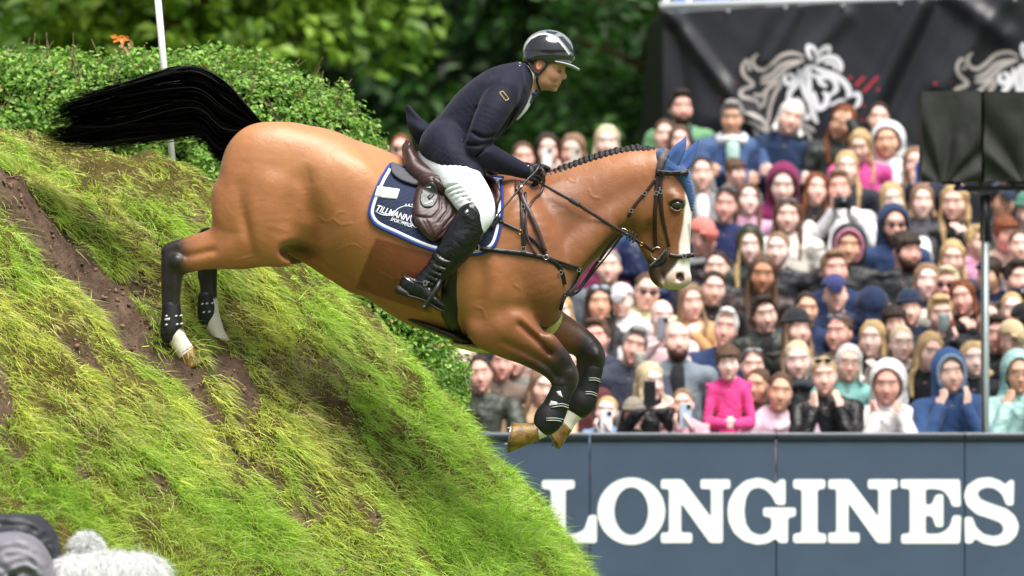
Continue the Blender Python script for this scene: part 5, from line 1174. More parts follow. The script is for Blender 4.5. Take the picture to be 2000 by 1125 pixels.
    B('browband', [(1282, 334), (1300, 336), (1322, 336), (1344, 333)], 3, MATS['grey_padding'], off=.022, th=.004)
    for a, b in ((1289, 375), (1281, 378), (1258, 378), (1232, 412), (1336, 500)): buckle(a, b, T, 4, 4, bd, .3, .014)
    yb = surf(1284, 495, T, -1, -.08) - .012
    ring('bit_ring', 1283, 495, yb, 12, .0028, MATS['silver'], bd); ring('bit_ring', 1309, 497, yb - .002, 6, .0025, MATS['brass'], bd)
    strap('shank', [(1268, 520), (1284, 506), (1305, 483)], 5, MATS['worn_steel'], bd, ys=[yb * PXM - 4] * 3, th=.004)
    gp = [(1268, 520), (1284, 502), (1302, 488), (1304, 500), (1296, 513), (1280, 521)]; patch('chin_guard', gp, .004, .006, mat('rubber', hexc('#2a2a2c'), .6), bd, T, sp=3, smooth_outline=False)
    fly = lambda nm, pts, wd, ys, m=dk, th=.005: strap(nm, pts, wd, m, bd, ys=ys, th=th)
    fly('curb_strap', [(1208, 449), (1230, 462), (1252, 476), (1276, 492)], [6, 8, 8, 6], [-46, -42, -38, yb * PXM])
    for k, (a, b) in enumerate(((1226, 459), (1232, 462), (1238, 466))): strap('rein_stop', [(a + 3, b - 9), (a - 3, b + 9)], 4, MATS['rubber'], bd, ys=[-44, -44], th=.010)
    ring('rein_ring', 1219, 452, -.118, 8, .002, MATS['silver'], bd, ry=4, rot=-.5); ring('rein_ring', 1252, 477, -.105, 3, .002, MATS['brass'], bd)
    # ---- reins
    rn = empty('reins', uc(1060, 350, -60)); tag(rn, 'brown leather reins running from the rider hands to the bit', 'reins')
    R_ = lambda nm, pts, wd, ys=None, m=BROWN, **q: strap(nm, pts, wd, m, rn, None if ys is not None else T2, ys=ys, **q)
    R_('rein', [(1054, 357), (1085, 375), (1121, 395), (1160, 420), (1211, 451)], [6, 7, 8.5, 8, 6], [-60, -62, -64, -60, -48], th=.005); R_('rubber_grip', [(1112, 390), (1130, 401)], 10, [-66, -66], MATS['rubber'], th=.006)
    R_('rein', [(1060, 366), (1062, 345), (1058, 333), (1050, 340)], 6, [-66, -72, -70, -60], th=.004); R_('rein', [(1064, 350), (1056, 376), (1040, 393), (1028, 420), (1028, 455), (1036, 480), (1050, 503)], 5, off=.014)
    R_('rein', [(1009, 372), (1011, 358), (1022, 392), (1036, 420), (1050, 452), (1065, 492)], [7, 9, 9, 9, 9, 7], off=.020)
    R_('far_rein', [(1066, 350), (1140, 410), (1220, 452), (1270, 490)], 7, [50, 62, 56, 38], th=.005)
    wh = empty('riding_whip', uc(1000, 390, -80)); tag(wh, 'short thin riding whip held in the rider hand with a silver collar', 'whip')
    y1, y2 = surf(955, 445, [HTREE, PT, FT]) - .07, -.30
    pw = [(*uc(1054, 322, -62), .009), (*uc(1047, 336, -66), .0095), (*uc(1030, 352, -78), .007), (*uc(1018, 366, -88), .006), (uc(985, 0)[0], (y1 - .24) / 2, uc(0, 406)[2], .0045), (uc(953, 0)[0], y1, uc(0, 447)[2], .003)]
    v, f = tubes([pw], 10); mesh_obj('shaft', v, f, BLK, wh); c = np.array(pw[3][:3]); v, f = tubes([[(*(c + (.006, 0, .006)), .0085), (*(c - (.012, 0, .013)), .0085)]], 12); mesh_obj('collar', v, f, MATS['silver'], wh)
    # ---- leg boots, each one a thing strapped round its leg
    bk = mat('boot_shell', hexc('#17181a'), .5, .45, bump=.3, bscale=180, bdist=.001, noise=.15, nscale=30)
    wt = mat('boot_mark', hexc('#c9cac8'), .4)
    def legboot(label, rows, yc, side, marks, box_):
        t = empty('tendon_boot', uc(rows[0][0], rows[0][1], rows[0][2])); tag(t, label, 'horse boot', 'boots on the horse legs')
        _, bt = shell('cuff', lambda f: ft(f, rows, 3), .004, bk, t, *box_)
        for mk in marks:
            if mk[0] == 's': strap('buckle_strap', mk[1], 6.5, BLK, t, [bt], off=.001, th=.003, n=3); strap('strap_edge', [(a, b - 2.2) for a, b in mk[1]], 1.3, wt, t, [bt], off=.005, th=.0015, n=3); strap('strap_edge', [(a, b + 2.2) for a, b in mk[1]], 1.3, wt, t, [bt], off=.005, th=.0015, n=3)
            elif mk[0] == 'p': patch('reflective_mark', mk[1], .001, .002, wt, t, [bt], sp=3, smooth_outline=False)
            elif mk[0] == 'd':
                for a, b in mk[1]: patch('reflective_mark', [(a - 3.4, b + 1), (a, b - 2.4), (a + 3.4, b - 1), (a, b + 2.4)], .001, .003, wt, t, [bt], sp=3, smooth_outline=False)
        return t
    legboot('black tendon boot with white triangle marks on the near foreleg', [(1100, 752, -58, 21, 19), (1092, 775, -58, 23, 20), (1082, 798, -58, 25.5, 20), (1072, 815, -58, 28.5, 23), (1066, 826, -58, 24, 22)], -58, -1,
            [('s', [(1076, 792), (1096, 789), (1110, 793)]), ('s', [(1066, 817), (1084, 817), (1100, 820)]), ('p', [(1086, 763), (1094, 762), (1099, 776), (1089, 770)]), ('p', [(1076, 781), (1088, 784), (1086, 794), (1071, 791)])], ((1030, -105, 720), (1130, -15, 865)))
    legboot('black tendon boot on the far foreleg partly behind the near one', [(1158, 722, 58, 21, 19), (1151, 748, 58, 22, 19), (1143, 770, 58, 26, 20), (1136, 785, 58, 28.5, 23), (1131, 795, 58, 24, 22)], 58, -1,
            [('s', [(1150, 741), (1164, 741), (1174, 745)]), ('s', [(1143, 768), (1156, 768), (1168, 773)])], ((1095, 10, 690), (1195, 105, 830)))
    legboot('black fetlock boot with studded straps on the near hind leg', [(338, 600, -54, 18, 15), (338, 622, -54, 20, 18), (337, 640, -55, 21, 19), (333, 655, -55, 15, 18)], -54, -1, [('d', [(329, 617), (348, 617), (357, 616), (329, 634), (350, 633), (358, 632)]), ('p', [(325, 622), (336, 620), (336, 625), (326, 626)])], ((300, -90, 575), (375, -20, 685)))
    legboot('black fetlock boot with studded straps on the far hind leg', [(401, 582, 54, 17, 15), (402, 602, 54, 19.5, 17), (403, 618, 54, 19, 17), (399, 630, 54, 13, 15)], 54, -1, [('d', [(393, 594), (402, 593), (413, 592), (422, 591), (396, 610), (407, 609), (418, 608)])], ((370, 15, 555), (445, 95, 655)))
    return [HTREE, PT, ST, FT, KT]
TT = build_tack()
# ================================================================ RIDER
def build_rider():
    R = empty('person', uc(870, 330, 0)); tag(R, 'rider in navy jacket, white breeches and black boots crouching forward on the jumping horse', 'rider')
    skin = mat('rider_skin', attr=True, rough=.48, spec=.4, noise=.08, nscale=22, bump=.25, bscale=160, bdist=.001)
    # body: one continuous figure from head to feet, clothed over
    f = Field((-.75, -.50, 1.75), (.40, .42, 3.52), .009)
    ft(f, [(868, 298, 0, 34, 48), (905, 255, 0, 34, 42), (945, 215, 0, 36, 46), (985, 182, 0, 32, 48), (1010, 162, 0, 24, 30), (1032, 148, 0, 19, 20)], 8)
    for s in (-1, 1):
        ft(f, [(975, 190, s * 58, 22, 22), (955, 238, s * 80, 14, 14), (938, 284, s * 88, 12, 12), (970, 306, s * 72, 11, 11), (1018, 328, s * 44, 10, 10), (1034, 338, s * 38, 9, 9)], 6)
        ft(f, [(866, 305, s * 32, 38, 34), (902, 352, s * 96, 32, 24), (930, 406, s * 134, 23, 20), (900, 468, s * 138, 22, 18), (862, 522, s * 138, 16, 14), (836, 556, s * 138, 12, 12), (800, 562, s * 138, 8, 10)], 8)
        ft(f, [(812, 566, s * 138, 7, 9), (860, 594, s * 140, 5, 8)], 4)
    fe(f, 1066, 120, 0, (38, 31, 38), 6)
    V, F = f.mesh(1)
    def hd(f):
        fe(f, 1068, 122, 0, (35, 29, 36), 6); fe(f, 1072, 138, 0, (30, 26, 34), 10, -10)
        ft(f, [(1052, 150, 0, 20, 23), (1066, 162, 0, 13, 19), (1077, 169, 0, 8, 10)], 8); fe(f, 1083, 164, 0, (6, 13, 8), 5)
        fe(f, 1095, 131, 0, (7, 22, 5), 5); ft(f, [(1098, 135, 0, 3, 4.5), (1102, 145, 0, 3.8, 5), (1103, 151, 0, 4, 7)], 3); fe(f, 1097, 153, -5, (4, 3.5, 3), 2); fe(f, 1097, 153, 5, (4, 3.5, 3), 2)
        ft(f, [(1090, 159, 0, 3.4, 9), (1092, 162, 0, 2.4, 8)], 3); ft(f, [(1087, 169.5, 0, 2.8, 8)] * 1 + [(1085, 171, 0, 3, 8)], 3); ft(f, [(1094, 165.5, 0, .9, 9), (1086, 166, 0, .8, 10)], 1, op='sub')
        fe(f, 1083, 175, 0, (5.5, 9, 4.5), 4); fe(f, 1081, 147, -17, (8, 6, 8), 8); fe(f, 1081, 147, 17, (8, 6, 8), 8); ft(f, [(1088, 150, 0, 5, 14), (1087, 164, 0, 5, 12)], 6)
        for s in (-1, 1):
            fe(f, 1091, 140, s * 17, (6, 7, 3.6), 3, op='sub'); fe(f, 1087, 140, s * 14, (5, 5, 4), 1.5)
            fe(f, 1052, 130, s * 29, (6.5, 3.6, 9.5), 2, 12); fe(f, 1053.5, 129, s * 32.5, (3.4, 2.6, 6), 1.5, 12, 'sub')
        ft(f, [(1062, 150, 0, 20, 18), (1046, 160, 0, 20, 18), (1028, 168, 0, 22, 20), (1012, 178, 0, 26, 26), (990, 190, 0, 36, 34)], 8)
    f2 = Field((-.10, -.12, 2.98), (.32, .12, 3.42), .0035); hd(f2); V2, F2 = f2.mesh(1)
    # one surface: fine head field stamped together with the coarse body
    x, y, d = topx(V2)
    C = np.tile(np.array(hexc('#d09a80')), (len(V2), 1))
    def bl(c, m): nonlocal C; C = C * (1 - m[:, None]) + np.array(c) * m[:, None]
    bl(hexc('#b8695a'), .3 * np.exp(-((x - 1080) ** 2 / 120 + (y - 150) ** 2 / 90))); bl(hexc('#7a2c28'), .8 * np.exp(-((x - 1089) ** 2 / 18 + (y - 165) ** 2 / 16)) * (np.abs(d) < 12))
    bl(hexc('#7d5a4c'), .4 * sstep(12, 0, pdist(x, y, [(1060, 168), (1078, 172), (1086, 160)])) * (y > 150)); bl(hexc('#20140f'), .9 * np.exp(-((x - 1092.5) ** 2 / 6 + (y - 140) ** 2 / 3)) * (np.abs(d) > 8)); bl(hexc('#3a271e'), .6 * np.exp(-((x - 1093) ** 2 / 16 + (y - 133.5) ** 2 / 4)) * (np.abs(d) > 6))
    bl(hexc('#c4705c'), .5 * np.exp(-((x - 1053) ** 2 / 40 + (y - 130) ** 2 / 60)) * (np.abs(d) > 26)); bl(hexc('#3a2c24'), .8 * sstep(1048, 1044, x) * sstep(142, 136, y))
    body = mesh_obj('body', np.vstack([V, V2]), np.vstack([F, F2 + len(V)]), skin, R, colors=np.vstack([np.tile(np.array(hexc('#bb7f66')), (len(V), 1)), C]))
    # helmet
    H = empty('helmet', uc(1070, 95, 0)); H.parent = R; H.location = Vector(uc(1070, 95, 0)) - R.location; bpy.context.view_layer.update()
    def put(o):   # children of the helmet: meshes built in world space
        o.data.transform(Matrix.Translation(-(Vector(uc(1070, 95, 0))))); o.parent = H; return o
    curve = [(1022, 100), (1026, 88), (1036, 76), (1052, 68), (1066, 67), (1080, 72), (1094, 84), (1104, 96), (1111, 106)]
    def hc(x, y, d, V):
        c = np.tile(np.array(hexc('#1d1e20')), (len(x), 1)); a = pdist(x, y, curve); above = in_poly(x, y, curve + [(1140, 106), (1140, 40), (1000, 40), (1000, 100)])
        c = np.where(above[:, None], np.array(hexc('#85898a')), c); ins = in_poly(x, y, [(1089, 72), (1099, 72), (1114, 88), (1123, 104), (1118, 106), (1104, 90)]) | in_poly(x, y, [(1066, 60), (1090, 64), (1084, 69), (1068, 65)]) | (np.abs(d) < 11) & (y > 70)
        c = np.where((above & ins)[:, None], np.array(hexc('#26282d')), c); c = np.where((a < 2.0)[:, None], np.array(hexc('#c9ccc9')), c); return c
    def sh(f):
        fe(f, 1071, 99, 0, (50, 41, 41), 4); fe(f, 1060, 112, 0, (38, 38, 18), 6); fe(f, 1073, 112, 0, (48.5, 40, 22), 4); ft(f, [(1036, 118, 0, 13, 30), (1033, 126, 0, 9, 20)], 8)
        fe(f, 1052, 134, -38, (17, 22, 17), 3, op='sub'); fe(f, 1052, 134, 38, (17, 22, 17), 3, op='sub')
        f.cut(lambda X, Y, Z: (Z - uc(0, 125)[2]) + 0 * X + np.where(X < uc(1044, 0)[0], -1, 0) * .0 - np.where(X < uc(1044, 0)[0], -.02, 0), .003)
        fe(f, 1073, 143, 0, (46, 35, 25), 2, op='sub')
    hm = mat('helmet_gloss', attr=True, rough=.09, spec=.7, coat=1)
    o, _ = shell('shell', sh, .0035, hm, None, (1005, -60, 45), (1140, 60, 150), colfn=hc, sm=2); put(o)
    def vis(f):
        ft(f, [(1084, 121, 0, 4.0, 38), (1104, 125.5, 0, 3.4, 38), (1118, 130, 0, 3, 31), (1130, 136, 0, 2.4, 15)], 2, n=8)
    o, _ = shell('visor', vis, .0025, mat('visor_grey', hexc('#a9adb2'), .45, .4), None, (1070, -55, 105), (1145, 55, 150)); put(o)
    for s in (-1, 1):
        k = []
        for pts in ([(1072, 122, s * 33), (1062, 136, s * 33), (1052, 147, s * 30)], [(1032, 124, s * 30), (1040, 138, s * 31), (1049, 147, s * 30)], [(1049, 145, s * 30.5), (1049, 160, s * 25), (1054, 175, s * 14), (1057, 180, 0)]):
            q = catmull(pts, 6); k.append([(*uc(*r), .0062 if True else 0) for r in q])
        v, ff = tubes(k, 8); put(mesh_obj('chin_strap', v, ff, mat('webbing', hexc('#141518'), .6), None))
    for s in (-1, 1):
        o = ring('slider', 1049, 147, s * 32 / PXM, 4, .0026, MATS['black_plastic'], None); put(o)
    o, _ = shell('badge', lambda f: fe(f, 1120, 113, 0, (3, 6, 3.5), 1), .0018, MATS['silver'], None, (1112, -10, 106), (1127, 10, 120)); put(o)
    # jacket
    nav = mat('navy_cloth', hexc('#14172a'), .72, .25, noise=.08, nscale=40, bump=.25, bscale=500, bdist=.001, sheen=.08, wrinkle=.025, wscale=5)
    def jk(f):
        ft(f, [(874, 296, 0, 58, 68), (902, 260, 0, 56, 62), (940, 218, 0, 59, 68), (976, 186, 0, 55, 76), (1000, 164, 0, 41, 56), (1018, 150, 0, 29, 34)], 10)
        ft(f, [(880, 286, 0, 58, 72), (892, 324, 0, 58, 82), (908, 348, 0, 46, 88)], 12)
        for s in (-1, 1): ft(f, [(866, 286, s * 44, 46, 48), (890, 320, s * 66, 44, 48), (916, 338, s * 80, 30, 42)], 10)
        ft(f, [(1014, 133, 0, 12, 25), (1022, 150, 0, 19, 29), (1026, 168, 0, 14, 26)], 5)                        # collar
        for s in (-1, 1):
            ft(f, [(982, 186, s * 62, 33, 30), (962, 222, s * 84, 31, 28), (943, 262, s * 94, 27, 26), (935, 292, s * 94, 25, 24), (958, 308, s * 82, 24, 22), (990, 322, s * 62, 20, 18), (1018, 333, s * 46, 16, 15), (1024, 335, s * 43, 15, 14)], 8)
            fe(f, 985, 172, s * 56, (32, 26, 24), 10)
            # folds at elbow and armpit
            for pts in ([(925, 262, s * 112, 2, 6), (945, 272, s * 120, 3, 5), (968, 268, s * 108, 2, 6)], [(915, 285, s * 108, 2, 6), (938, 286, s * 120, 3, 5), (962, 280, s * 108, 2, 6)], [(930, 308, s * 104, 2, 6), (945, 296, s * 115, 2.6, 5), (956, 286, s * 112, 2, 6)], [(935, 215, s * 70, 2, 7), (932, 245, s * 72, 3, 7), (915, 275, s * 70, 2, 7)], [(985, 250, s * 80, 2, 6), (972, 270, s * 92, 3, 6)]): ft(f, pts, 7, op='sub')
        ft(f, [(860, 215, -66, 2, 5), (905, 262, -72, 3, 5), (900, 310, -76, 2, 6)], 8, op='sub'); ft(f, [(880, 285, -78, 2, 8), (920, 300, -80, 2.4, 8)], 8, op='sub')
        ax = uc(815, 304); bx = uc(948, 364); nx, nz = -(bx[2] - ax[2]), (bx[0] - ax[0]); L = math.hypot(nx, nz)
        f.cut(lambda X, Y, Z: ((X - ax[0]) * nx + (Z - ax[2]) * nz) / L + .05 * np.cos(X * 30) * 0 + 0 * Y, .004)
        fe(f, 884, 372, 0, (44, 60, 40), 6, op='sub'); fe(f, 856, 356, 0, (36, 58, 44), 6, op='sub')
        ft(f, [(1050, 150, 0, 13, 13), (1034, 158, 0, 14, 15), (1032, 185, 0, 8, 8), (1018, 220, 0, 5, 5)], 3, op='sub')
        ft(f, [(1040, 122, 0, 20, 19), (1036, 142, 0, 20, 20)], 3, op='sub')
    jo, JT = shell('jacket', jk, .0048, nav, R, (790, -135, 110), (1065, 135, 390), sm=1)
    gold = mat('gold_thread', hexc('#c9a660'), .45)
    pl = [(976, 184), (982, 181), (994, 196), (988, 200), (976, 184)]; strap('sleeve_badge', pl, 1.6, gold, R, [JT], off=.001, th=.0016, smooth=False); strap('collar_mark', [(1013, 124), (1018, 123.5), (1018, 129), (1014, 129), (1013, 124)], .9, MATS['silver'], R, [JT], off=.001, th=.001, smooth=False)
    strap('lapel', [(1020, 126), (1022, 160), (1021, 185), (1008, 215), (990, 250)], [7, 12, 15, 10, 3], nav, R, [JT], off=.001, th=.004)
    # flying coat tail
    tl = [(796, 206), (804, 208), (815, 224), (834, 245), (845, 252), (836, 262), (824, 276), (812, 262), (801, 240)]
    def flap(f): [ft(f, [(848, 262, -20, 4, 5), (842 + (a - 842) * .5, 256 + (b - 256) * .5 + 3, -24 + c, 3, 4), (a, b, -16 + 2 * c, 1.6, 2)], 9) for a, b, c in [(np.interp(q, [0, 8, 14, 22], [797, 799, 804, 824]), 207 + 3.6 * q, 3 * math.sin(q * .45)) for q in range(22)]]
    shell('coat_tail', flap, .004, nav, R, (780, -70, 190), (870, 60, 300))
    # shirt collar, tie
    def cl(f): ft(f, [(1032, 137, 0, 17, 22), (1038, 150, 0, 18, 22), (1041, 168, 0, 13, 17), (1034, 190, 0, 9, 9), (1022, 214, 0, 7, 7), (1010, 232, 0, 3, 4)], 5); ft(f, [(1046, 125, 0, 18, 17), (1046, 146, 0, 15, 18), (1052, 160, 0, 12, 16)], 3, op='sub')
    shell('shirt', cl, .0035, mat('white_cotton', hexc('#e8ebee'), .7, .2), R, (1000, -35, 115), (1065, 35, 240))
    def tie(f): fe(f, 1043, 183, -3, (7, 12, 6), 2); ft(f, [(1040, 188, 0, 5, 9), (1036, 200, 0, 3.5, 8)], 2); fe(f, 1047, 177, -2, (5, 13, 4.5), 3)
    shell('tie', tie, .0025, mat('blue_tie', hexc('#2c4a7a'), .5), R, (1015, -20, 165), (1055, 20, 215))
    # breeches
    def bw(f):
        ft(f, [(862, 300, 0, 47, 58), (880, 320, 0, 40, 60)], 8)
        for s in (-1, 1):
            ft(f, [(862, 312, s * 36, 43, 40), (884, 332, s * 72, 43, 34), (906, 362, s * 104, 40, 28), (927, 394, s * 126, 37, 25), (938, 418, s * 134, 29, 23), (932, 440, s * 136, 22, 20)], 10)
            for k in range(6): ft(f, [(868 + k * 8, 372 + k * 7, s * (106 + k * 5), .7, 5), (880 + k * 8, 366 + k * 7, s * (125 + k * 4), 1.0, 4), (896 + k * 6, 362 + k * 8, s * (137 + k * 3), .5, 4)], 6, op='sub')
    shell('breeches', bw, .005, mat('white_breeches', hexc('#eceef5'), .7, .3, wrinkle=.005, wscale=9, aniso=(1, 1, 2), bump=.15, bscale=300, bdist=.001), R, (800, -175, 270), (985, 175, 480))
    # boots
    bm_ = mat('riding_boot', hexc('#0f0f12'), .27, .5, coat=.12, noise=.2, nscale=20, wrinkle=.012, wscale=18)
    for s in (-1, 1):
        def bt(f):
            ft(f, [(925, 424, s * 136, 30, 24), (912, 450, s * 138, 34, 25), (893, 482, s * 140, 33, 25), (868, 514, s * 140, 27, 21), (848, 537, s * 140, 23, 18), (832, 552, s * 140, 22, 17)], 8)
            ft(f, [(921, 408, s * 140, 12, 17), (915, 424, s * 140, 18, 22)], 8)
            ft(f, [(800, 556, s * 138, 18, 15), (822, 566, s * 139, 20, 16), (842, 580, s * 140, 14, 16), (858, 592, s * 140, 9, 14), (869, 601, s * 140, 5, 8)], 8)
            for k, dp in ((2.6, .6), (3.7, .9), (4.6, 1.2), (5.4, 1.5), (6.2, 1.5), (7, 1.2)):
                a, b = 893 - 9.5 * k, 474 + 11.5 * k; ft(f, [(a - 18, b - 14 - 3 * dp, s * (152), dp, 6), (a - 4, b - 1, s * 165, dp * 1.3, 4), (a + 13, b + 3 + 3 * dp, s * 156, dp, 5)], 8, op='sub')
        o, BT = shell('riding_boot', bt, .005, bm_, R, (770, -175 if s < 0 else 105, 385), (965, -105 if s < 0 else 175, 620))
        def sole(f): ft(f, [(783, 566, s * 138, 9, 14), (797, 573, s * 138, 7, 15)], 2); ft(f, [(800, 577, s * 138, 3.5, 15), (830, 586, s * 139, 3.2, 16), (856, 602, s * 140, 3, 14), (868, 607, s * 140, 2, 8)], 2)
        q, _ = shell('sole', sole, .003, MATS['rubber'], R, (765, -170 if s < 0 else 110, 545), (885, -110 if s < 0 else 170, 625)); q.parent = o; 
        if s < 0:
            k = strap('spur_strap', [(797, 541), (810, 549), (832, 553), (842, 552)], 4.5, MATS['black_leather'], R, [BT], off=.002, th=.003); k.parent = o
            k = strap('spur_strap', [(812, 552), (808, 566), (804, 578)], 4, MATS['black_leather'], R, [BT], off=.002, th=.003); k.parent = o
            k = buckle(833, 553, [BT], 4, 5, R, 0, .008); k.parent = o
            yb = surf(806, 550, [BT], -1, -.4) - .008; v, ff = tubes([[(*uc(812, 554, yb * PXM), .004), (*uc(798, 545, yb * PXM), .004), (*uc(787, 536, -139), .006)]], 8); k = mesh_obj('spur', v, ff, MATS['silver'], R); k.parent = o
            k = patch('zip_tab', [(908, 415), (914, 410), (917, 415), (911, 421)], .001, .003, MATS['silver'], R, [BT], sp=3, smooth_outline=False)[0]; k.parent = o
    # stirrup
    st = empty('stirrup_iron', uc(850, 560, -140)); tag(st, 'black stirrup iron hanging from its leather at the rider foot', 'stirrup')
    def si(f): ft(f, [(864, 540, -140, 3.4, 5), (858, 556, -158, 4.4, 6), (846, 576, -164, 4.6, 6), (832, 597, -162, 4.2, 5)], 2); ft(f, [(864, 540, -140, 3.4, 5), (860, 556, -120, 4, 6), (848, 578, -114, 4.4, 6), (834, 598, -116, 4, 5)], 2); ft(f, [(830, 600, -164, 4.5, 5), (832, 602, -114, 4.5, 5)], 2)
    shell('frame', si, .003, mat('stirrup_black', hexc('#26272a'), .3, .5), st, (815, -180, 525), (880, -95, 620))
    strap('hanging_leather', [(899, 492), (884, 515), (864, 542)], 6, BROWN, st, ys=[-145, -145, -140], th=.004)
    # gloved hands
    gm = mat('black_glove', hexc('#1b1b1f'), .55, .4, bump=.5, bscale=200, bdist=.001, noise=.2, nscale=40)
    for s in (-1, 1):
        y0 = s * 40
        def gl(f):
            ft(f, [(1014, 330, y0, 14, 13), (1026, 334, y0 - s * 2, 14, 14)], 4); fe(f, 1036, 339, y0, (17, 12, 15), 5, 20)
            for k, (L1, r_) in enumerate(((1.0, 5.2), (1.08, 5.4), (1.0, 5.2), (.82, 4.6))):
                a0 = (1040 + 6 - k * 3.0, 331 + k * 6.6); ft(f, [(a0[0], a0[1], y0 + s * 6, r_, r_), (a0[0] + 11 * L1, a0[1] + 2, y0 + s * 10, r_, r_), (a0[0] + 14 * L1, a0[1] + 8, y0 + s * 3, r_ * .92, r_ * .92), (a0[0] + 5 * L1, a0[1] + 11, y0 - s * 2, r_ * .85, r_ * .85)], 1.2)
            ft(f, [(1034, 330, y0 - s * 4, 6, 6), (1046, 325, y0 - s * 9, 5.4, 5.4), (1057, 329, y0 - s * 8, 4.6, 4.6)], 2)
        dx = 0 if s < 0 else 14
        def g2(f, dx=dx):
            if dx: f.lo = f.lo - np.array((dx / PXM, 0, 0)); gl(f); f.lo = f.lo + np.array((dx / PXM, 0, 0))
            else: gl(f)
        o, GT = shell('glove', g2, .0028, gm, R, (995, -75 if s < 0 else 5, 305), (1095, -5 if s < 0 else 75, 375))
        if s < 0:
            k = patch('wrist_tab', [(1018, 320), (1030, 322), (1028, 346), (1014, 344)], .001, .003, BLK, R, [GT], sp=3)[0]; k.parent = o; k = ring('stud', 1031, 326, surf(1031, 326, [GT], -1, -.14) - .003, 1.2, .003, MATS['silver'], R); k.parent = o
    return R
build_rider()
# ================================================================ THE CROWD
def rim(o): return o
HC = np.array((0, .012, 1.635))
def head_sdf(f, e=0.0):
    f.ell(HC, (.076 + e, .094 + e, .092 + e), .01); f.ell((0, -.018, 1.575), (.066 + e, .076 + e, .082 + e), .03)
    f.ell((0, -.046, 1.527), (.044 + e, .040 + e, .031 + e), .035)
def arm(f, pose, s, e=0.0, hand=False):
    A = {'down': ((.20, .01, 1.385), (.262, .03, 1.13), (.235, -.08, .90), (0, -.3, -1), (0, 1, 0)),
         'cross': ((.20, .01, 1.385), (.255, -.07, 1.15), (-.07, -.20, 1.17 + .03 * s), (-1, 0, .15), (0, 0, 1)),
         'phone': ((.20, .0, 1.385), (.235, -.19, 1.20), (.065, -.31, 1.42), (-.25, -.05, 1), (.3, 1, 0)),
         'chin': ((.20, .0, 1.38), (.185, -.21, 1.13), (.085, -.155, 1.38), (-.1, .28, 1), (.5, .8, 0)),
         'mouth': ((.20, .0, 1.38), (.20, -.18, 1.14), (.03, -.175, 1.36), (-.3, .3, 1), (1, .3, 0)),
         'brow': ((.20, .0, 1.385), (.30, -.14, 1.46), (.15, -.17, 1.64), (-1, .25, .25), (0, .3, 1)),
         'clasp': ((.20, .01, 1.385), (.25, -.06, 1.14), (.06, -.25, 1.12), (-1, -.2, .1), (0, 0, 1)),
         'lean': ((.20, -.03, 1.375), (.265, -.16, 1.14), (.11, -.34, 1.13), (-.9, -.4, 0), (0, 0, 1))}[pose]
    sh, el, wr, hd, ac = (np.array(a, float) for a in A)
    for v in (sh, el, wr, hd, ac): v[0] *= s
    if pose == 'cross' and s < 0: wr[1] += .03
    if not hand:
        f.tube([(*sh, .046 + e), (*((sh + el) / 2), .043 + e), (*el, .037 + e), (*((el + wr) / 2), .033 + e), (*wr, .025 + e * 1.0)], .04, n=4)
        return
    f.tube([(*el, .03), (*wr, .022)], .01, n=2)
    hd /= np.linalg.norm(hd); ac = ac - hd * (ac @ hd); ac /= np.linalg.norm(ac)
    nrm = np.cross(hd, ac); toward = np.array((0, .2, 0)) if pose != 'down' else np.array((0, -.3, 0)); cv = toward - hd * (toward @ hd); cv /= np.linalg.norm(cv) + 1e-9
    for i, L in enumerate((.92, 1.0, .96, .78)):
        o = ac * (.0285 - .019 * i); k = wr + hd * .085 + o; c = .3 if pose in ('chin', 'brow', 'down') else .75
        f.tube([(*(wr + o * .6 + hd * .02), .015), (*k, .0115), (*(k + (hd * (1 - c * .4) + cv * c * .6) * .042 * L), .0098), (*(k + (hd * (1 - c) + cv * c) * .05 * L + (hd * (1 - c * .4) + cv * c * .6) * .03 * L), .0085)], .004, n=2)
    f.tube([(*(wr + ac * .02 + hd * .03), .013), (*(wr + ac * .048 + hd * .062 + cv * .01), .0105), (*(wr + ac * .052 + hd * .095 + cv * .02), .009)], .006, n=2)
def both(pose): return (pose, pose) if pose not in ('mouth', 'brow', 'phone1') else {'mouth': ('down', 'mouth'), 'brow': ('down', 'brow'), 'phone1': ('down', 'phone')}[pose]
LO, HI = (-.36, -.46, .84), (.36, .22, 1.80)
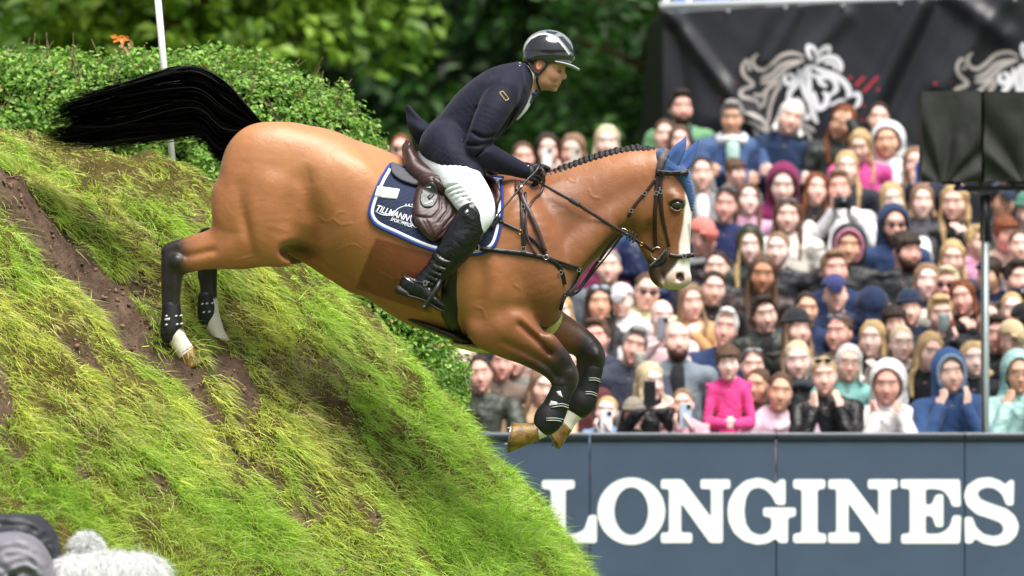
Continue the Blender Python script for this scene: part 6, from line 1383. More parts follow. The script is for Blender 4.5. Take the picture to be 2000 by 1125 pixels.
def t_body(pose):
    f = Field(LO, HI, .0092); head_sdf(f)
    f.tube([(0, .03, 1.54, .052), (0, .035, 1.44, .052), (0, .03, 1.40, .07)], .03)
    f.tube([(0, .03, 1.34, .135, .09), (0, .02, 1.15, .13, .085), (0, .02, .93, .13, .09)], .05)
    f.tube([(-.17, .02, 1.385, .05), (0, .03, 1.41, .06), (.17, .02, 1.385, .05)], .05)
    f.tube([(0, -.080, 1.615, .009, .008), (0, -.098, 1.585, .012, .011), (0, -.104, 1.570, .013, .012)], .012); f.ell((0, -.096, 1.566), (.019, .012, .009), .006)
    f.ell((0, -.088, 1.537), (.026, .010, .008), .008); f.ell((0, -.085, 1.526), (.022, .010, .008), .006); f.ell((0, -.084, 1.502), (.018, .014, .013), .014)
    f.ell((0, -.074, 1.645), (.058, .018, .014), .02)
    for s in (-1, 1):
        f.ell((s * .031, -.096, 1.612), (.018, .012, .010), .012, 'sub'); f.ell((s * .031, -.076, 1.610), (.015, .010, .010), .004); f.ell((s * .041, -.058, 1.572), (.029, .026, .028), .03)
        f.ell((s * .078, .012, 1.590), (.010, .019, .031), .006)
    for s, p in ((-1, both(pose)[0]), (1, both(pose)[1])): arm(f, p, s, -.012); arm(f, p, s, 0, True)
    V, F = f.mesh(1); x, y, z = V.T; C = np.ones((len(V), 3)); fr = (y < -.02) & (z > 1.45)
    def bl(c, m): nonlocal C; m = np.clip(m, 0, 1) * fr; C = C * (1 - m[:, None]) + np.array(c) * m[:, None]
    bl((1.0, .70, .66), .5 * np.exp(-((np.abs(x) - .042) ** 2 / 5e-4 + (z - 1.568) ** 2 / 5e-4))); bl((.95, .62, .58), .6 * np.exp(-(x ** 2 / 2e-4 + (z - 1.57) ** 2 / 1.6e-4)))
    bl((.72, .30, .30), 1.1 * np.exp(-((x / .024) ** 4 + ((z - 1.531) / .0085) ** 2)))
    bl((.22, .14, .12), 1.0 * np.exp(-(((np.abs(x) - .031) / .0125) ** 4 + ((z - 1.611) / .0055) ** 2))); bl((.42, .30, .22), .7 * np.exp(-(((np.abs(x) - .034) / .021) ** 4 + ((z - 1.635 + .15 * (np.abs(x) - .03)) / .006) ** 2)))
    bl((.45, .2, .18), .7 * np.exp(-(((np.abs(x) - .009) / .005) ** 2 + ((z - 1.560) / .004) ** 2)))
    return V, F, C
def t_top(pose, kind):
    f = Field(LO, HI, .011); e = .022 if kind != 'puffer' else .034
    f.tube([(0, .03, 1.33, .150 + e * .3, .105 + e * .4), (0, .02, 1.15, .150 + e * .5, .10 + e * .5), (0, .02, .93, .150 + e * .5, .105 + e * .5), (0, .02, .86, .15 + e * .5, .10 + e * .5)], .04)
    f.tube([(-.175, .015, 1.385, .062), (0, .035, 1.41, .075, .075), (.175, .015, 1.385, .062)], .05)
    for s, p in ((-1, both(pose)[0]), (1, both(pose)[1])): arm(f, p, s, e * .7)
    f.tube([(0, .03, 1.40, .085), (0, .03, 1.455 if kind in ('jacket', 'puffer', 'hoodie') else 1.43, .072)], .03)
    if kind == 'hoodie' : f.tube([(-.10, -.02, 1.41, .035), (-.09, .07, 1.46, .04), (0, .12, 1.47, .045), (.09, .07, 1.46, .04), (.10, -.02, 1.41, .035), (0, -.09, 1.37, .028)], .02)
    f.tube([(0, .02, 1.60, .058), (0, .02, 1.44, .056), (0, -.02, 1.40, .045)], .01, op='sub')
    f.tube([(0, -.10, 1.46, .045), (0, -.12, 1.40, .02 if kind != 'open' else .035), (0, -.14, 1.30, .004 if kind != 'open' else .03)], .01, op='sub')
    if kind in ('jacket', 'puffer', 'hoodie'): f.tube([(0, -.135, 1.36, .004), (0, -.145, 1.15, .004), (0, -.14, .9, .004)], .012, op='sub')
    if kind == 'puffer':
        for k in range(8): z = 1.36 - .062 * k; f.tube([(-.16, -.06, z, .004), (-.10, -.135, z, .005), (0, -.155, z, .005), (.10, -.135, z, .005), (.16, -.06, z, .004)], .022, op='sub')
    V, F = f.mesh(1); n = fbm(V[:, 0] * 9 + 3, V[:, 1] * 9, V[:, 2] * 7, 3) - .5; V = V + np.stack([n * .012 * np.sign(V[:, 0]), -n * .03, n * 0], 1)
    return V, F, None
def t_hair(style):
    f = Field((-.16, -.14, 1.20), (.16, .22, 1.80), .0085)
    if style in ('short', 'long', 'bob', 'tied', 'fringe', 'buzz', 'side'):
        e = {'buzz': .002, 'tied': .003, 'short': .006}.get(style, .007); f.ell((0, .018, 1.645), (.077 + e, .094 + e, .090 + e), .01)
        if style == 'short': f.ell((0, -.045, 1.715), (.058, .05, .03), .03); f.tube([(-.072, .0, 1.60, .014), (-.074, .01, 1.64, .018)], .01); f.tube([(.072, .0, 1.60, .014), (.074, .01, 1.64, .018)], .01)
        if style in ('long', 'bob', 'side'):
            zb = 1.30 if style != 'bob' else 1.49
            for s in (-1, 1):
                if style == 'side' and s < 0: continue
                f.tube([(s * .040, -.025, 1.722, .014), (s * .078, -.025, 1.66, .014), (s * .083, -.015, 1.58, .015), (s * .088, -.02, 1.52, .018), (s * .094, -.04, (1.52 + zb) / 2, .024), (s * .088, -.075, zb, .012)], .02)
            f.tube([(0, .09, 1.62, .05, .03), (0, .09, 1.52, .085, .03), (0, .09, zb, .07, .02)], .03)
        if style == 'tied': f.ell((0, .11, 1.68), (.04, .04, .04), .02)
        if style == 'fringe': f.tube([(-.05, -.075, 1.665, .018), (0, -.09, 1.672, .02), (.05, -.075, 1.665, .018)], .02); f.tube([(-.075, -.02, 1.60, .018), (-.07, -.01, 1.68, .02)], .02); f.tube([(.075, -.02, 1.60, .018), (.07, -.01, 1.68, .02)], .02)
        z0 = 1.612 if style in ('tied', 'buzz') else 1.604
        if style != 'fringe': f.ell((0, -.115, z0), (.081, .088, .110), .012, 'sub')
        else: f.ell((0, -.115, 1.555), (.062, .085, .095), .01, 'sub')
        f.ell((0, -.055, 1.53), (.062, .06, .08), .01, 'sub')
        if style in ('short', 'buzz', 'tied', 'fringe'): f.ell((0, .0, 1.50), (.14, .13, .09), .01, 'sub')
    V, F = f.mesh(1); n = fbm(V[:, 0] * 60, V[:, 1] * 40, V[:, 2] * 9, 3) - .5; V = V + (V - HC) * (n * .14)[:, None] * np.array((1, 1, .3)); return V, F, None
def t_misc(k):
    if k == 'hood':
        f = Field((-.2, -.16, 1.32), (.2, .24, 1.83), .0085); f.ell((0, .03, 1.63), (.118, .130, .138), .02); f.tube([(0, .06, 1.50, .12, .10), (0, .06, 1.42, .13, .09)], .04)
        f.ell((0, -.02, 1.60), (.092, .125, .122), .01, 'sub'); f.ell((0, -.14, 1.59), (.088, .12, .120), .012, 'sub'); f.ell((0, -.10, 1.47), (.075, .10, .07), .02, 'sub')
    elif k == 'lining':
        f = Field((-.2, -.16, 1.32), (.2, .24, 1.83), .0085); a = [(.088 * math.sin(q), -.055 - .02 * math.cos(q), 1.60 + .118 * math.cos(q), .014) for q in np.linspace(-2.6, 2.6, 14)]; f.tube(a, .01, n=3)
    elif k == 'cap':
        f = Field((-.16, -.25, 1.55), (.16, .16, 1.82), .007); f.ell((0, .015, 1.665), (.090, .106, .090), .01); f.cut(lambda X, Y, Z: Z - 1.662 + .15 * Y + 0 * X, .006); f.tube([(-.055, -.085, 1.664, .008), (0, -.135, 1.656, .009), (.055, -.085, 1.664, .008)], .02); f.tube([(0, -.09, 1.667, .007, .03), (0, -.15, 1.654, .05, .006)], .01); f.ell((0, -.115, 1.662), (.062, .05, .008), .01); f.ell((0, .015, 1.752), (.012, .012, .008), .003)
    elif k == 'beanie':
        f = Field((-.16, -.16, 1.55), (.16, .16, 1.82), .008); f.ell((0, .015, 1.665), (.094, .110, .100), .01); f.cut(lambda X, Y, Z: Z - 1.650 + .15 * Y + 0 * X, .01); f.tube([(.092 * math.cos(q), .015 + .106 * math.sin(q), 1.662, .014) for q in np.linspace(0, 6.3, 18)], .012, n=2)
    elif k in ('shades', 'topshades'):
        f = Field((-.11, -.15, 1.55), (.11, .06, 1.76), .005); z, y = (1.612, -.098) if k == 'shades' else (1.712, -.078)
        for s in (-1, 1): f.ell((s * .032, y, z), (.026, .009, .018), .002); f.tube([(s * .056, y + .008, z + .006, .004), (s * .078, 0.0, z + .002, .004)], .002)
        f.tube([(-.03, y - .004, z + .006, .004), (.03, y - .004, z + .006, .004)], .002)
    elif k == 'glasses':
        f = Field((-.11, -.15, 1.55), (.11, .06, 1.68), .004)
        for s in (-1, 1): f.tube([(s * .032 + .023 * math.cos(q), -.101, 1.611 + .017 * math.sin(q), .0032) for q in np.linspace(0, 6.3, 14)], .001, n=1); f.tube([(s * .055, -.098, 1.616, .0032), (s * .079, 0.0, 1.612, .0032)], .002)
        f.tube([(-.01, -.104, 1.615, .003), (.01, -.104, 1.615, .003)], .002)
    elif k == 'beard':
        f = Field((-.1, -.15, 1.44), (.1, .06, 1.64), .006); f.ell((0, -.045, 1.520), (.060, .060, .052), .02); f.ell((0, -.03, 1.560), (.072, .06, .05), .02); f.ell((0, -.115, 1.536), (.022, .03, .010), .006, 'sub'); f.ell((0, -.09, 1.60), (.058, .06, .045), .01, 'sub')
    elif k == 'scarf':
        f = Field((-.2, -.2, 1.34), (.2, .2, 1.54), .008); f.tube([(.085 * math.cos(q), .01 + .085 * math.sin(q), 1.445 + .01 * math.sin(3 * q), .040) for q in np.linspace(0, 6.3, 14)], .02, n=2)
    elif k == 'shirt':
        f = Field((-.2, -.24, 1.0), (.2, .2, 1.5), .009); f.tube([(0, -.075, 1.42, .045, .03), (0, -.115, 1.34, .05, .03), (0, -.135, 1.15, .035, .025)], .02); f.tube([(0, .03, 1.46, .060), (0, .03, 1.40, .08)], .02); f.tube([(0, .02, 1.56, .056), (0, .01, 1.43, .054)], .005, op='sub')
    elif k == 'vest':
        f = Field((-.24, -.2, .8), (.24, .24, 1.5), .011); f.tube([(0, .03, 1.30, .168, .135), (0, .02, 1.15, .170, .132), (0, .02, .93, .172, .135)], .03); f.tube([(-.12, .02, 1.39, .06), (0, .03, 1.42, .09), (.12, .02, 1.39, .06)], .03); f.tube([(0, .02, 1.6, .062), (0, .0, 1.42, .06), (0, -.10, 1.38, .03)], .01, op='sub')
    elif k == 'bow':
        f = Field((-.1, .0, 1.65), (.1, .2, 1.83), .006)
        for s in (-1, 1): f.ell((s * .04, .07, 1.745), (.04, .02, .025), .01, rot=s * 20)
    elif k == 'legs':
        f = Field((-.24, -.16, -.02), (.24, .2, 1.0), .018); f.tube([(0, .02, .95, .15, .10), (0, .02, .86, .15, .105)], .03)
        for s in (-1, 1): f.tube([(s * .085, .02, .86, .085), (s * .10, .0, .48, .062), (s * .105, .03, .10, .045)], .03); f.tube([(s * .11, .03, .04, .04), (s * .12, -.10, .03, .035)], .03)
    V, F = f.mesh(1); return V, F, None
_TC = {}
def tmpl(kind, fn, *a):
    key = (kind,) + a
    if key not in _TC: _TC[key] = fn(*a)
    return _TC[key]
def warp(V, yaw, pitch, tilt, hs, wd):
    V = V.astype(float).copy(); w_ = sstep(1.40, 1.50, V[:, 2]) * (1 if hs else 1); c = np.array((0, .02, 1.47))
    M = np.array((Euler((math.radians(pitch), 0, 0)).to_matrix() @ Euler((0, math.radians(tilt), 0)).to_matrix() @ Euler((0, 0, math.radians(yaw))).to_matrix()))
    R = (V - c) * hs @ M.T + c; hair = w_[:, None]
    out = V * (1 - hair) + R * hair; out[:, 0] *= wd * (1 - w_) + w_; return out

def _objmul(name, rough, spec, attr, sheen=0, wr=0, ws=6, ns=0, nsc=20, an=None):
    m = mat(name, objcol=True, rough=rough, spec=spec, sheen=sheen, wrinkle=wr, wscale=ws, noise=ns, nscale=nsc, aniso=an)
    if attr:
        t = m.node_tree; b = t.nodes['Principled BSDF']; a = t.nodes.new('ShaderNodeAttribute'); a.attribute_name = 'Col'; v = t.nodes.new('ShaderNodeVectorMath'); v.operation = 'MULTIPLY'
        s = b.inputs['Base Color'].links[0].from_socket; t.links.new(s, v.inputs[0]); t.links.new(a.outputs['Color'], v.inputs[1]); t.links.new(v.outputs[0], b.inputs['Base Color'])
    return m
SKM = _objmul('crowd_face', .62, .22, True)
CLM = _objmul('crowd_cloth', .8, .25, False, sheen=.15, wr=.03, ws=7, ns=.10, nsc=9); SHM = _objmul('crowd_nylon', .45, .4, False, wr=.04, ws=8, ns=.08, nsc=9); HRM = _objmul('crowd_hair', .5, .35, False, wr=.012, ws=10, ns=.28, nsc=26, an=(9, 9, 1)); PLM = _objmul('crowd_plastic', .15, .5, False)
SK = {'l': '#edc4b5', 'p': '#f2d2c7', 't': '#dcae94', 'm': '#c08e70', 'r': '#e7b3a5'}
HCOL = {'blonde': '#cbac7c', 'lblonde': '#d8c8a6', 'brown': '#5f4838', 'dark': '#33271f', 'lbrown': '#8d7158', 'grey': '#8e8c8a', 'white': '#dedbd6', 'red': '#7a4426', 'black': '#181516'}
def row_of(py): return max((730 - py) / 70.0, -.15)
PHONES = []
def person(px, py, k, pose, kind, tcol, hair, hcol, skin, label, yaw=0, pitch=0, tilt=0, ex='', xc=None, row=None, wd=1.0, hs=1.0):
    ex = dict((e.split('=') + [None])[:2] for e in ex.split()) if ex else {}
    r = row_of(py) if row is None else row; Y = 7.15 + .62 * r; floor = .24 * round(max(r, 0)); s = sc(Y)
    hz = 1.615; rj = np.random.default_rng(int(px * 7 + py)); yaw += rj.normal() * 6; tilt += rj.normal() * 4; pitch += rj.normal() * 3; fw = 1 + .05 * rj.normal(); k *= .985; x, z = (px - 1000) / s, CAM_Z - (py - 562.5) / s - hz * k
    P0 = Vector((x, Y, z)); R = empty('person', P0); R.scale = (k, k, k); bpy.context.view_layer.update()
    tag(R, label, 'spectator', 'spectators standing in the crowd')
    wp = lambda V: warp(V * np.array((1, 1, 1)) if False else np.where((V[:, 2] > 1.48)[:, None], V * np.array((fw, 1, 1)), V), yaw, pitch, tilt, hs, wd)
    bp = pose if pose != 'phone' else 'phone'
    def add(nm, tm, col, m, mono=False, par=R):
        V, F, C = tm; V = wp(V) if not mono else V; o = mesh_obj(nm, V, F, m, par, colors=C, keep=True); o.color = (*hexc(col), 1); return o
    add('body', tmpl('b', t_body, pose), SK[skin], SKM)
    add('top', tmpl('t', t_top, pose, 'jacket' if kind == 'nylon' else kind), tcol, SHM if kind in ('nylon', 'puffer') else CLM)
    lg = add('trousers', tmpl('legs', t_misc, 'legs'), ex.get('legs') or '#23262f', CLM, True)
    need = (z + .93 * k - floor) / k; lg.scale = (1, 1, need / .93); lg.location = (0, 0, .93 - need)
    if hair != 'none': add('hair', tmpl('h', t_hair, hair), HCOL[hcol], HRM)
    for e, c in ex.items():
        if e == 'hood': add('hood', tmpl('m', t_misc, 'hood'), c or tcol, SHM if kind in ('nylon', 'puffer') else CLM)
        elif e in ('lining', 'vest', 'cap', 'beanie', 'scarf', 'shirt', 'bow', 'beard'): add({'scarf': 'scarf', 'shirt': 'shirt'}.get(e, e), tmpl('m', t_misc, e), c or '#2a1f1a', HRM if e == 'beard' else CLM)
        elif e in ('shades', 'topshades', 'glasses'): add('sunglasses' if e != 'glasses' else 'glasses', tmpl('m', t_misc, e), c or '#15151a', PLM)
        elif e == 'mark': V, F = box(.035, .10, -.165, -.150, 1.22, 1.27); o = mesh_obj('chest_badge', V, F, CLM, R, smooth=False, keep=True); o.color = (*hexc(c), 1)
        elif e == 'stripes':
            for q in (0, .022, .044): v, f = tubes([[(-.262 - .0, -.045, 1.36 - q * .0, .006), (-.285, -.06 - q, 1.22, .006)]], 6); o = mesh_obj('sleeve_stripe', v, f, CLM, R, keep=True); o.color = (.85, .85, .85, 1)
        elif e in ('phone', 'camera', 'cup'):
            PHONES.append((e, c, P0, k, pose, label))
    return R
CROWD = [
 # back rows, against the banner
 (1329, 208, 1.0, 'down', 'jacket', '#6d9a70', 'short', 'dark', 'r', 'smiling bearded man with green sleeves under a navy vest in front of the banner edge', 0, 0, 0, 'beard=#3c2a20 vest=#232c48'),
 (1430, 226, 1.0, 'cross', 'jacket', '#48618c', 'short', 'grey', 't', 'grey haired woman in a blue jacket with white lining and folded arms', 0, 8, 0, 'shirt=#a9c9bd scarf=#e8e8ea'),
 (1533, 226, 1.0, 'cross', 'jacket', '#223352', 'bob', 'white', 'l', 'white blond woman in a navy jacket with folded arms below the horse emblem', 0, 0, 0, ''),
 (1642, 236, 1.0, 'brow', 'nylon', '#353a36', 'long', 'red', 't', 'woman with long auburn hair shading her eyes with one hand', -30, 8, 6, ''),
 (1714, 230, .97, 'down', 'jacket', '#202430', 'tied', 'dark', 'l', 'dark haired woman whose face shows between the shading hand and the white hood', 0, 0, 0, ''),
 (1736, 274, .96, 'down', 'puffer', '#e9e9ee', 'tied', 'brown', 't', 'woman in white hooded jacket just left of the black speakers', -12, 0, 0, 'hood=#e2e2e6'),
 (1682, 280, .92, 'down', 'jacket', '#e0559c', 'long', 'blonde', 'l', 'blonde girl in a bright pink jacket in the upper right crowd', -12, 14, 0, ''),
 (1652, 326, .95, 'down', 'jacket', '#2c3038', 'long', 'blonde', 'p', 'blonde woman just below the girl in the bright pink jacket', 0, 0, 0, ''),
 (1792, 318, .95, 'phone', 'jacket', '#23293a', 'long', 'lbrown', 'l', 'woman holding up a blue phone at the left edge of the black speakers', 0, 0, 0, 'phone=#2f56a0'),
 (1295, 262, .9, 'down', 'jacket', '#b6b2b0', 'tied', 'brown', 'l', 'woman with tied brown hair under the green sleeve of the bearded man', 0, 0, 0, ''),
 (1327, 274, .9, 'down', 'jacket', '#7f8286', 'long', 'brown', 'l', 'brown haired woman right behind the blue horse ears', 0, 0, 0, ''),
 (1184, 276, .98, 'down', 'jacket', '#4a4a52', 'long', 'lblonde', 'p', 'pale blonde woman above the braided mane of the horse', 0, 0, 0, ''),
 (1122, 292, .97, 'phone', 'jacket', '#5a4a44', 'long', 'lbrown', 'l', 'woman holding a pale phone up above the mane, nearer to the blonde woman', -10, 0, 0, 'phone=#d9cfc4'),
 (1068, 290, .97, 'phone', 'jacket', '#33262a', 'long', 'dark', 'l', 'woman with dark hair lifting a white phone beside the rider hands', 10, 0, 0, 'phone=#f2f2f2'),
 (1021, 306, .9, 'down', 'jacket', '#b98a92', 'tied', 'brown', 'r', 'woman in dusty pink whose head shows just behind the rider forearm', 0, 0, 0, ''),
 (781, 292, .95, 'down', 'jacket', '#3c3c40', 'buzz', 'red', 'r', 'man in dark sunglasses whose head shows left of the saddle behind the hedge', 0, 0, 0, 'shades'),
 (1371, 338, 1.0, 'down', 'open', '#8f9092', 'tied', 'dark', 'l', 'dark haired woman with white top and grey cardigan right of the blue horse ears', 0, 0, 0, 'shirt=#ecedf0'),
 (1432, 334, .78, 'down', 'jacket', '#8a8a86', 'fringe', 'brown', 'l', 'small brown haired boy looking left below the blue jacket', 48, 0, 0, ''),
 (1528, 358, 1.03, 'down', 'hoodie', '#7a2450', 'none', 'brown', 'p', 'person in a maroon hoodie with the hood up', -6, 4, 0, 'hood=#7a2450'),
 (1590, 368, .93, 'down', 'jacket', '#2a2622', 'long', 'red', 'l', 'woman with long auburn hair between the maroon hood and the man in white', 6, 0, 0, ''),
 (1640, 366, 1.02, 'phone', 'jacket', '#f0f0f2', 'short', 'lbrown', 'r', 'man in a white jacket holding a camera under his chin', 0, 0, 0, 'camera=#33343a'),
 (1747, 388, .98, 'mouth', 'jacket', '#eef0f5', 'long', 'blonde', 'p', 'blonde woman in white with one hand at her mouth left of the mast', 10, 6, -6, ''),
 (1800, 390, .95, 'down', 'jacket', '#55545c', 'bob', 'lbrown', 'p', 'light haired woman in grey right beside the blonde woman in white', 0, 0, 0, ''),
 (1868, 392, .98, 'mouth', 'nylon', '#16171a', 'long', 'blonde', 'l', 'woman with long blonde hair in a black jacket directly under the black speakers', -15, 8, 0, ''),
 (1955, 392, 1.0, 'down', 'nylon', '#2b3550', 'short', 'dark', 't', 'person in a slate blue jacket just right of the mast below the speakers', 0, 0, 0, 'cap=#39435c'),
 (2010, 412, 1.0, 'down', 'jacket', '#3f5c52', 'none', 'dark', 'l', 'person with a green beanie cut off by the right frame edge', 0, 0, 0, 'beanie=#4f8472'),
 (1415, 398, 1.0, 'down', 'jacket', '#27305a', 'tied', 'dark', 'r', 'smiling woman in a navy vest with sunglasses on her hair', -8, 0, 0, 'topshades=#3a3a40'),
 (1457, 388, .93, 'down', 'jacket', '#cfa0b8', 'long', 'brown', 'p', 'brown haired woman in pale pink beside the navy vest', 8, 0, 0, ''),
 (1238, 405, 1.0, 'down', 'jacket', '#3b5a8e', 'tied', 'brown', 'l', 'woman hidden behind the horse cheek in a blue jacket', 0, 0, 0, ''),
 (1160, 440, .95, 'down', 'jacket', '#7a2f52', 'long', 'brown', 'l', 'woman in a wine red jacket seen through the gap under the horse neck', 0, 0, 0, ''),
 # middle rows
 (1370, 462, 1.0, 'down', 'puffer', '#3a2f31', 'none', 'grey', 'r', 'man in a salmon pink cap and grey scarf in front of the horse nose', 25, 6, 0, 'cap=#e37f74 scarf=#9a9a9c'),
 (1537, 420, .98, 'down', 'puffer', '#e4ddd2', 'long', 'brown', 'l', 'smiling brown haired woman in a cream puffer jacket with sunglasses on her head', 0, 0, 0, 'topshades=#5c5e66'),
 (1465, 478, .97, 'down', 'nylon', '#38443a', 'long', 'blonde', 'p', 'woman with a dark green hood up over long blonde hair', 0, 0, 0, 'hood=#2e3831'),
 (1520, 486, .98, 'down', 'nylon', '#25272c', 'tied', 'lbrown', 'p', 'pale woman in a black jacket below the cream puffer jacket', -6, 0, 0, ''),
 (1657, 478, 1.0, 'down', 'nylon', '#26292d', 'none', 'dark', 't', 'woman in a black hood with pink lining', -8, 6, 0, 'hood=#2a2d31 lining=#c87f9c'),
 (1746, 438, 1.0, 'down', 'jacket', '#2c4268', 'none', 'dark', 'r', 'man in a navy hood and dark sunglasses beside the white jacket', 12, 0, 0, 'hood=#27395a shades beard=#5c4334'),
 (1766, 486, 1.03, 'cross', 'nylon', '#2f3133', 'fringe', 'dark', 'r', 'dark haired man in a black fleece with a red chest mark', 18, 4, 0, 'beard=#4a3328 mark=#c8323a'),
 (1858, 500, .96, 'down', 'jacket', '#3a3f4a', 'long', 'blonde', 'l', 'girl with long straight blonde hair left of the mast', 12, 10, 0, ''),
 (1903, 470, .9, 'down', 'jacket', '#e3a3c6', 'short', 'blonde', 'l', 'blond child in pink half hidden by the mast', 25, 0, 0, ''),
 (1960, 452, 1.0, 'down', 'jacket', '#cdb5a6', 'fringe', 'red', 'r', 'woman with dark red hair in a beige fleece right of the mast', 16, 6, 0, ''),
 (1487, 532, 1.03, 'down', 'nylon', '#3a2c28', 'long', 'brown', 'm', 'tanned woman in a dark brown jacket with tied brown hair', -4, 6, 0, ''),
 (1630, 524, 1.0, 'down', 'jacket', '#1f2f55', 'short', 'lbrown', 'r', 'fair haired man in navy directly behind the navy cap', 0, 0, 0, ''),
 (1635, 574, .98, 'down', 'jacket', '#233150', 'none', 'dark', 'l', 'man in a purple navy cap with a white badge', 0, 2, 0, 'cap=#3c3f72 shirt=#b9c3dc'),
 (1497, 608, 1.0, 'down', 'nylon', '#343b34', 'short', 'dark', 'l', 'short haired man in an olive black jacket above the girl in the pink jacket', 0, 4, 0, 'shirt=#1a1a1c'),
 (1169, 590, .98, 'down', 'open', '#45454c', 'long', 'dark', 't', 'tanned dark haired woman with a yellow top by the horse chest', 8, 0, 0, 'shirt=#e2bb30 topshades=#a9b4c4'),
 (1218, 586, .84, 'down', 'hoodie', '#eeeef0', 'none', 'brown', 'p', 'boy in a white cap and white shirt below the horse chin', -5, 0, 0, 'cap=#dcdce0'),
 (1258, 566, 1.0, 'down', 'jacket', '#e3e6b8', 'buzz', 'brown', 'l', 'man in reddish sunglasses and a pale yellow top below the horse mouth', 4, 0, 0, 'shades=#3a1418'),
 (1238, 505, 1.0, 'down', 'nylon', '#18274f', 'none', 'dark', 'l', 'person with a deep navy hood pulled up behind the bit of the horse', 160, 0, 0, 'hood=#16244a'),
 (1350, 586, .97, 'mouth', 'jacket', '#c79c6c', 'long', 'lbrown', 'l', 'woman in a camel coat with a fist at her mouth below the horse nose', 20, 4, 4, 'shirt=#e8e6e4'),
 (1190, 520, .95, 'down', 'jacket', '#6b7078', 'tied', 'grey', 'l', 'person in grey partly covered by the martingale straps', 0, 0, 0, ''),
 (1300, 500, .95, 'down', 'jacket', '#2b2b38', 'short', 'brown', 'l', 'person in a dark coat wholly behind the horse muzzle', 0, 0, 0, ''),
 (1808, 548, .97, 'down', 'jacket', '#2b3148', 'long', 'lbrown', 'p', 'light brown haired woman beside the blond man in dark sunglasses', 12, 0, 0, ''),
 (1850, 556, 1.0, 'down', 'jacket', '#d7d0c6', 'short', 'lblonde', 'r', 'bleached blond man in round dark sunglasses', 0, 0, 0, 'shades=#101012'),
 (1887, 578, .95, 'mouth', 'jacket', '#2b2b30', 'long', 'red', 'r', 'auburn haired woman with a hand at her face right of the blond man', -20, 0, 0, ''),
 (1836, 608, .97, 'phone', 'jacket', '#24262c', 'short', 'blonde', 'l', 'blond boy raising a pale blue cup to his face', 6, 4, 0, 'cup=#cfe4ef'),
 (1940, 534, .96, 'down', 'jacket', '#1b2340', 'fringe', 'dark', 't', 'dark haired boy looking right just beside the mast', -35, 0, 0, ''),
 (1984, 542, 1.0, 'phone', 'nylon', '#232530', 'short', 'dark', 'l', 'photographer with a large dark camera at the right frame edge', 10, 0, 0, 'camera=#2a2838'),
 (1978, 604, .96, 'mouth', 'jacket', '#2a2a2c', 'tied', 'blonde', 'p', 'pink cheeked woman touching her face beside the right frame edge', 0, 0, 0, ''),
 (1750, 628, .93, 'down', 'jacket', '#3a3a40', 'fringe', 'dark', 'l', 'boy with a smooth dark fringe above the white hood', 10, 0, 0, ''),
 (1700, 600, .95, 'down', 'jacket', '#1e2d4e', 'none', 'dark', 'l', 'person in navy with the hood up seen from behind', 170, 0, 0, 'hood=#1d2b4a'),
 (1780, 602, .92, 'down', 'jacket', '#24304a', 'none', 'dark', 'l', 'child in a dark blue beanie below the black fleece', 0, 0, 0, 'beanie=#1e2c44'),
 (1100, 605, .93, 'down', 'jacket', '#c5a6a0', 'long', 'blonde', 'p', 'blonde woman just visible behind the yellow fleece at the horse chest', 0, 0, 0, ''),
 (1292, 618, .97, 'phone', 'jacket', '#e8cdd0', 'none', 'grey', 'p', 'bald person in pale pink raising a phone above the bearded man', 10, 0, 0, 'phone=#8c9299'),
 (1555, 642, .97, 'down', 'nylon', '#2c2f2c', 'long', 'lbrown', 'l', 'woman in a black headband behind the pale blonde woman', 20, 0, 0, 'beanie=#26282c'),
 (1642, 648, 1.0, 'down', 'jacket', '#a8998a', 'tied', 'brown', 'r', 'brown haired woman in a beige jacket looking right', -28, 0, 0, 'topshades=#7f8a95'),
 (1706, 660, .97, 'mouth', 'jacket', '#2a2c30', 'long', 'blonde', 'p', 'blonde woman whose raised hand hides her chin above the white haired woman', -15, 0, 0, ''),
 (1760, 668, .92, 'down', 'jacket', '#cfc3ba', 'tied', 'lblonde', 'p', 'light blonde woman with glasses between the raised hand and the pale blue cup', 10, 0, 0, 'glasses'),
 (1975, 664, 1.0, 'down', 'jacket', '#222428', 'none', 'brown', 'l', 'man in a beige cap above the mint green hood', 12, 6, 0, 'cap=#cfb893'),
 (2000, 628, .95, 'down', 'jacket', '#1a1a1c', 'none', 'black', 'r', 'person in a black cap at the right frame edge', 0, 8, 0, 'cap=#17181a'),
 (1168, 658, 1.0, 'down', 'jacket', '#3a4358', 'short', 'brown', 'r', 'dark haired man whose face is cut by the far foreleg of the horse', -12, 0, 0, ''),
 (1413, 640, 1.06, 'down', 'jacket', '#26375e', 'short', 'white', 'r', 'broad white haired man squinting in a navy jacket', 0, 2, 0, ''),
 # front rows
 (1322, 664, 1.05, 'down', 'jacket', '#7c8791', 'none', 'dark', 'l', 'bald man with a brown beard and grey jacket', 10, -6, 0, 'beard=#4a342a shirt=#1c1e24'),
 (1229, 672, 1.03, 'phone1', 'jacket', '#3f4452', 'short', 'grey', 'r', 'smiling grey haired man holding a white paper cup', 0, 0, 0, 'cup=#eceae6'),
 (943, 728, 1.0, 'lean', 'puffer', '#3c4138', 'tied', 'dark', 'r', 'dark haired woman in an olive puffer jacket leaning at the left end of the board', -6, 4, 0, ''),
 (980, 706, .95, 'down', 'jacket', '#7a6a60', 'tied', 'brown', 'r', 'man partly behind the olive puffer jacket and the horse forearm', 0, 0, 0, ''),
 (905, 700, .92, 'down', 'jacket', '#2a3c66', 'long', 'lblonde', 'p', 'blonde person in navy at the far left of the crowd beside the bank', 0, 0, 0, ''),
 (1052, 752, .98, 'mouth', 'jacket', '#d9b896', 'long', 'lbrown', 'l', 'woman in a pale tan coat with a cream bow and a hand at her mouth', 14, 4, 0, 'bow=#d8bf8a', None, 0),
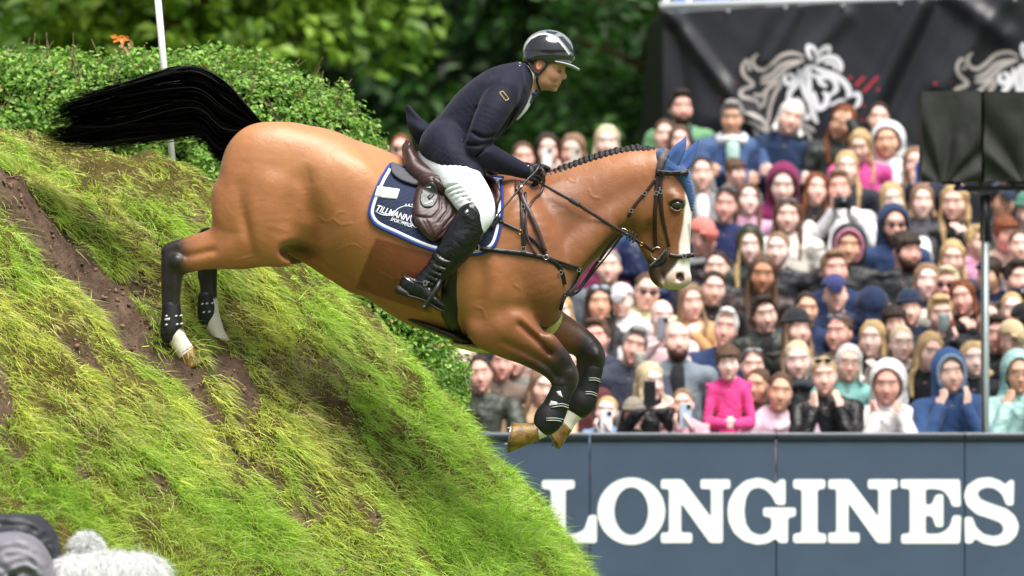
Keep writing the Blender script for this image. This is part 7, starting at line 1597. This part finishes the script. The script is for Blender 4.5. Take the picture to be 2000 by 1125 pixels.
 (1010, 700, .9, 'down', 'jacket', '#84827e', 'beanie', 'grey', 'l', '', 0, 0, 0, ''),
 (1120, 712, .98, 'down', 'jacket', '#5a2c30', 'long', 'dark', 'r', 'woman in dark red seen between the two forelegs of the horse', 0, 0, 0, ''),
 (1267, 742, .97, 'phone', 'nylon', '#1b1c20', 'long', 'lblonde', 'p', 'blonde girl in a black jacket with sleeve stripes filming with a dark phone', 32, 6, 0, 'phone=#22242a stripes', None, -.1),
 (1183, 806, .70, 'phone', 'jacket', '#7c98b8', 'tied', 'blonde', 'p', 'small child in a denim jacket holding a pale phone low at the board', 0, 0, 0, 'phone=#dfe3ea', None, -.45, .85, 1.12),
 (1337, 792, .74, 'phone', 'jacket', '#e0a9b4', 'tied', 'lbrown', 'l', 'small child in a pink patterned jacket holding up a light phone at the board', 0, 0, 0, 'phone=#b9cbe0', None, -.45, .85, 1.12),
 (1424, 708, .80, 'clasp', 'jacket', '#e0448c', 'fringe', 'brown', 'p', 'toddler girl with dark fringe in a hot pink fleece jacket held above the board', -6, 4, 0, '', None, -.2, .70, 1.12),
 (1468, 712, .96, 'down', 'jacket', '#7b7178', 'tied', 'brown', 'l', 'woman with glasses on her hair between the pink jacket toddler and the pale blonde woman', 8, 2, 0, 'topshades=#8a8f98'),
 (1480, 752, .80, 'down', 'jacket', '#5a4a44', 'tied', 'brown', 't', 'brown haired girl peering over the shoulder of the lilac pink hoodie', -8, 4, 0, '', None, .1, 1, 1.08),
 (1520, 762, 1.0, 'lean', 'hoodie', '#dcc0cf', 'tied', 'brown', 't', 'tanned girl in a lilac pink hoodie leaning on the board', -4, 2, 0, '', None, -.15),
 (1560, 700, 1.0, 'down', 'nylon', '#2a2e36', 'tied', 'lblonde', 'p', 'very pale blonde woman in a dark jacket with a white collar', 0, 6, 0, 'scarf=#3a4048'),
 (1613, 732, .98, 'chin', 'nylon', '#17181b', 'tied', 'blonde', 'l', 'blonde woman in a black leather jacket resting her chin on both hands', 0, 2, 0, 'topshades=#1d2126', None, -.1),
 (1654, 706, .95, 'down', 'jacket', '#8fc8c2', 'bob', 'white', 'l', 'white haired woman in mint with dark rimmed glasses', 0, 4, 0, 'glasses=#2a2a30'),
 (1735, 745, 1.02, 'chin', 'puffer', '#ecebea', 'none', 'brown', 'r', 'woman in a white fluffy hooded jacket holding her cheeks with both hands', -10, 6, 8, 'hood=#efeeec', None, -.1),
 (1806, 682, 1.0, 'down', 'jacket', '#1f2226', 'long', 'blonde', 'l', 'woman with very long blonde hair and dark coat between the white and the blue hood', 14, 4, 10, ''),
 (1859, 724, 1.02, 'chin', 'jacket', '#34517f', 'none', 'lbrown', 'l', 'person in a royal blue hooded jacket with both fists at the mouth', 4, 4, 0, 'hood=#3b5c8e lining=#8b9cb8', None, -.1),
 (1902, 700, .93, 'down', 'jacket', '#22252a', 'bob', 'blonde', 'p', 'blonde child between the royal blue hood and the mast', 12, 0, 0, ''),
 (1988, 726, 1.0, 'chin', 'puffer', '#a9cfcb', 'none', 'brown', 't', 'woman in a mint green hooded jacket with glasses covering her mouth with both hands', 0, 4, 0, 'hood=#a4cdc9 glasses', None, -.1),
 (1946, 650, .97, 'down', 'nylon', '#17181b', 'short', 'dark', 'r', 'dark clothed man just right of the mast beside the beige cap', 0, 0, 0, ''),
 (1238, 812, .70, 'down', 'jacket', '#7b7468', 'none', 'brown', 'l', 'small child in a grey brown knitted hat facing away at the board', 180, 0, 0, 'beanie=#8d867a', None, -.35, 1, 1.1),
 (1390, 560, .93, 'down', 'jacket', '#1f1c20', 'tied', 'dark', 'l', 'person in black filling the gap right of the camel coat', 0, 0, 0, ''),
 (1572, 600, .9, 'down', 'jacket', '#223052', 'tied', 'dark', 't', 'person in dark navy behind the man with the purple navy cap', 0, 0, 0, ''),
 (1400, 520, .9, 'down', 'nylon', '#2a2a30', 'tied', 'dark', 'l', 'person in black between the grey scarf and the dark green hood', 0, 0, 0, ''),
 (1990, 480, .93, 'down', 'jacket', '#9a9aa4', 'tied', 'brown', 'l', 'person in light grey at the right frame edge below the green beanie', 0, 0, 0, ''),
 (1930, 620, .9, 'down', 'jacket', '#2a3030', 'tied', 'brown', 'l', 'dark haired child half hidden behind the lower mast', 0, 0, 0, ''),
]
for row in CROWD:
    row = list(row)
    if row[6] == 'beanie': row[6] = 'none'; row[9] = 'person in a round grey knitted hat behind the tan coat'; row[13] = 'beanie=#8b8b8b'
    person(*row)
def held_things():
    for e, c, P0, k, pose, label in PHONES:
        who = ' '.join(label.split()[:9])
        dx = 0 if pose == 'phone' else .06; z = 1.535; y = -.345
        ctr = P0 + Vector((dx, y, z)) * k
        if e == 'phone':
            o = empty('smartphone', ctr); tag(o, ('blue' if c == '#2f56a0' else 'dark' if c == '#22242a' else 'pale') + ' phone held up by the ' + who, 'phone', 'phones held up in the crowd')
            a = mbox('back_case', (ctr.x - .037, ctr.x + .037, ctr.y - .004, ctr.y + .004, ctr.z - .075, ctr.z + .075), PLM, o, .006); a.color = (*hexc(c), 1)
            a = mbox('lens_bump', (ctr.x + .006, ctr.x + .032, ctr.y - .0075, ctr.y - .0045, ctr.z + .040, ctr.z + .068), PLM, o, .003); a.color = (.03, .03, .035, 1)
        elif e == 'camera':
            ctr = ctr + Vector((0, -.03, -.03)); o = empty('camera_body', ctr); tag(o, 'dark camera held by the ' + who, 'camera', 'cameras in the crowd')
            a = mbox('body', (ctr.x - .065, ctr.x + .065, ctr.y - .02, ctr.y + .03, ctr.z - .045, ctr.z + .045), PLM, o, .01); a.color = (*hexc(c), 1)
            v, f = tubes([[(ctr.x, ctr.y - .02, ctr.z, .032), (ctr.x, ctr.y - .12, ctr.z, .038)]], 18); a = mesh_obj('lens', v, f, PLM, o); a.color = (.02, .02, .025, 1)
        else:
            ctr = ctr + Vector((0, 0, -.03 if c == '#eceae6' else 0)); o = empty('drinking_cup', ctr); tag(o, 'pale paper cup held by the ' + who, 'cup', 'cups in the crowd')
            v, f = tubes([[(ctr.x, ctr.y, ctr.z - .055, .030), (ctr.x, ctr.y, ctr.z + .055, .041), (ctr.x, ctr.y, ctr.z + .060, .043)]], 20); a = mesh_obj('cup_wall', v, f, CLM, o); a.color = (*hexc(c), 1)
held_things()
def build_stand():
    t = empty('standing_terrace', (2, 9.5, 0)); tag(t, 'dark stepped standing terrace under the crowd', 'terrace'); m = mat('terrace_wood', hexc('#4a4a4c'), .85, .2, noise=.3, nscale=4)
    for i in range(1, 10):
        y = 7.15 + .62 * (i - .5); mbox('step', (-1.2, 7.5, y + .002 * i, y + .62 if i < 9 else y + 1.6, 0 + .0, .24 * i - .002), m, t, .006)
build_stand()
# ================================================================ DUST KICKED UP BEHIND THE HIND HOOVES
def build_dust():
    f = Field((-1.5, -.55, 1.35), (-.55, .45, 2.05), .03); f.ell((-1.0, -.05, 1.70), (.36, .34, .19), 0, rot=22); V, F = f.mesh(1)
    m = bpy.data.materials.new('dust'); m.use_nodes = True; t = m.node_tree; t.nodes.clear(); N = t.nodes.new; L = t.links.new
    out = N('ShaderNodeOutputMaterial'); pv = N('ShaderNodeVolumePrincipled'); pv.inputs['Color'].default_value = (.36, .27, .2, 1)
    tc = N('ShaderNodeTexCoord'); n = N('ShaderNodeTexNoise'); n.inputs['Scale'].default_value = 7; n.inputs['Detail'].default_value = 3; L(tc.outputs['Object'], n.inputs['Vector'])
    mr = N('ShaderNodeMapRange'); mr.inputs[1].default_value = .48; mr.inputs[2].default_value = .72; mr.inputs[3].default_value = 0; mr.inputs[4].default_value = 4.5; L(n.outputs['Fac'], mr.inputs[0])
    mp = N('ShaderNodeMapping'); mp.inputs['Location'].default_value = (1.0 / .36, .05 / .34, -1.70 / .19); mp.inputs['Scale'].default_value = (1 / .36, 1 / .34, 1 / .19); L(tc.outputs['Object'], mp.inputs[0])
    ln = N('ShaderNodeVectorMath'); ln.operation = 'LENGTH'; L(mp.outputs[0], ln.inputs[0]); m2 = N('ShaderNodeMapRange'); m2.inputs[1].default_value = .95; m2.inputs[2].default_value = .2; m2.inputs[3].default_value = 0; m2.inputs[4].default_value = 1; L(ln.outputs['Value'], m2.inputs[0])
    mu = N('ShaderNodeMath'); mu.operation = 'MULTIPLY'; L(mr.outputs[0], mu.inputs[0]); L(m2.outputs[0], mu.inputs[1]); L(mu.outputs[0], pv.inputs['Density']); L(pv.outputs[0], out.inputs['Volume'])
    o = mesh_obj('dust', V, F, m, None); tag(o, kind='stuff')
build_dust()
